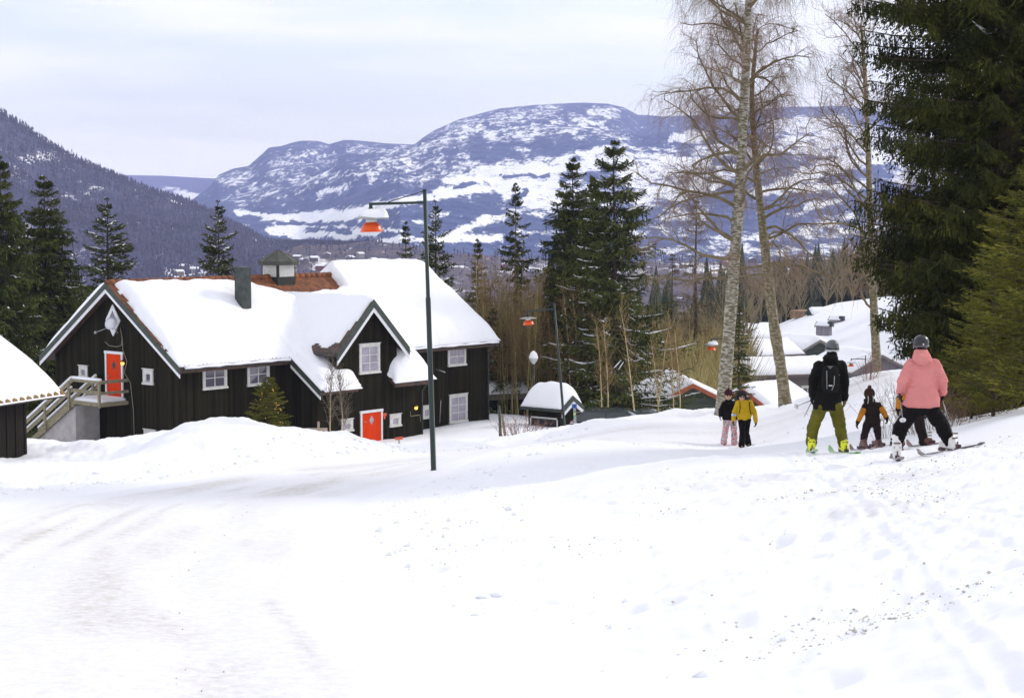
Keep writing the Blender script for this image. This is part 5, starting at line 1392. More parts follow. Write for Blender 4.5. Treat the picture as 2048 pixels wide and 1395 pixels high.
def roof_prism(m, L, W, H, sl, ov, og, th=.16, mi=0):
    """two roof slabs over a footprint centred on the origin, ridge along x"""
    zr = H + W / 2 * sl
    for sg in (-1, 1):
        y1 = sg * (W / 2 + ov); z1 = H - ov * sl
        m.prism([(-L / 2 - og, 0, zr), (-L / 2 - og, y1, z1), (-L / 2 - og, y1, z1 + th), (-L / 2 - og, 0, zr + th)], (L + 2 * og, 0, 0), mi)
def cottage(name, lab, cat, px, py_eave, Y, ang, L, W, H, sl, wallm, edge=DGREEN, ov=.4, og=.4, snow=.4, group=None, wins=(), gw=(), chim=None, thk=.16, dark_soffit=None):
    c = at(px, py_eave, Y); c.z -= H
    t = thing(name, lab, cat, c, R(ang), group)
    m = MB(); h2 = H + W / 2 * sl - .02
    m.prism([(-L / 2, -W / 2, 0), (-L / 2, W / 2, 0), (-L / 2, W / 2, H), (-L / 2, 0, h2), (-L / 2, -W / 2, H)], (L, 0, 0))
    m.build('wall', wallm, t)
    m = MB(); roof_prism(m, L, W, H, sl, ov, og, thk); rf_ = m.build('roof', edge, t)
    for sg in (-1, 1):
        m = MB()
        for sy in (-1, 1):
            y1 = sy * (W / 2 + ov + .02); x = sg * (L / 2 + og)
            zr = H + W / 2 * sl + thk + .02; z1 = H - ov * sl + thk + .02
            m.prism([(x, 0, zr), (x, y1, z1), (x, y1, z1 - .26), (x, 0, zr - .26)], (sg * .04, 0, 0))
        m.build('barge_board', edge, t)
    def sf(x, y): return x, y, H + (W / 2 - np.sqrt(y * y + .02)) * sl + thk
    def tf(x, y):
        n = fbm(x * .7 + px, y * .7, 3, int(px)); return snow * (1 + .25 * n) * puff(L / 2 + og - .04 - np.abs(x), .5) * puff(W / 2 + ov + .02 - np.abs(y), .6)
    if snow: snow_sheet('roof_snow', np.linspace(-L / 2 - og, L / 2 + og, 26), np.linspace(-W / 2 - ov, W / 2 + ov, 27), sf, tf, t)
    for (side, a0, z0, w_, h_) in wins:
        pl = {'f': Plane((0, -W / 2, 0), (1, 0, 0), (0, -1, 0)), 'l': Plane((-L / 2, 0, 0), (0, 1, 0), (-1, 0, 0)), 'r': Plane((L / 2, 0, 0), (0, -1, 0), (1, 0, 0)), 'b': Plane((0, W / 2, 0), (-1, 0, 0), (0, 1, 0))}[side]
        window(t, pl, a0 - w_ / 2, a0 + w_ / 2, z0, z0 + h_, glass=GLASS)
    if chim: MB().b2((chim[0] - .3, chim[1] - .3, H), (chim[0] + .3, chim[1] + .3, H + W / 2 * sl + chim[2])).build('chimney', CLAD, t)
    return t
GV = 'snow roofed houses on the slope beyond the bank'
cottage('cabin', 'cabin with red brown roof edges half sunk behind the bank, left of the leaning birch', 'cabin', 1358, 803, 104, 96, 7, 5.2, 3, .50, GREENB, REDB, .35, .5, .30, wins=(('l', 1.2, .9, .9, 1.0),))
cottage('cabin', 'low cabin wing with snow roof and red brown gable edge behind the yellow jacket', 'cabin', 1530, 808, 104, 52, 4.6, 3.4, 3, .60, GREENB, REDB, .35, .4, .35)
cottage('garage', 'grey gabled garage behind the bank with the small orange street lamp before it', 'garage', 1715, 734, 158, 112, 7, 5.2, 3, .48, GREYB, mat('grey_roof_edge', (.22, .19, .18), .7), .5, .4, .45, GV)
cottage('house', 'dark green grey house with a low gable left of the black jacket skier', 'house', 1600, 694, 182, 118, 5.5, 3.6, 3, .45, GREENB, mat('grey_roof_edge', (.22, .19, .18), .7), .4, .6, .5, GV, wins=(('l', -.8, 1.2, .8, 1.0), ('l', .8, 1.2, .8, 1.0)))
cottage('house', 'wide brown boarded house lowest on the slope behind the mossy birch', 'house', 1560, 741, 128, 14, 5.4, 3.2, 3, .40, BROWNB, mat('brown_roof_edge', (.14, .11, .10), .7), .6, .6, .35, GV, wins=(('f', 1.5, 1, 1, 1), ('f', -1.5, 1, 1, 1)))
cottage('house', 'dull brown house with dark roof between the two birch trunks', 'house', 1496, 672, 205, 20, 5.5, 5, 3, .5, BROWNB, mat('brown_roof_edge', (.14, .11, .10), .7), .5, .6, .25, GV, wins=(('f', 0, 1, 1, 1),), chim=(1, 0, .8))
cottage('house', 'small brown house behind the mossy birch trunk, above the widest brown one', 'house', 1530, 704, 170, 30, 5, 4, 2.6, .5, BROWNB, mat('brown_roof_edge', (.14, .11, .10), .7), .5, .5, .25, GV)
cottage('house', 'tiny snow covered house showing a dark triangular gable above the black jacket skier', 'house', 1648, 652, 205, 150, 1.5, 1.3, 1.1, .6, GREYB, GREYB, .12, .12, .2, GV, chim=(-.9, .2, .2))
cottage('house', 'tiny snow covered house second highest on the white slope', 'house', 1672, 640, 222, 150, 1.4, 1.2, 1.0, .6, GREYB, GREYB, .12, .12, .2, GV, chim=(-.9, .3, .2))
cottage('shed', 'little grey hut at the top right of the white slope by the bare tree', 'shed', 1724, 630, 236, 20, 1.6, 1.6, 2.2, .4, GREYB, GREYB, .1, .1, .12, GV)
cottage('shed', 'long low dark shed at the upper edge of the white slope under the woods', 'shed', 1642, 628, 240, 10, 3.2, 2.4, 1.8, .5, GREENB, GREENB, .2, .2, .3, GV)
# log pile
m = MB(); g = random.Random(4)
for r_ in range(4):
    for c_ in range(14 - r_): m.tube([(c_ * .3 + r_ * .15, -1.2, .15 + r_ * .26), (c_ * .3 + r_ * .15, 1.2, .15 + r_ * .26)], .145, n=7)
o = m.build('log_pile', mat('cut_logs', (.30, .19, .11), .8, noise=.4, nscale=2)); o.location = gnd(1597, 620, 243); o.rotation_euler = (0, 0, R(70)); o.scale = (1, 1, 1)
tag(o, 'stack of cut logs under snow at the wood edge on the white slope', 'log pile')
# distant town houses: each its own little building
rt = random.Random(12)
GT = 'far houses of the valley town'
tw = [mat('town_wall_%d' % i, c, .8) for i, c in enumerate(((.15, .13, .13), (.20, .07, .05), (.30, .28, .27), (.10, .08, .08), (.22, .17, .11)))]
def far_house(px, py, Y, lab):
    S_ = lx if px < 500 else hx; Xs = S_[0] + 0 * S_[1]; PX = 1024 + F * Xs / S_[1]; PYs = 430 - F * S_[2] / S_[1]; lim = S_[1].shape[0] - 11
    e = (PX[:lim] - px) ** 2 + (PYs[:lim] - max(py, 516 if px > 900 else 496)) ** 2; i_ = np.unravel_index(np.argmin(e), e.shape); c = Vector((float(Xs[i_]), float(S_[1][i_]) - 6, float(S_[2][i_]) + .5))
    L, W, H = rt.uniform(5, 8), rt.uniform(4, 5), rt.uniform(1.5, 2.5); t = thing('town_house', lab, 'town house', c, rt.uniform(0, 3.14), GT)
    m = MB(); m.prism([(-L/2, -W/2, -4), (-L/2, W/2, -4), (-L/2, W/2, H), (-L/2, 0, H + W * .22), (-L/2, -W/2, H)], (L, 0, 0)); m.build('wall', rt.choice(tw), t)
    m = MB(); roof_prism(m, L, W, H + .05, .44, .3, .3, .3); m.build('snowy_roof', SNOW, t)
for px, py in ((515, 528), (540, 522), (598, 516), (610, 524), (632, 520), (585, 536), (655, 512), (700, 520), (720, 514), (745, 523), (372, 536), (362, 548), (390, 545), (505, 542), (640, 536), (770, 528), (690, 532), (1010, 534), (1450, 500), (1478, 512), (1600, 500), (1622, 520), (1575, 512), (1650, 505), (1690, 512), (1455, 530), (1500, 522), (1630, 494), (1705, 498), (560, 545)):
    far_house(px, py, rt.uniform(1300, 1430), 'tiny snow roofed house of the town far down the valley')

# ================================================================== street lamps
LAMPG = mat('lamp_green_paint', (0.010, 0.024, 0.021), .45, noise=.15, nscale=3)
LORANGE = mat('lamp_orange', (0.85, 0.10, 0.012), .35)
LGREY = mat('lamp_disc_grey', (0.30, 0.31, 0.29), .5)
LWHITE = mat('lamp_white', (0.75, 0.75, 0.72), .4)
def street_lamp(lab, px, Y, py_top, lean, H=None, group='orange shaded street lamps', snowcap=1.0, arm=1.2, thin=1.0):
    x = at(px, 800, Y).x; zb = gzf(x, Y) - .05
    if H is None: H = at(px, py_top, Y).z - zb
    t = thing('street_lamp', lab, 'street lamp', (x, Y, zb), 0, group); t.rotation_euler = (0, lean, 0)
    m = MB(); hh = H * .62
    m.tube([(0, 0, 0), (0, 0, .05), (0, 0, .06), (0, 0, hh), (0, 0, hh + .03), (0, 0, H)], [.075 * thin, .075 * thin, .062 * thin, .056 * thin, .044 * thin, .042 * thin], n=14); m.tube([(0, 0, H), (0, 0, H + .02)], .05 * thin, n=14)
    m.build('pole', LAMPG, t)
    MB().b2((-.03, -.072, .75), (.03, -.055, 1.05)).build('hatch', LAMPG, t); MB().tube([(0, 0, 0), (0, 0, .022)], .13, n=12).build('base_flange', LAMPG, t)
    za = H - .27
    m = MB(); m.beam((-.03, 0, za), (-arm - .03, 0, za), .055, .06); m.box((-arm, 0, za - .03), (.075, .06, .10)); m.build('arm', LAMPG, t)
    m = MB(); m.tube([(-.02, 0, H - .02), (-arm * .68, 0, za + .03)], .011, n=6); m.build('stay_rod', BLACKM, t)
    zs = za - .08
    m = MB(); m.tube([(-arm, 0, zs), (-arm, 0, zs - .17)], .055, n=12); m.build('socket', LAMPG, t)
    zd = zs - .24
    m = MB(); m.lathe((-arm, 0, zd), [(.05, .06), (.20, .045), (.385, .0), (.39, -.012), (.20, .015), (.06, .03)], n=36, M=Matrix.Rotation(R(3), 3, 'Y')); m.build('disc_reflector', LGREY, t)
    m = MB(); m.lathe((-arm, 0, zd), [(.11, 0), (.125, -.06), (.10, -.09)], n=24); m.build('collar', LWHITE, t)
    m = MB(); m.lathe((-arm, 0, zd - .07), [(.09, 0), (.14, -.025), (.19, -.075), (.225, -.14), (.245, -.205), (.262, -.212), (.262, -.225), (.235, -.218), (.2, -.10), (.08, -.02)], n=36); m.build('orange_shade', LORANGE, t)
    if snowcap:
        a = np.linspace(0, 2 * np.pi, 30, endpoint=False); r = np.linspace(0, 1, 10)
        A, B = np.meshgrid(r, a, indexing='ij'); cx = .09
        RX_ = .29 * A; hgt = .25 * snowcap * np.sqrt(np.clip(1 - A ** 2, 0, 1)) * (1 + .10 * np.sin(B * 2 + 1)) 
        X = -arm + cx + RX_ * np.cos(B) * 1.05; Yv = RX_ * np.sin(B); Z = zd + .01 + hgt
        # the socket melts a notch in the middle
        nn = np.hypot(X + arm, Yv); Z = Z - .10 * np.exp(-(nn / .09) ** 2) * snowcap
        me = np_mesh('lamp_snow', np.stack([X, Yv, Z], -1).reshape(-1, 3), grid_faces(10, 30, True), SNOW, smooth=True); link('lamp_snow', me, t)
    return t
street_lamp('nearest street lamp with orange shade and snow cap, its tall green pole before the house', 867, 38.75, 380, -.0286)
street_lamp('street lamp with orange shade before the dark thicket right of the house, second nearest', 1130, 80, 605, -.085, snowcap=0, arm=1.25)
street_lamp('street lamp with orange shade just left of the leaning birch trunk, before the woods', 1452, 98, 668, .0, snowcap=.9, arm=.86)
street_lamp('farthest small street lamp standing before the grey garage gable', 1730, 145, 711, .0, snowcap=.9)
x, y, z = gnd(1067, 760, 90); zt = at(1067, 718, 90).z
t = thing('park_lamp', 'slim post lamp with a snow topped globe between house annex and booth', 'park lamp', (x, y, z))
MB().tube([(0, 0, 0), (0, 0, zt - z - .2)], [.05, .035], n=10).build('pole', LAMPG, t)
MB().lathe((0, 0, zt - z - .2), [(.04, -.06), (.1, 0), (.2, .14), (.22, .24), (.05, .26)], n=18).build('globe', mat('milk_glass', (.55, .55, .55), .3), t)
MB().lathe((0, 0, zt - z + .04), [(.24, -.01), (.235, .08), (.17, .27), (.06, .38), (.01, .40)], n=18).build('lamp_snow', SNOW, t)

# ================================================================== annex, booth, vehicles, posts
# carport: flat roofed annex behind the right house corner
c = at(1008, 781, 98); t = thing('annex', 'flat roofed dark annex with a thick snow slab right of the house', 'annex', (c.x, 98, c.z - 3.2), R(18))
MB().b2((-1.9, -1.6, -1), (.85, 1.6, 2.85)).build('wall', TAR, t)
MB().b2((-1.9, -1.9, 2.9), (1.15, 1.9, 3.22)).build('roof', mat('annex_fascia', (.14, .12, .085), .7, noise=.2, nscale=3), t)
MB().b2((.95, -1.75, -1), (1.07, -1.6, 2.89)).build('post', DGREEN, t)
snow_sheet('roof_snow', np.linspace(-1.9, 1.15, 24), np.linspace(-1.9, 1.9, 24), lambda x, y: (x, y, 3.23 + 0 * x), lambda x, y: .62 * puff(1.13 - x, .7) * puff(1.9 - np.abs(y), .5), t)
# booth
t = cottage('booth', 'small dark booth with a huge rounded snow cap behind the leaning far lamp post', 'booth', 1104, 811, 86, -38, 1.95, 1.3, 2.0, .62, TAR, DGREEN, .28, .28, .66, wins=())
m = MB(); pl = Plane((0, -.65, 0), (1, 0, 0), (0, -1, 0)); panel(m, pl, -.8, .8, 1.42, 1.5, 0, .03); panel(m, pl, -.85, -.78, .2, 1.42, 0, .03); panel(m, pl, .78, .85, .2, 1.42, 0, .03); hf = m.build('hatch_frame', CREAM, t)
m = MB(); panel(m, pl, -.78, .78, .2, 1.42, .0, .01); m.build('hatch', BLACKM, hf)
m = MB()
for sy in (-1, 1):
    zr = 2.0 + .65 * .62 - .10; y1 = sy * .93; z1 = zr - .93 * .62
    m.prism([(1.29, 0, zr), (1.29, y1, z1), (1.29, y1, z1 - .16), (1.29, 0, zr - .16)], (.05, 0, 0))
m.build('white_barge_board', WHITE, t)
# cars
CARG = mat('dark_green_car_paint', (0.012, 0.03, 0.025), .25, metal=.3, coat=.6); CARGL = mat('car_glass', (.02, .03, .03), .05, spec=.8); TYRE = mat('tyre_rubber', (.015, .015, .015), .8); RIMM = mat('alloy_rim', (.4, .4, .42), .3, metal=.8); SILV = mat('silver_car_paint', (.45, .45, .48), .3, metal=.4, coat=.4)
def car(lab, px, Y, rz, paint, tall=0, group=None, top=822):
    x, y, z = gnd(px, 830, Y); z = at(px, top, Y).z - 1.56 - tall; t = thing('parked_car', lab, 'car', (x, y, z), R(rz), group)
    h = tall
    prof = [(-2.1, .35), (-2.15, .7), (-2.05, .95), (-1.2, 1.02), (1.75, 1.0 + h * .3), (2.1, .9), (2.12, .4), (1.9, .28), (-1.9, .28)]
    m = MB(); m.prism([(a, -.86, b) for a, b in prof], (0, 1.72, 0)); b_ = m.build('body', paint, t, bevel=.07)
    rp_ = [(-1.25, 1.03), (-.45, 1.45 + h), (1.35, 1.47 + h), (1.85, 1.04)]
    m = MB(); n_ = len(rp_)
    vs = [(a, -.80 if b < 1.1 else -.62, b) for a, b in rp_] + [(a, .80 if b < 1.1 else .62, b) for a, b in rp_]
    m.add(vs, [(0, 1, 2, 3)[::-1], (4, 5, 6, 7), (0, 1, 5, 4), (1, 2, 6, 5), (2, 3, 7, 6)]); m.build('window', CARGL, t)
    m = MB(); m.prism([(-.5, -.64, 1.455 + h), (1.38, -.64, 1.475 + h), (1.38, .64, 1.475 + h), (-.5, .64, 1.455 + h)], (0, 0, .035))
    for sy in (-1, 1):
        m.beam((-1.28, sy * .8, 1.02), (-.48, sy * .63, 1.46 + h), .06, .05); m.beam((1.9, sy * .8, 1.02), (1.37, sy * .63, 1.47 + h), .06, .05); m.beam((.45, sy * .82, 1.02), (.45, sy * .65, 1.46 + h), .06, .05)
        m.beam((-.3, sy * .5, 1.52 + h), (1.2, sy * .5, 1.53 + h), .03, .03)
    m.build('roof', paint, t)
    for sx in (-1.35, 1.3):
        for sy in (-1, 1):
            m = MB(); m.tube([(sx, sy * .72, .32), (sx, sy * .88, .32)], .32, n=20); w2 = m.build('wheel', TYRE, t)
            m = MB(); m.tube([(sx, sy * .87, .32), (sx, sy * .895, .32)], .2, n=16); m.build('rim', RIMM, w2)
    for sy in (-1, 1):
        MB().b2((-2.17, sy * .62 - .16, .68), (-2.1, sy * .62 + .16, .84)).build('headlight', mat('headlight_glass', (.7, .7, .7), .1), t)
        MB().b2((2.09, sy * .66 - .12, .7), (2.14, sy * .66 + .12, .88)).build('tail_light', mat('tail_light_red', (.5, .02, .02), .2), t)
    MB().b2((-2.17, -.6, .42), (-2.14, .6, .55)).build('grille', BLACKM, t)
    return t
GC = 'dark green cars parked behind the snow bank'
car('dark green car roof showing over the bank nearest the booth', 1235, 76, 172, CARG, group=GC, top=816)
car('dark green car roof showing over the bank, right of the other one', 1296, 84, 188, CARG, group=GC, top=818)
car('grey van glimpsed between the annex wall and the booth', 1046, 100, 20, SILV, .45, top=818)
# sign post with a blue square and stickers
x, y, z = gnd(1151, 862, 59.5); zt = at(1148, 807, 59.5).z - z
t = thing('sign_post', 'thin grey post with a small blue square sign and green stickers before the booth', 'sign post', (x, y, z)); t.rotation_euler = (0, R(-3), 0)
MB().b2((-.045, -.02, -.2), (.045, .02, zt - .16)).build('post', METALG, t)
m = MB(); m.b2((-.085, -.035, zt - .15), (.085, -.015, zt)); sg = m.build('sign_plate', mat('sign_blue', (.03, .12, .50), .4), t)
MB().b2((-.03, -.04, zt - .11), (.04, -.036, zt - .05)).build('sign_symbol', BLACKM, sg)
for k, (dz_, cm) in enumerate(((.28, (.05, .35, .10)), (.37, (.75, .75, .2)), (.45, (.05, .40, .12)))): MB().b2((-.02 - .015 * k, -.03, zt - dz_), (.025, -.021, zt - dz_ + .05)).build('sticker', mat('sticker_%d' % k, cm, .5), t)
# old posts by the annex
def post(lab, x0, y0, x1, y1, Y, r, mt, name='wooden_post'):
    a = at(x0, y0, Y); b = at(x1, y1, Y); b.z -= .3
    m = MB(); m.tube([b - a * 0, (a + b) / 2 + Vector((.01, 0, 0)), a], [r * 1.1, r, r * .8], n=8); o = m.build(name, mt); tag(o, lab, 'post')
post('dark upright post with a worn top in front of the annex', 998, 811, 1001, 862, 66, .055, DGREEN)
post('leaning snowy grey post beside the upright dark post', 1004, 829, 1012, 870, 64, .05, WOOD)
# boards at the house and a red plank sign
x, y, z = gnd(634, 868, 60)
o = MB().box((0, 0, 0), (.72, .04, .16)).box((0, 0, -.19), (.72, .04, .16)).box((.05, .03, -.1), (.08, .03, .8)).build('board_fence', mat('pale_boards', (.34, .27, .22), .8, noise=.2, nscale=5)); o.location = at(634, 860, 60) + Vector((0, 0, .0)); tag(o, 'short piece of pale board fence behind the snow bank beside the young birches', 'fence')
a = at(798, 876, 63)
t = thing('red_sign', 'small red plank sign on a stick at the foot of the house', 'sign', a)
MB().box((0, 0, 0), (.28, .03, .10), M=Matrix.Rotation(R(-8), 3, 'Y')).build('plank', mat('red_plank', (.62, .08, .03), .6), t); MB().box((0, .03, -.25), (.04, .03, .6)).build('stick', WOOD, t)
a = hit(767, 829, PR.o, PR.n); m = MB(); m.b2((a.x - .16, a.y - .05, a.z - .06), (a.x + .16, a.y - .01, a.z + .08)); m.b2((a.x - .02, a.y - .05, a.z - .2), (a.x + .08, a.y - .01, a.z - .062)); m.build('door_sign', mat('red_plank', (.62, .08, .03), .6), house)
# grit and crumbs of dirty snow on the bank
g = np.random.default_rng(6); n = 9000
k = g.random(n)
cy = g.uniform(9.5, 29, n); side_ = g.normal(size=n)
X = np.where(k < .72, 2.2 + .08 * cy + side_ * 1.9 + np.sin(cy) * .3, g.uniform(-1, 9, n)); Yv = np.where(k < .72, 15 + np.abs(g.normal(size=n)) * 4.2 + .6 * X * .3, cy)
X = np.where(k > .9, 2.0 + side_ * .45, X); Yv = np.where(k > .9, 9.6 + g.normal(size=n) * .45, Yv)
mk = vnoise(X * 1.3, Yv * .9, 77) > np.where(k > .9, .35, .5); X, Yv = X[mk], Yv[mk]; n = len(X)
rdv, _ = road_dist(X, Yv); mk = rdv > HALF + .4; X, Yv = X[mk], Yv[mk]; n = len(X)
Z = gz(X, Yv); S_ = .003 + .014 * g.random(n) ** 4
oct_ = np.array([(1, 0, 0), (0, 1, 0), (-1, 0, 0), (0, -1, 0), (0, 0, .7), (0, 0, -.7)], float)
V = np.stack([X, Yv, Z], -1)[:, None] + oct_[None] * S_[:, None, None] * g.uniform(.6, 1.5, (n, 6, 1))
fo = np.array([(0, 1, 4), (1, 2, 4), (2, 3, 4), (3, 0, 4), (1, 0, 5), (2, 1, 5), (3, 2, 5), (0, 3, 5)])
tag(link('gravel', np_mesh('gravel', V.reshape(-1, 3), (np.arange(n) * 6)[:, None, None].repeat(8, 1) + fo[None] if False else ((np.arange(n) * 6)[:, None, None] + fo[None]).reshape(-1, 3), island_mat('dirty_snow_crumbs', [(.28, .24, .20), (.46, .41, .36), (.66, .63, .60), (.80, .79, .78)]))), None, None, None, 'stuff')
# small stones in the road ruts
n = 500; q = g.integers(0, len(S2), n); lat = np.where(g.random(n) < .7, np.sign(g.normal(size=n)) * .95 - .2 + g.normal(size=n) * .3, g.uniform(-2.3, 2.3, n))
X = S2[q, 0] + N2[q, 0] * lat; Yv = S2[q, 1] + N2[q, 1] * lat; mk = (Yv > 8) & (Yv < 40); X, Yv = X[mk], Yv[mk]; n = len(X)
Z = gz(X, Yv) - .01; S_ = .003 + .006 * g.random(n) ** 2
V = np.stack([X, Yv, Z], -1)[:, None] + oct_[None] * S_[:, None, None]
tag(link('road_grit', np_mesh('road_grit', V.reshape(-1, 3), ((np.arange(n) * 6)[:, None, None] + fo[None]).reshape(-1, 3), island_mat('road_grit_stone', [(.12, .10, .08), (.35, .30, .24), (.5, .45, .4)]))), None, None, None, 'stuff')

# lumps of ploughed snow along the road edges and on the bank
g = np.random.default_rng(16); n = 2600; q = g.integers(0, len(S2), n); sd_ = np.where(g.random(n) < .75, -1, 1)
lat = sd_ * (HALF + .1 + np.abs(g.normal(size=n)) * .9); X = S2[q, 0] + N2[q, 0] * lat; Yv = S2[q, 1] + N2[q, 1] * lat; mk = (Yv > 9) & (Yv < 56); X, Yv = X[mk], Yv[mk]; n = len(X)
Z = gz(X, Yv); S_ = .012 + .075 * g.random(n) ** 4
V = np.stack([X, Yv, Z], -1)[:, None] + oct_[None] * S_[:, None, None] * g.uniform(.5, 1.4, (n, 6, 1))
tag(link('snow_chunks', np_mesh('snow_chunks', V.reshape(-1, 3), ((np.arange(n) * 6)[:, None, None] + fo[None]).reshape(-1, 3), SNOW, smooth=True)), None, None, None, 'stuff')
# ================================================================== people
def remeshed(name, mb, voxel, mtl, parent, smooth_n=4, disp=0):
    me = mb.mesh(name + '_src', mtl); o = bpy.data.objects.new('tmp', me); COL.objects.link(o)
    r = o.modifiers.new('r', 'REMESH'); r.mode = 'VOXEL'; r.voxel_size = voxel; r.use_smooth_shade = True
    if smooth_n: s_ = o.modifiers.new('s', 'SMOOTH'); s_.factor = .5; s_.iterations = smooth_n
    dg = bpy.context.evaluated_depsgraph_get(); ev = o.evaluated_get(dg)
    m2 = bpy.data.meshes.new_from_object(ev, depsgraph=dg); m2.name = name
    bpy.data.objects.remove(o); bpy.data.meshes.remove(me)
    if disp:
        n = len(m2.vertices); co = np.zeros(n * 3); m2.vertices.foreach_get('co', co); co = co.reshape(-1, 3)
        nn = np.zeros(n * 3); m2.vertices.foreach_get('normal', nn); nn = nn.reshape(-1, 3)
        co = co + nn * (disp * (fbm(co[:, 0] * 9 + co[:, 1] * 5, co[:, 2] * 14, 3, 7) + .7 * (np.abs(fbm(co[:, 0] * 7 + co[:, 2] * 6, co[:, 2] * 26 - co[:, 0] * 9, 3, 19)) * 2 - .6)))[:, None]
        m2.vertices.foreach_set('co', co.ravel())
    m2.materials.clear(); m2.materials.append(mtl)
    for p_ in m2.polygons: p_.use_smooth = True
    return link(name, m2, parent)
def capsule(mb, a, b, r0, r1, n=12):
    a, b = Vector(a), Vector(b); d = (b - a); L = d.length; d = d / max(L, 1e-6)
    pts, rad = [], []
    for t in (-.98, -.8, -.45): pts.append(a + d * r0 * t); rad.append(r0 * math.sqrt(1 - t * t))
    for t in (0, .5, 1): pts.append(a + (b - a) * t); rad.append(r0 + (r1 - r0) * t)
    for t in (.45, .8, .98): pts.append(b + d * r1 * t); rad.append(r1 * math.sqrt(1 - t * t))
    mb.tube(pts, rad, n)
def limb(mb, pts, rad):
    for i in range(len(pts) - 1): capsule(mb, pts[i], pts[i + 1], rad[i], rad[i + 1])
def rows_loft(mb, rows, depth=.6, n=20):
    """rows: (centre vector, half width); horizontal ellipses stacked"""
    b = len(mb.v)
    for c, rx in rows:
        for k in range(n):
            t = 2 * math.pi * k / n
            e = 1.0
            mb.v.append((c.x + rx * math.copysign(abs(math.cos(t)) ** .85, math.cos(t)), c.y + rx * depth * math.copysign(abs(math.sin(t)) ** .85, math.sin(t)), c.z))
    for i in range(len(rows) - 1):
        for k in range(n):
            k2 = (k + 1) % n
            mb.f.append([b + i * n + k, b + i * n + k2, b + (i + 1) * n + k2, b + (i + 1) * n + k]); mb.m.append(0); mb.sm.append(True)
    mb.f.append([b + k for k in range(n)][::-1]); mb.m.append(0); mb.sm.append(True)
    e = b + (len(rows) - 1) * n; mb.f.append([e + k for k in range(n)]); mb.m.append(0); mb.sm.append(True)
SKIN = mat('skin', (0.52, 0.28, 0.19), .5)
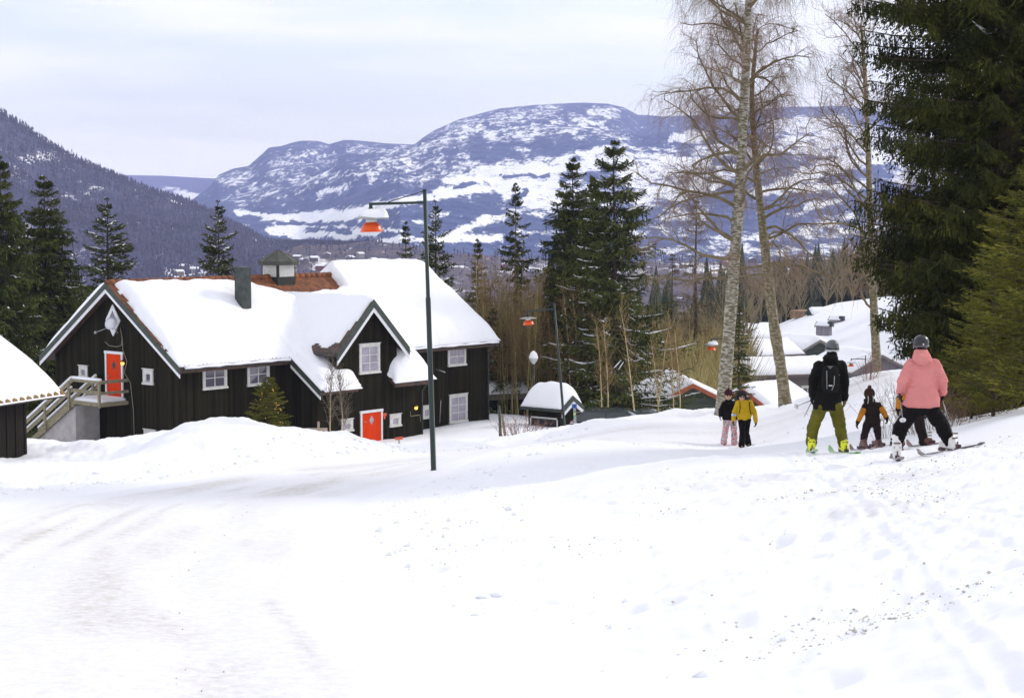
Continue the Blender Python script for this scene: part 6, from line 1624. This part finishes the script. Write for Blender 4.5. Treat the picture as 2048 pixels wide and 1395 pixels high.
class Fig:
    def __init__(s, lab, Y, crop, feet, group=None):
        s.Y = Y; s.c = crop; s.S = F / Y
        fw = s.w(*feet); s.o = Vector((fw.x, Y, gzf(fw.x, Y)))
        s.t = thing('person', lab, 'person', s.o, 0, group)
    def w(s, cx, cy, dd=0):
        ox, oy, k = s.c; return at(ox + cx / k, oy + cy / k, s.Y + dd)
    def p(s, cx, cy, dd=0):
        ox, oy, k = s.c; v = at(ox + cx / k, oy + cy / k, s.Y + dd); return v - s.o
    def m(s, d): return d / s.c[2] / s.S          # crop pixels to metres
    def row(s, x0, x1, y, dd=0): return (s.p((x0 + x1) / 2, y, dd), s.m(x1 - x0) / 2)
    def glove(s, wr, tip, mtl, side, size=1.0, name='glove', thumb=(0, 1, 0), curl=.4, mitten=False):
        """hand from the wrist towards tip; fingers curl towards +y (away) or as given by thumb direction"""
        d = (tip - wr).normalized(); th = Vector(thumb).normalized(); n_ = d.cross(th).normalized(); mb = MB(); q = size
        palm = wr + d * .045 * q
        M = Matrix((th, n_, d)).transposed()
        mb.ball(palm, (.045 * q, .028 * q, .055 * q), 12, 8, M=M)
        capsule(mb, wr - d * .035 * q, wr + d * .01, .036 * q, .034 * q)
        pdir = n_ * side
        lens = (.070, .080, .075, .058)
        for k in range(4):
            b0 = palm + d * .035 * q + th * (.030 - .020 * k) * q
            L = lens[k] * q * (.8 if mitten else 1)
            d1 = (d + pdir * curl).normalized(); d2 = (d + pdir * curl * 3.2).normalized(); d3 = (d * .6 + pdir * curl * 5).normalized()
            a1 = b0 + d1 * L * .42; a2 = a1 + d2 * L * .33; a3 = a2 + d3 * L * .25
            limb(mb, [b0, a1, a2, a3], [.0125 * q, .0120 * q, .0112 * q, .0095 * q])
        b0 = palm - d * .02 * q + th * .035 * q; a1 = b0 + (th * .8 + d * .6).normalized() * .035 * q; a2 = a1 + (th * .25 + d).normalized() * .032 * q
        limb(mb, [b0, a1, a2], [.016 * q, .014 * q, .012 * q])
        return remeshed(name, mb, .0065 * q, mtl, s.t, 1)
    def body(s, head, hr, neck, sh, el, wr, hip, kn, an, sc=1.0, face=1):
        """one continuous body under the clothes; face=+1 looks away from the camera, -1 towards it"""
        mb = MB(); h = head
        mb.ball(h, (hr * .80, hr * .95, hr * 1.12), 18, 12); 
        mb.ball(h + Vector((0, face * hr * .25, -hr * .62)), (hr * .5, hr * .55, hr * .5), 12, 8)          # jaw
        capsule(mb, h + Vector((0, face * hr * .88, .02 * sc)), h + Vector((0, face * hr * 1.05, -hr * .22)), hr * .10, hr * .15, 8)      # nose
        for sx in (-1, 1): mb.ball(h + Vector((sx * hr * .80, -face * .005, -hr * .05)), (hr * .10, hr * .18, hr * .26), 8, 6)   # ears
        for dz_ in (-.58, -.68): capsule(mb, h + Vector((-hr * .22, face * hr * .80, hr * dz_)), h + Vector((hr * .22, face * hr * .80, hr * dz_)), hr * .07, hr * .07, 6)   # lips
        capsule(mb, h + Vector((0, -face * hr * .1, -hr * .7)), neck, .052 * sc, .06 * sc)
        mc = (sh[0] + sh[1]) / 2; hc = (hip[0] + hip[1]) / 2; sw = (sh[1] - sh[0]).length / 2
        rows_loft(mb, [(hc + Vector((0, 0, -.06 * sc)), .12 * sc), (hc, .15 * sc), (hc * .6 + mc * .4, .125 * sc), (hc * .25 + mc * .75, sw * .95), (mc, sw * .8), (neck, .06 * sc)], .62)
        for i in (0, 1):
            limb(mb, [sh[i], el[i], wr[i]], [.052 * sc, .040 * sc, .026 * sc])
            hd = (wr[i] - el[i]).normalized(); capsule(mb, wr[i], wr[i] + hd * .07 * sc, .026 * sc, .03 * sc)
            limb(mb, [hip[i], kn[i], an[i]], [.085 * sc, .058 * sc, .040 * sc])
            capsule(mb, an[i], an[i] + Vector((0, face * .12 * sc, -.05 * sc)), .038 * sc, .03 * sc)
        b = remeshed('body', mb, .011 * max(sc, .7), SKIN, s.t, 2)
        m = MB()
        for sx in (-1, 1): m.ball(h + Vector((sx * hr * .34, face * hr * .80, hr * .06)), (hr * .13, hr * .08, hr * .09), 10, 6)
        m.build('eyes', mat('eye_dark', (.03, .02, .02), .2), b)
        return b
def ski(f, lab, cx, cy, dd, ang, L, mtl, wd=.075, group=None, name='ski', fore=.5):
    """ang: heading, degrees from straight away, positive to the right"""
    c = f.w(cx, cy, dd); a = R(ang); d = Vector((math.sin(a), math.cos(a), 0)); side = Vector((d.y, -d.x, 0))
    n = 22; mb = MB(); vs = []; 
    g0 = gzf(c.x - d.x * .35, c.y - d.y * .35); g1 = gzf(c.x + d.x * .35, c.y + d.y * .35); sl = (g1 - g0) / .7; gc = (g0 + g1) / 2
    for i in range(n):
        t = i / (n - 1) * L - L * (1 - fore); u = i / (n - 1)
        z = gc + sl * t + .018 + .13 * max(0, (u - .88) / .12) ** 2 * .8 + .02 * max(0, (.04 - u) / .04)
        w_ = wd / 2 * (1.0 + .22 * (2 * u - 1) ** 2) * (min(1, (1 - u) / .06 + .18)) ** .6
        p = Vector((c.x, c.y, 0)) + d * t
        for sx, dz_ in ((-1, 0), (1, 0), (1, -.016), (-1, -.016)): q = p + side * w_ * sx; vs.append((q.x, q.y, z + dz_))
    fs = []
    for i in range(n - 1):
        for k in range(4): fs.append((i * 4 + k, i * 4 + (k + 1) % 4, (i + 1) * 4 + (k + 1) % 4, (i + 1) * 4 + k))
    fs += [(0, 1, 2, 3), ((n - 1) * 4 + 3, (n - 1) * 4 + 2, (n - 1) * 4 + 1, (n - 1) * 4)]
    vs = [Vector(v) - Vector((c.x, c.y, gc)) for v in vs]; mb.add(vs, fs)
    t = thing(name, lab, 'ski', (c.x, c.y, gc), 0, group); mb.build('blade', mtl, t)
    m = MB(); M = Matrix((side, d, Vector((0, 0, 1)))).transposed()
    for y0 in (-.17, .15): m.box(Vector((0, 0, .045)) + d * y0 + Vector((0, 0, sl * y0)), (.06, .09, .05), 0, M)
    m.box(Vector((0, 0, .03)), (.05, .3, .02), 0, M)
    m.build('binding', mat('binding_dark', (.06, .03, .03), .4), t)
    return c, d, sl, gc, side
def boot(f, an, c, d, gc, mtl, sc=1.0, name='boot', ang=0):
    mb = MB(); o = f.o; foot = Vector((c.x, c.y, gc + .05)) - o
    heel = foot - d * .11 * sc; toe = foot + d * .15 * sc
    capsule(mb, heel + Vector((0, 0, .035)), toe + Vector((0, 0, .03)), .055 * sc, .046 * sc)
    capsule(mb, heel + Vector((0, 0, .03)), an + Vector((0, 0, .08 * sc)), .058 * sc, .075 * sc)
    capsule(mb, heel * .5 + toe * .5 + Vector((0, 0, .05)), an, .05 * sc, .06 * sc)
    b = remeshed(name, mb, .010, mtl, f.t, 2)
    m = MB(); sd = Vector((d.y, -d.x, 0))
    for k in (.08, .14, .2): m.beam(heel + sd * .045 * sc + Vector((0, 0, k * sc)), heel - sd * .045 * sc + Vector((0, 0, k * sc)) , .014, .018)
    m.beam(heel - d * .056 + Vector((0, 0, .02)), heel - d * .056 + Vector((0, 0, .10 * sc)), .03, .014, up=(1, 0, 0))
    m.build('buckle', mat('boot_buckle', (.12, .05, .05), .4), b)
    return b
def pole_thing(f, lab, grip, tip, group='ski poles'):
    g = f.w(*grip); e = f.w(*tip); t = thing('ski_pole', lab, 'ski pole', e, 0, group); v = g - e
    d = v.normalized()
    MB().tube([(0, 0, 0), v * .5, v], [.005, .008, .009], n=8).build('shaft', mat('pole_grey', (.25, .25, .27), .35, metal=.5), t)
    MB().tube([v - d * .02, v + d * .05, v + d * .12], [.013, .016, .018], n=10).build('grip', BLACKM, t)
    MB().tube([d * .05, d * .065], [.045, .03], n=14).build('basket', mat('basket_white', (.7, .7, .7), .5), t)
    return t
def cloth(name, col, k=.25, **kw): return mat(name, col, .85, spec=.15, noise=k, nscale=7, bump=.25, bscale=40, **kw)
C6 = (1540, 640, 1907 / 410.0); C5 = (1250, 560, 1356 / 350.0)
BLK = cloth('black_shell', (0.006, 0.0055, 0.005)); BLKP = cloth('black_ski_trousers', (0.005, 0.004, 0.004)); GLV = cloth('black_glove', (0.012, 0.011, 0.011))
HELM = mat('helmet_black_gloss', (.006, .006, .007), .25, coat=.15)

# --- skier in black jacket and olive trousers
A = Fig('adult skier seen from behind in black hooded jacket and olive trousers, legs spread', 28.0, C6, (535, 1215))
sh = [A.p(440, 412), A.p(678, 408)]; el = [A.p(392, 560, -.03), A.p(702, 560, -.03)]; wr = [A.p(393, 705, .08), A.p(696, 728, .04)]
hip = [A.p(478, 800), A.p(608, 800)]; kn = [A.p(402, 985, .06), A.p(652, 990, .06)]; an = [A.p(384, 1150), A.p(678, 1150)]
hd = A.p(577, 258, .03); A.body(hd, A.m(58), A.p(566, 370), sh, el, wr, hip, kn, an)
mb = MB(); rows_loft(mb, [A.row(405, 660, 838), A.row(395, 668, 815), A.row(402, 668, 760), A.row(430, 665, 690), A.row(432, 668, 600), A.row(425, 680, 500), A.row(420, 690, 440), A.row(445, 675, 400), A.row(490, 645, 375), A.row(520, 625, 345)], .55)
limb(mb, [sh[0] + Vector((.03, 0, -.02)), el[0], wr[0]], [.088, .072, .055]); limb(mb, [sh[1] + Vector((-.03, 0, -.02)), el[1], wr[1]], [.088, .072, .055])
mb.ball(A.p(565, 352, -.05), (A.m(78), .11, A.m(42)), 14, 10); mb.ball(A.p(578, 320, -.02), (A.m(56), .10, A.m(45)), 14, 10)
remeshed('jacket', mb, .013, BLK, A.t, 3, .012)
mb = MB(); rows_loft(mb, [A.row(455, 625, 850), A.row(450, 635, 800), A.row(450, 635, 740)], .45)
for i in (0, 1): limb(mb, [hip[i], kn[i], an[i] + Vector((0, 0, .02))], [.125, .098, .088])
remeshed('trousers', mb, .013, cloth('olive_ski_trousers', (0.115, 0.105, 0.012)), A.t, 2, .014)
m = MB(); m.ball(hd + Vector((0, -.01, .025)), (A.m(62), A.m(68), A.m(64)), 22, 14); hl = m.build('helmet', mat('helmet_grey', (.07, .075, .085), .3, coat=.4, noise=.4, nscale=6), A.t)
m = MB(); m.lathe(hd + Vector((0, -.01, -.0)), [(A.m(64), -.045), (A.m(66), -.012), (A.m(65), .02)], n=28); m.build('helmet_band', HELM, hl)
m = MB(); m.lathe(hd + Vector((0, -.01, -.035)), [(A.m(65), -.02), (A.m(67), .008)], n=28); m.build('goggle_strap', mat('strap_light', (.55, .56, .58), .6), hl)
A.glove(wr[0], A.p(385, 790, .1), GLV, 1, 1.1); A.glove(wr[1], A.p(690, 800, .02), mat('glove_black_tan', (.02, .02, .02), .8, col2=(.35, .18, .04), nscale=14), -1, 1.15)
for i, (cx, dd, an_, col) in enumerate(((385, .02, 6, 0), (682, .02, -5, 0))):
    c, d, sl, gc, sd_ = ski(A, ('left' if i == 0 else 'right') + ' lime tipped ski of the adult in olive trousers', cx, 1215, dd, an_, 1.68, mat('ski_green_white', (.55, .60, .50), .3, col2=(.16, .42, .10), nscale=2.2), group='skis')
    boot(A, an[i], c, d, gc, mat('yellow_ski_boot', (.72, .78, .01), .4, noise=.15), 1.0)
pole_thing(A, 'ski pole of the adult in olive trousers pointing down to the left', (398, 738, .12), (318, 897, .1)); pole_thing(A, 'ski pole of the adult in olive trousers sticking out far left', (392, 742, .14), (228, 806, .5))
# backpack
t = thing('backpack', 'slim black backpack on the back of the adult in olive trousers', 'backpack', A.w(563, 660, -.2)); bo = A.w(563, 660, -.2) - A.o
mb = MB(); rows_loft(mb, [(A.p(563, 668, -.20) - bo, A.m(62)), (A.p(563, 640, -.22) - bo, A.m(78)), (A.p(563, 560, -.23) - bo, A.m(82)), (A.p(563, 470, -.22) - bo, A.m(76)), (A.p(563, 425, -.20) - bo, A.m(60))], .50)
remeshed('bag', mb, .014, cloth('black_pack', (0.008, 0.008, 0.008)), t, 2)
m = MB(); c = A.p(563, 608, -.345) - bo; m.box(c, (.055, .012, .014)); m.build('reflector', mat('reflector_white', (.8, .8, .8), .4), t)
m = MB(); c = A.p(560, 432, -.28) - bo; m.prism([c + Vector((-.045, 0, .01)), c + Vector((.045, 0, .01)), c + Vector((0, 0, -.04))], (0, -.012, 0)); m.build('emblem', mat('emblem_grey', (.12, .12, .12), .4), t)
for sx in (-1, 1):
    m = MB(); m.tube([A.p(563 + sx * 62, 440, -.19) - bo, A.p(563 + sx * 70, 405, -.08) - bo, A.p(563 + sx * 78, 420, .12) - bo, A.p(563 + sx * 82, 560, .15) - bo], .016, n=6); m.build('strap', BLKP, t)
m = MB(); m.tube([A.p(600, 520, -.34) - bo, A.p(596, 600, -.35) - bo, A.p(575, 650, -.33) - bo], .006, n=5); m.tube([A.p(528, 470, -.33) - bo, A.p(530, 640, -.335) - bo], .005, n=5); m.build('zip', METALG, t)

# --- skier in pink
Pk = Fig('skier from behind in salmon pink hooded jacket, black trousers and white boots', 24.5, C6, (1415, 1245))
PINK = mat('salmon_pink_shell', (0.62, 0.225, 0.21), .85, spec=.15, noise=.06, nscale=3, bump=.3, bscale=14)
sh = [Pk.p(1298, 405), Pk.p(1545, 405)]; el = [Pk.p(1238, 560, -.02), Pk.p(1602, 560, -.02)]; wr = [Pk.p(1216, 668, .12), Pk.p(1604, 665, .1)]
hip = [Pk.p(1345, 820), Pk.p(1500, 815)]; kn = [Pk.p(1222, 985, .05), Pk.p(1585, 960, .05)]; an = [Pk.p(1176, 1150), Pk.p(1668, 1140)]
hd = Pk.p(1405, 218, .02); Pk.body(hd, Pk.m(64), Pk.p(1410, 330), sh, el, wr, hip, kn, an)
mb = MB(); rows_loft(mb, [Pk.row(1275, 1560, 815), Pk.row(1236, 1586, 790), Pk.row(1243, 1580, 740), Pk.row(1268, 1568, 680), Pk.row(1288, 1556, 600), Pk.row(1284, 1560, 500), Pk.row(1270, 1570, 430), Pk.row(1285, 1555, 395), Pk.row(1325, 1510, 365), Pk.row(1350, 1475, 320), Pk.row(1355, 1465, 285)], .56)
for i in (0, 1):
    s_ = 1 if i == 0 else -1
    limb(mb, [sh[i] + Vector((.03 * s_, 0, -.03)), el[i], wr[i]], [.102, .086, .066])
remeshed('jacket', mb, .012, PINK, Pk.t, 3, .012)
mb = MB(); rows_loft(mb, [(Pk.p(1425, 425, -.15), Pk.m(12)), (Pk.p(1422, 408, -.16), Pk.m(52)), (Pk.p(1418, 375, -.15), Pk.m(88)), (Pk.p(1412, 335, -.11), Pk.m(88)), (Pk.p(1408, 295, -.05), Pk.m(68)), (Pk.p(1406, 268, -.02), Pk.m(58))], .72)
remeshed('hood', mb, .011, PINK, Pk.t, 3, .006)
m = MB(); m.tube([Pk.p(1360, 812, -.03), Pk.p(1440, 818, -.03), Pk.p(1510, 808, -.03)], .004, n=4)
mb = MB(); rows_loft(mb, [Pk.row(1330, 1510, 885), Pk.row(1290, 1545, 850), Pk.row(1268, 1565, 800), Pk.row(1290, 1540, 740)], .55)
for i in (0, 1): limb(mb, [hip[i] + Vector((0, 0, -.02)), kn[i], an[i] + Vector((0, 0, .03))], [.122, .108, .096])
remeshed('trousers', mb, .013, BLKP, Pk.t, 2, .014)
m = MB(); m.ball(hd + Vector((0, -.01, .02)), (Pk.m(72), Pk.m(80), Pk.m(72)), 24, 16); hl = m.build('helmet', HELM, Pk.t)
m = MB(); m.ball(hd + Vector((.004, -Pk.m(84), .0)), (.012, .006, .012), 10, 6); m.build('helmet_badge', WHITE, hl)
m = MB(); m.lathe(hd + Vector((0, -.01, -.03)), [(Pk.m(73), -.012), (Pk.m(75), .012)], n=28); m.build('goggle_strap', mat('strap_dark', (.10, .10, .11), .5), hl)
Pk.glove(wr[0], Pk.p(1208, 745, .16), GLV, 1, 1.2); Pk.glove(wr[1], Pk.p(1600, 735, .14), GLV, -1, 1.2)
m_ski = mat('ski_grey_black', (.30, .27, .27), .3, col2=(.05, .04, .045), nscale=3)
c, d, sl, gc, s_ = ski(Pk, 'left ski under the white boot of the pink skier, pointing away', 1175, 1262, 0, 8, 1.6, m_ski, group='skis'); boot(Pk, an[0], c, d, gc, mat('white_ski_boot', (.74, .72, .70), .4), 1.05)
c, d, sl, gc, s_ = ski(Pk, 'right ski of the pink skier, turned sideways with its tip to the left', 1665, 1250, 0, -27, 1.35, m_ski, group='skis'); boot(Pk, an[1], c, d, gc, mat('white_ski_boot', (.74, .72, .70), .4), 1.05)
pole_thing(Pk, 'left ski pole of the pink skier with white basket', (1210, 735, -.02), (1238, 950, -.42)); pole_thing(Pk, 'right ski pole of the pink skier slanting down beside the leg', (1596, 725, .12), (1706, 1075, -.02))

# --- small child, orange sleeves
def child(f, hx, hy, rows, sh, el, wr, hip, kn, an, tips, sc, hat=True):
    hd = f.p(hx, hy); f.body(hd, .098 * sc, f.p(hx, hy + 70 * sc), sh, el, wr, hip, kn, an, sc * .8)
    mb = MB(); rows_loft(mb, [f.row(*r) for r in rows], .62)
    for i in (0, 1): limb(mb, [sh[i], el[i], wr[i]], [.075 * sc, .062 * sc, .048 * sc])
    mb.ball(f.p(hx, hy + 62, -.05), (.13 * sc, .10 * sc, .08 * sc), 12, 8)
    remeshed('jacket', mb, .011, cloth('dark_brown_suit', (0.014, 0.009, 0.007)), f.t, 2, .01)
    ORS = cloth('orange_sleeve', (0.40, 0.15, 0.012), .2)
    for i in (0, 1):
        mb = MB(); limb(mb, [sh[i] * .6 + el[i] * .4 + Vector((0, -.012, 0)), el[i] + Vector((0, -.012, 0)), el[i] * .35 + wr[i] * .65 + Vector((0, -.012, 0))], [.066 * sc, .062 * sc, .052 * sc]); remeshed('orange_sleeve', mb, .011, ORS, f.t, 1, .006)
    mb = MB(); rows_loft(mb, [f.row(rows[0][0] + 8, rows[0][1] - 8, rows[0][2] + 10), f.row(rows[0][0] + 4, rows[0][1] - 4, rows[0][2] - 40)], .6)
    for i in (0, 1): limb(mb, [hip[i], kn[i], an[i] + Vector((0, 0, .01))], [.095 * sc, .078 * sc, .068 * sc])
    remeshed('trousers', mb, .011, cloth('dark_brown_suit_legs', (0.016, 0.010, 0.009)), f.t, 2, .01)
    if hat:
        m = MB(); m.ball(hd + Vector((0, 0, .015)), (.115 * sc, .12 * sc, .125 * sc), 18, 12); h_ = m.build('beanie', cloth('brown_knit', (0.035, 0.014, 0.010), .4), f.t)
        MB().ball(hd + Vector((0, 0, .155 * sc)), .042 * sc, 10, 8).build('pompom', cloth('brown_fur', (0.06, 0.02, 0.015), .5), h_)
    else:
        MB().ball(hd + Vector((0, 0, .015)), (.12 * sc, .13 * sc, .12 * sc), 18, 12).build('helmet', HELM, f.t)
    for i in (0, 1): f.glove(wr[i], wr[i] + (wr[i] - el[i]) * .4 + Vector((0, 0, -.05)), GLV, 1 if i == 0 else -1, .85, mitten=True)
C1 = Fig('small child skiing from behind in pompom hat with orange sleeves, arms held out', 31.0, C6, (930, 1180))
sh = [C1.p(888, 800), C1.p(1008, 795)]; el = [C1.p(848, 875), C1.p(1056, 852)]; wr = [C1.p(815, 950), C1.p(1083, 905)]
hip = [C1.p(912, 955), C1.p(985, 955)]; kn = [C1.p(880, 1060, .04), C1.p(1002, 1040, .1)]; an = [C1.p(866, 1155), C1.p(1008, 1092, .35)]
child(C1, 925, 690, [(885, 1020, 985), (878, 1028, 950), (885, 1022, 880), (872, 1020, 820), (885, 1005, 780), (900, 980, 755)], sh, el, wr, hip, kn, an, None, .86)
m = MB(); m.tube([C1.p(912, 705, -.13), C1.p(915, 740, -.14), C1.p(910, 775, -.12)], .008, n=5); m.tube([C1.p(958, 700, -.12), C1.p(962, 735, -.13), C1.p(955, 770, -.11)], .008, n=5); m.build('scarf_tails', mat('light_grey_wool', (.4, .4, .38), .8), C1.t)
SKC = mat('child_ski', (.32, .28, .28), .35, col2=(.20, .05, .05), nscale=5)
c, d, sl, gc, s_ = ski(C1, 'left ski of the small child with the pompom hat', 870, 1190, -.1, -17, 1.0, SKC, .065, 'skis'); boot(C1, an[0], c, d, gc, mat('brown_red_boot', (.12, .05, .04), .5, noise=.3), .72)
c, d, sl, gc, s_ = ski(C1, 'right ski of the small child with the pompom hat', 995, 1120, .4, -25, 1.0, SKC, .065, 'skis'); boot(C1, an[1], c, d, gc, mat('brown_red_boot', (.12, .05, .04), .5, noise=.3), .72)

C2 = Fig('child in black and orange mostly hidden behind the pink skier', 27.2, C6, (1330, 1205))
sh = [C2.p(1258, 640), C2.p(1395, 640)]; el = [C2.p(1205, 750), C2.p(1440, 760)]; wr = [C2.p(1192, 830), C2.p(1452, 850)]
hip = [C2.p(1280, 880), C2.p(1380, 880)]; kn = [C2.p(1200, 985, .04), C2.p(1400, 1010, .04)]; an = [C2.p(1212, 1160), C2.p(1440, 1160)]
child(C2, 1325, 520, [(1235, 1420, 905), (1225, 1425, 870), (1240, 1410, 780), (1245, 1408, 680), (1262, 1390, 630), (1290, 1362, 600)], sh, el, wr, hip, kn, an, None, 1.0, False)
c, d, sl, gc, s_ = ski(C2, 'left ski of the child hidden behind the pink skier', 1215, 1205, 0, 12, 1.2, SKC, .07, 'skis'); boot(C2, an[0], c, d, gc, mat('brown_red_boot', (.12, .05, .04), .5, noise=.3), .8)
c, d, sl, gc, s_ = ski(C2, 'right ski of the child hidden behind the pink skier, tip to the left', 1455, 1200, 0, -17, 1.2, SKC, .07, 'skis'); boot(C2, an[1], c, d, gc, mat('brown_red_boot', (.12, .05, .04), .5, noise=.3), .8)

# --- the two walkers
def walker(f, hx, hy, rows, sh, el, wr, hip, kn, an, jm, tm, wid=1.0):
    hd = f.p(hx, hy); f.body(hd, .115, f.p(hx, hy + 38), sh, el, wr, hip, kn, an, .95, -1)
    mb = MB(); rows_loft(mb, [f.row(*r) for r in rows], .60)
    for i in (0, 1): limb(mb, [sh[i], el[i], wr[i]], [.088 * wid, .074 * wid, .058 * wid])
    remeshed('jacket', mb, .014, jm, f.t, 2, .012)
    mb = MB(); hc = (hip[0] + hip[1]) / 2
    rows_loft(mb, [(hc + Vector((0, 0, -.10)), .14), (hc, .175), (hc + Vector((0, 0, .12)), .165)], .6)
    for i in (0, 1): limb(mb, [hip[i], kn[i], an[i]], [.115, .092, .10])
    remeshed('trousers', mb, .014, tm, f.t, 2, .012)
    for i in (0, 1):
        mb = MB(); a = an[i] + Vector((0, .02, -.03)); capsule(mb, a + Vector((0, .05, -.02)), a + Vector((0, -.17, -.045)), .052, .045); capsule(mb, a + Vector((0, .03, -.02)), a + Vector((0, .02, .08)), .055, .06)
        remeshed('boot', mb, .012, mat('dark_winter_boot', (.035, .022, .018), .6), f.t, 1)
    m = MB()
    for sx in (-1, 1): m.ball(hd + Vector((sx * .042, -.105, .012)), (.038, .014, .026), 12, 8)
    m.beam(hd + Vector((-.08, -.10, .018)), hd + Vector((.08, -.10, .018)), .012, .01); m.build('sunglasses', mat('dark_lenses', (.01, .008, .008), .1, coat=.5), f.t)
    return hd
B1 = Fig('walker in black jacket, maroon knit hat and pink grey camouflage trousers', 52.6, C5, (808, 1285))
CAMO = bpy.data.materials.new('pink_grey_camouflage'); CAMO.use_nodes = True; t_ = CAMO.node_tree; b_ = t_.nodes['Principled BSDF']; b_.inputs['Roughness'].default_value = .8
tcn = N(t_, 'ShaderNodeTexCoord'); n1 = N(t_, 'ShaderNodeTexNoise'); n1.inputs['Scale'].default_value = 9; n1.inputs['Detail'].default_value = 2; t_.links.new(tcn.outputs['Object'], n1.inputs['Vector'])
rr = N(t_, 'ShaderNodeValToRGB'); rr.color_ramp.interpolation = 'CONSTANT'; e = rr.color_ramp.elements; e[0].color = (.62, .18, .20, 1); e[1].position = .44; e[1].color = (.60, .55, .56, 1); q = e.new(.52); q.color = (.30, .26, .27, 1); q = e.new(.60); q.color = (.70, .30, .30, 1)
t_.links.new(n1.outputs[0], rr.inputs[0]); t_.links.new(rr.outputs[0], b_.inputs['Base Color'])
sh = [B1.p(768, 958), B1.p(842, 955)]; el = [B1.p(742, 1005), B1.p(862, 1005)]; wr = [B1.p(738, 1050, -.05), B1.p(868, 1055)]
hip = [B1.p(788, 1088), B1.p(838, 1088)]; kn = [B1.p(776, 1175, -.06), B1.p(847, 1175)]; an = [B1.p(764, 1262), B1.p(848, 1268)]
hd = walker(B1, 801, 893, [(755, 862, 1082), (752, 864, 1060), (760, 858, 1000), (755, 862, 955), (775, 838, 932), (785, 822, 922)], sh, el, wr, hip, kn, an, BLK, CAMO)
m = MB(); m.lathe(hd + Vector((0, .01, .02)), [(.118, 0), (.128, .04), (.122, .09), (.08, .16), (.02, .185)], n=18); bn = m.build('beanie', cloth('maroon_knit', (0.055, 0.010, 0.016), .4), B1.t); MB().ball(hd + Vector((0, .01, .215)), .03, 8, 6).build('pompom', cloth('maroon_knit', (0.055, 0.010, 0.016), .4), bn)
B1.glove(wr[0], B1.p(736, 1085, -.1), cloth('grey_glove', (.25, .25, .28), .3), 1, 1.1); B1.glove(wr[1], B1.p(870, 1095), GLV, -1, 1.1)
B2 = Fig('walker in mustard yellow jacket, furry black hat and black trousers, legs crossing', 51.6, C5, (925, 1300))
MUS = cloth('mustard_shell', (0.50, 0.32, 0.010), .12)
sh = [B2.p(880, 952), B2.p(968, 950)]; el = [B2.p(850, 1015, -.02), B2.p(1004, 1020)]; wr = [B2.p(838, 1085, -.08), B2.p(1014, 1095)]
hip = [B2.p(903, 1080), B2.p(948, 1080)]; kn = [B2.p(910, 1175, -.1), B2.p(938, 1175, .05)]; an = [B2.p(904, 1278, -.1), B2.p(955, 1262, .25)]
hd = walker(B2, 905, 903, [(872, 972, 1082), (866, 982, 1050), (866, 985, 1000), (862, 985, 962), (872, 968, 944), (888, 930, 926)], sh, el, wr, hip, kn, an, MUS, BLKP, 1.05)
mb = MB(); mb.ball(hd + Vector((0, .02, .085)), (.15, .14, .105), 16, 10); mb.ball(hd + Vector((-.11, .03, .0)), (.055, .08, .09), 10, 8); mb.ball(hd + Vector((.11, .03, .0)), (.055, .08, .09), 10, 8); remeshed('fur_hat', mb, .014, mat('black_fur', (.012, .011, .011), .95, bump=.8, bscale=60), B2.t, 0, .03)
m = MB(); m.lathe(el[0] * .62 + wr[0] * .38 , [(.079, -.03), (.082, .03)], n=16); m.build('armband', mat('armband_blue_white', (.75, .75, .8), .6, col2=(.15, .25, .6), nscale=12), B2.t)
B2.glove(wr[0], B2.p(836, 1125, -.1), GLV, 1, 1.15); B2.glove(wr[1], B2.p(1014, 1135), GLV, -1, 1.15)
m = MB()
for sx in (0, 1): m.tube([sh[sx] + Vector((.03 * (1 - 2 * sx), -.10, .04)), sh[sx] * .7 + hip[sx] * .3 + Vector((0, -.15, 0)), hip[sx] + Vector((.10 * (2 * sx - 1), -.05, .12))], .012, n=6)
m.build('rucksack_straps', BLKP, B2.t)
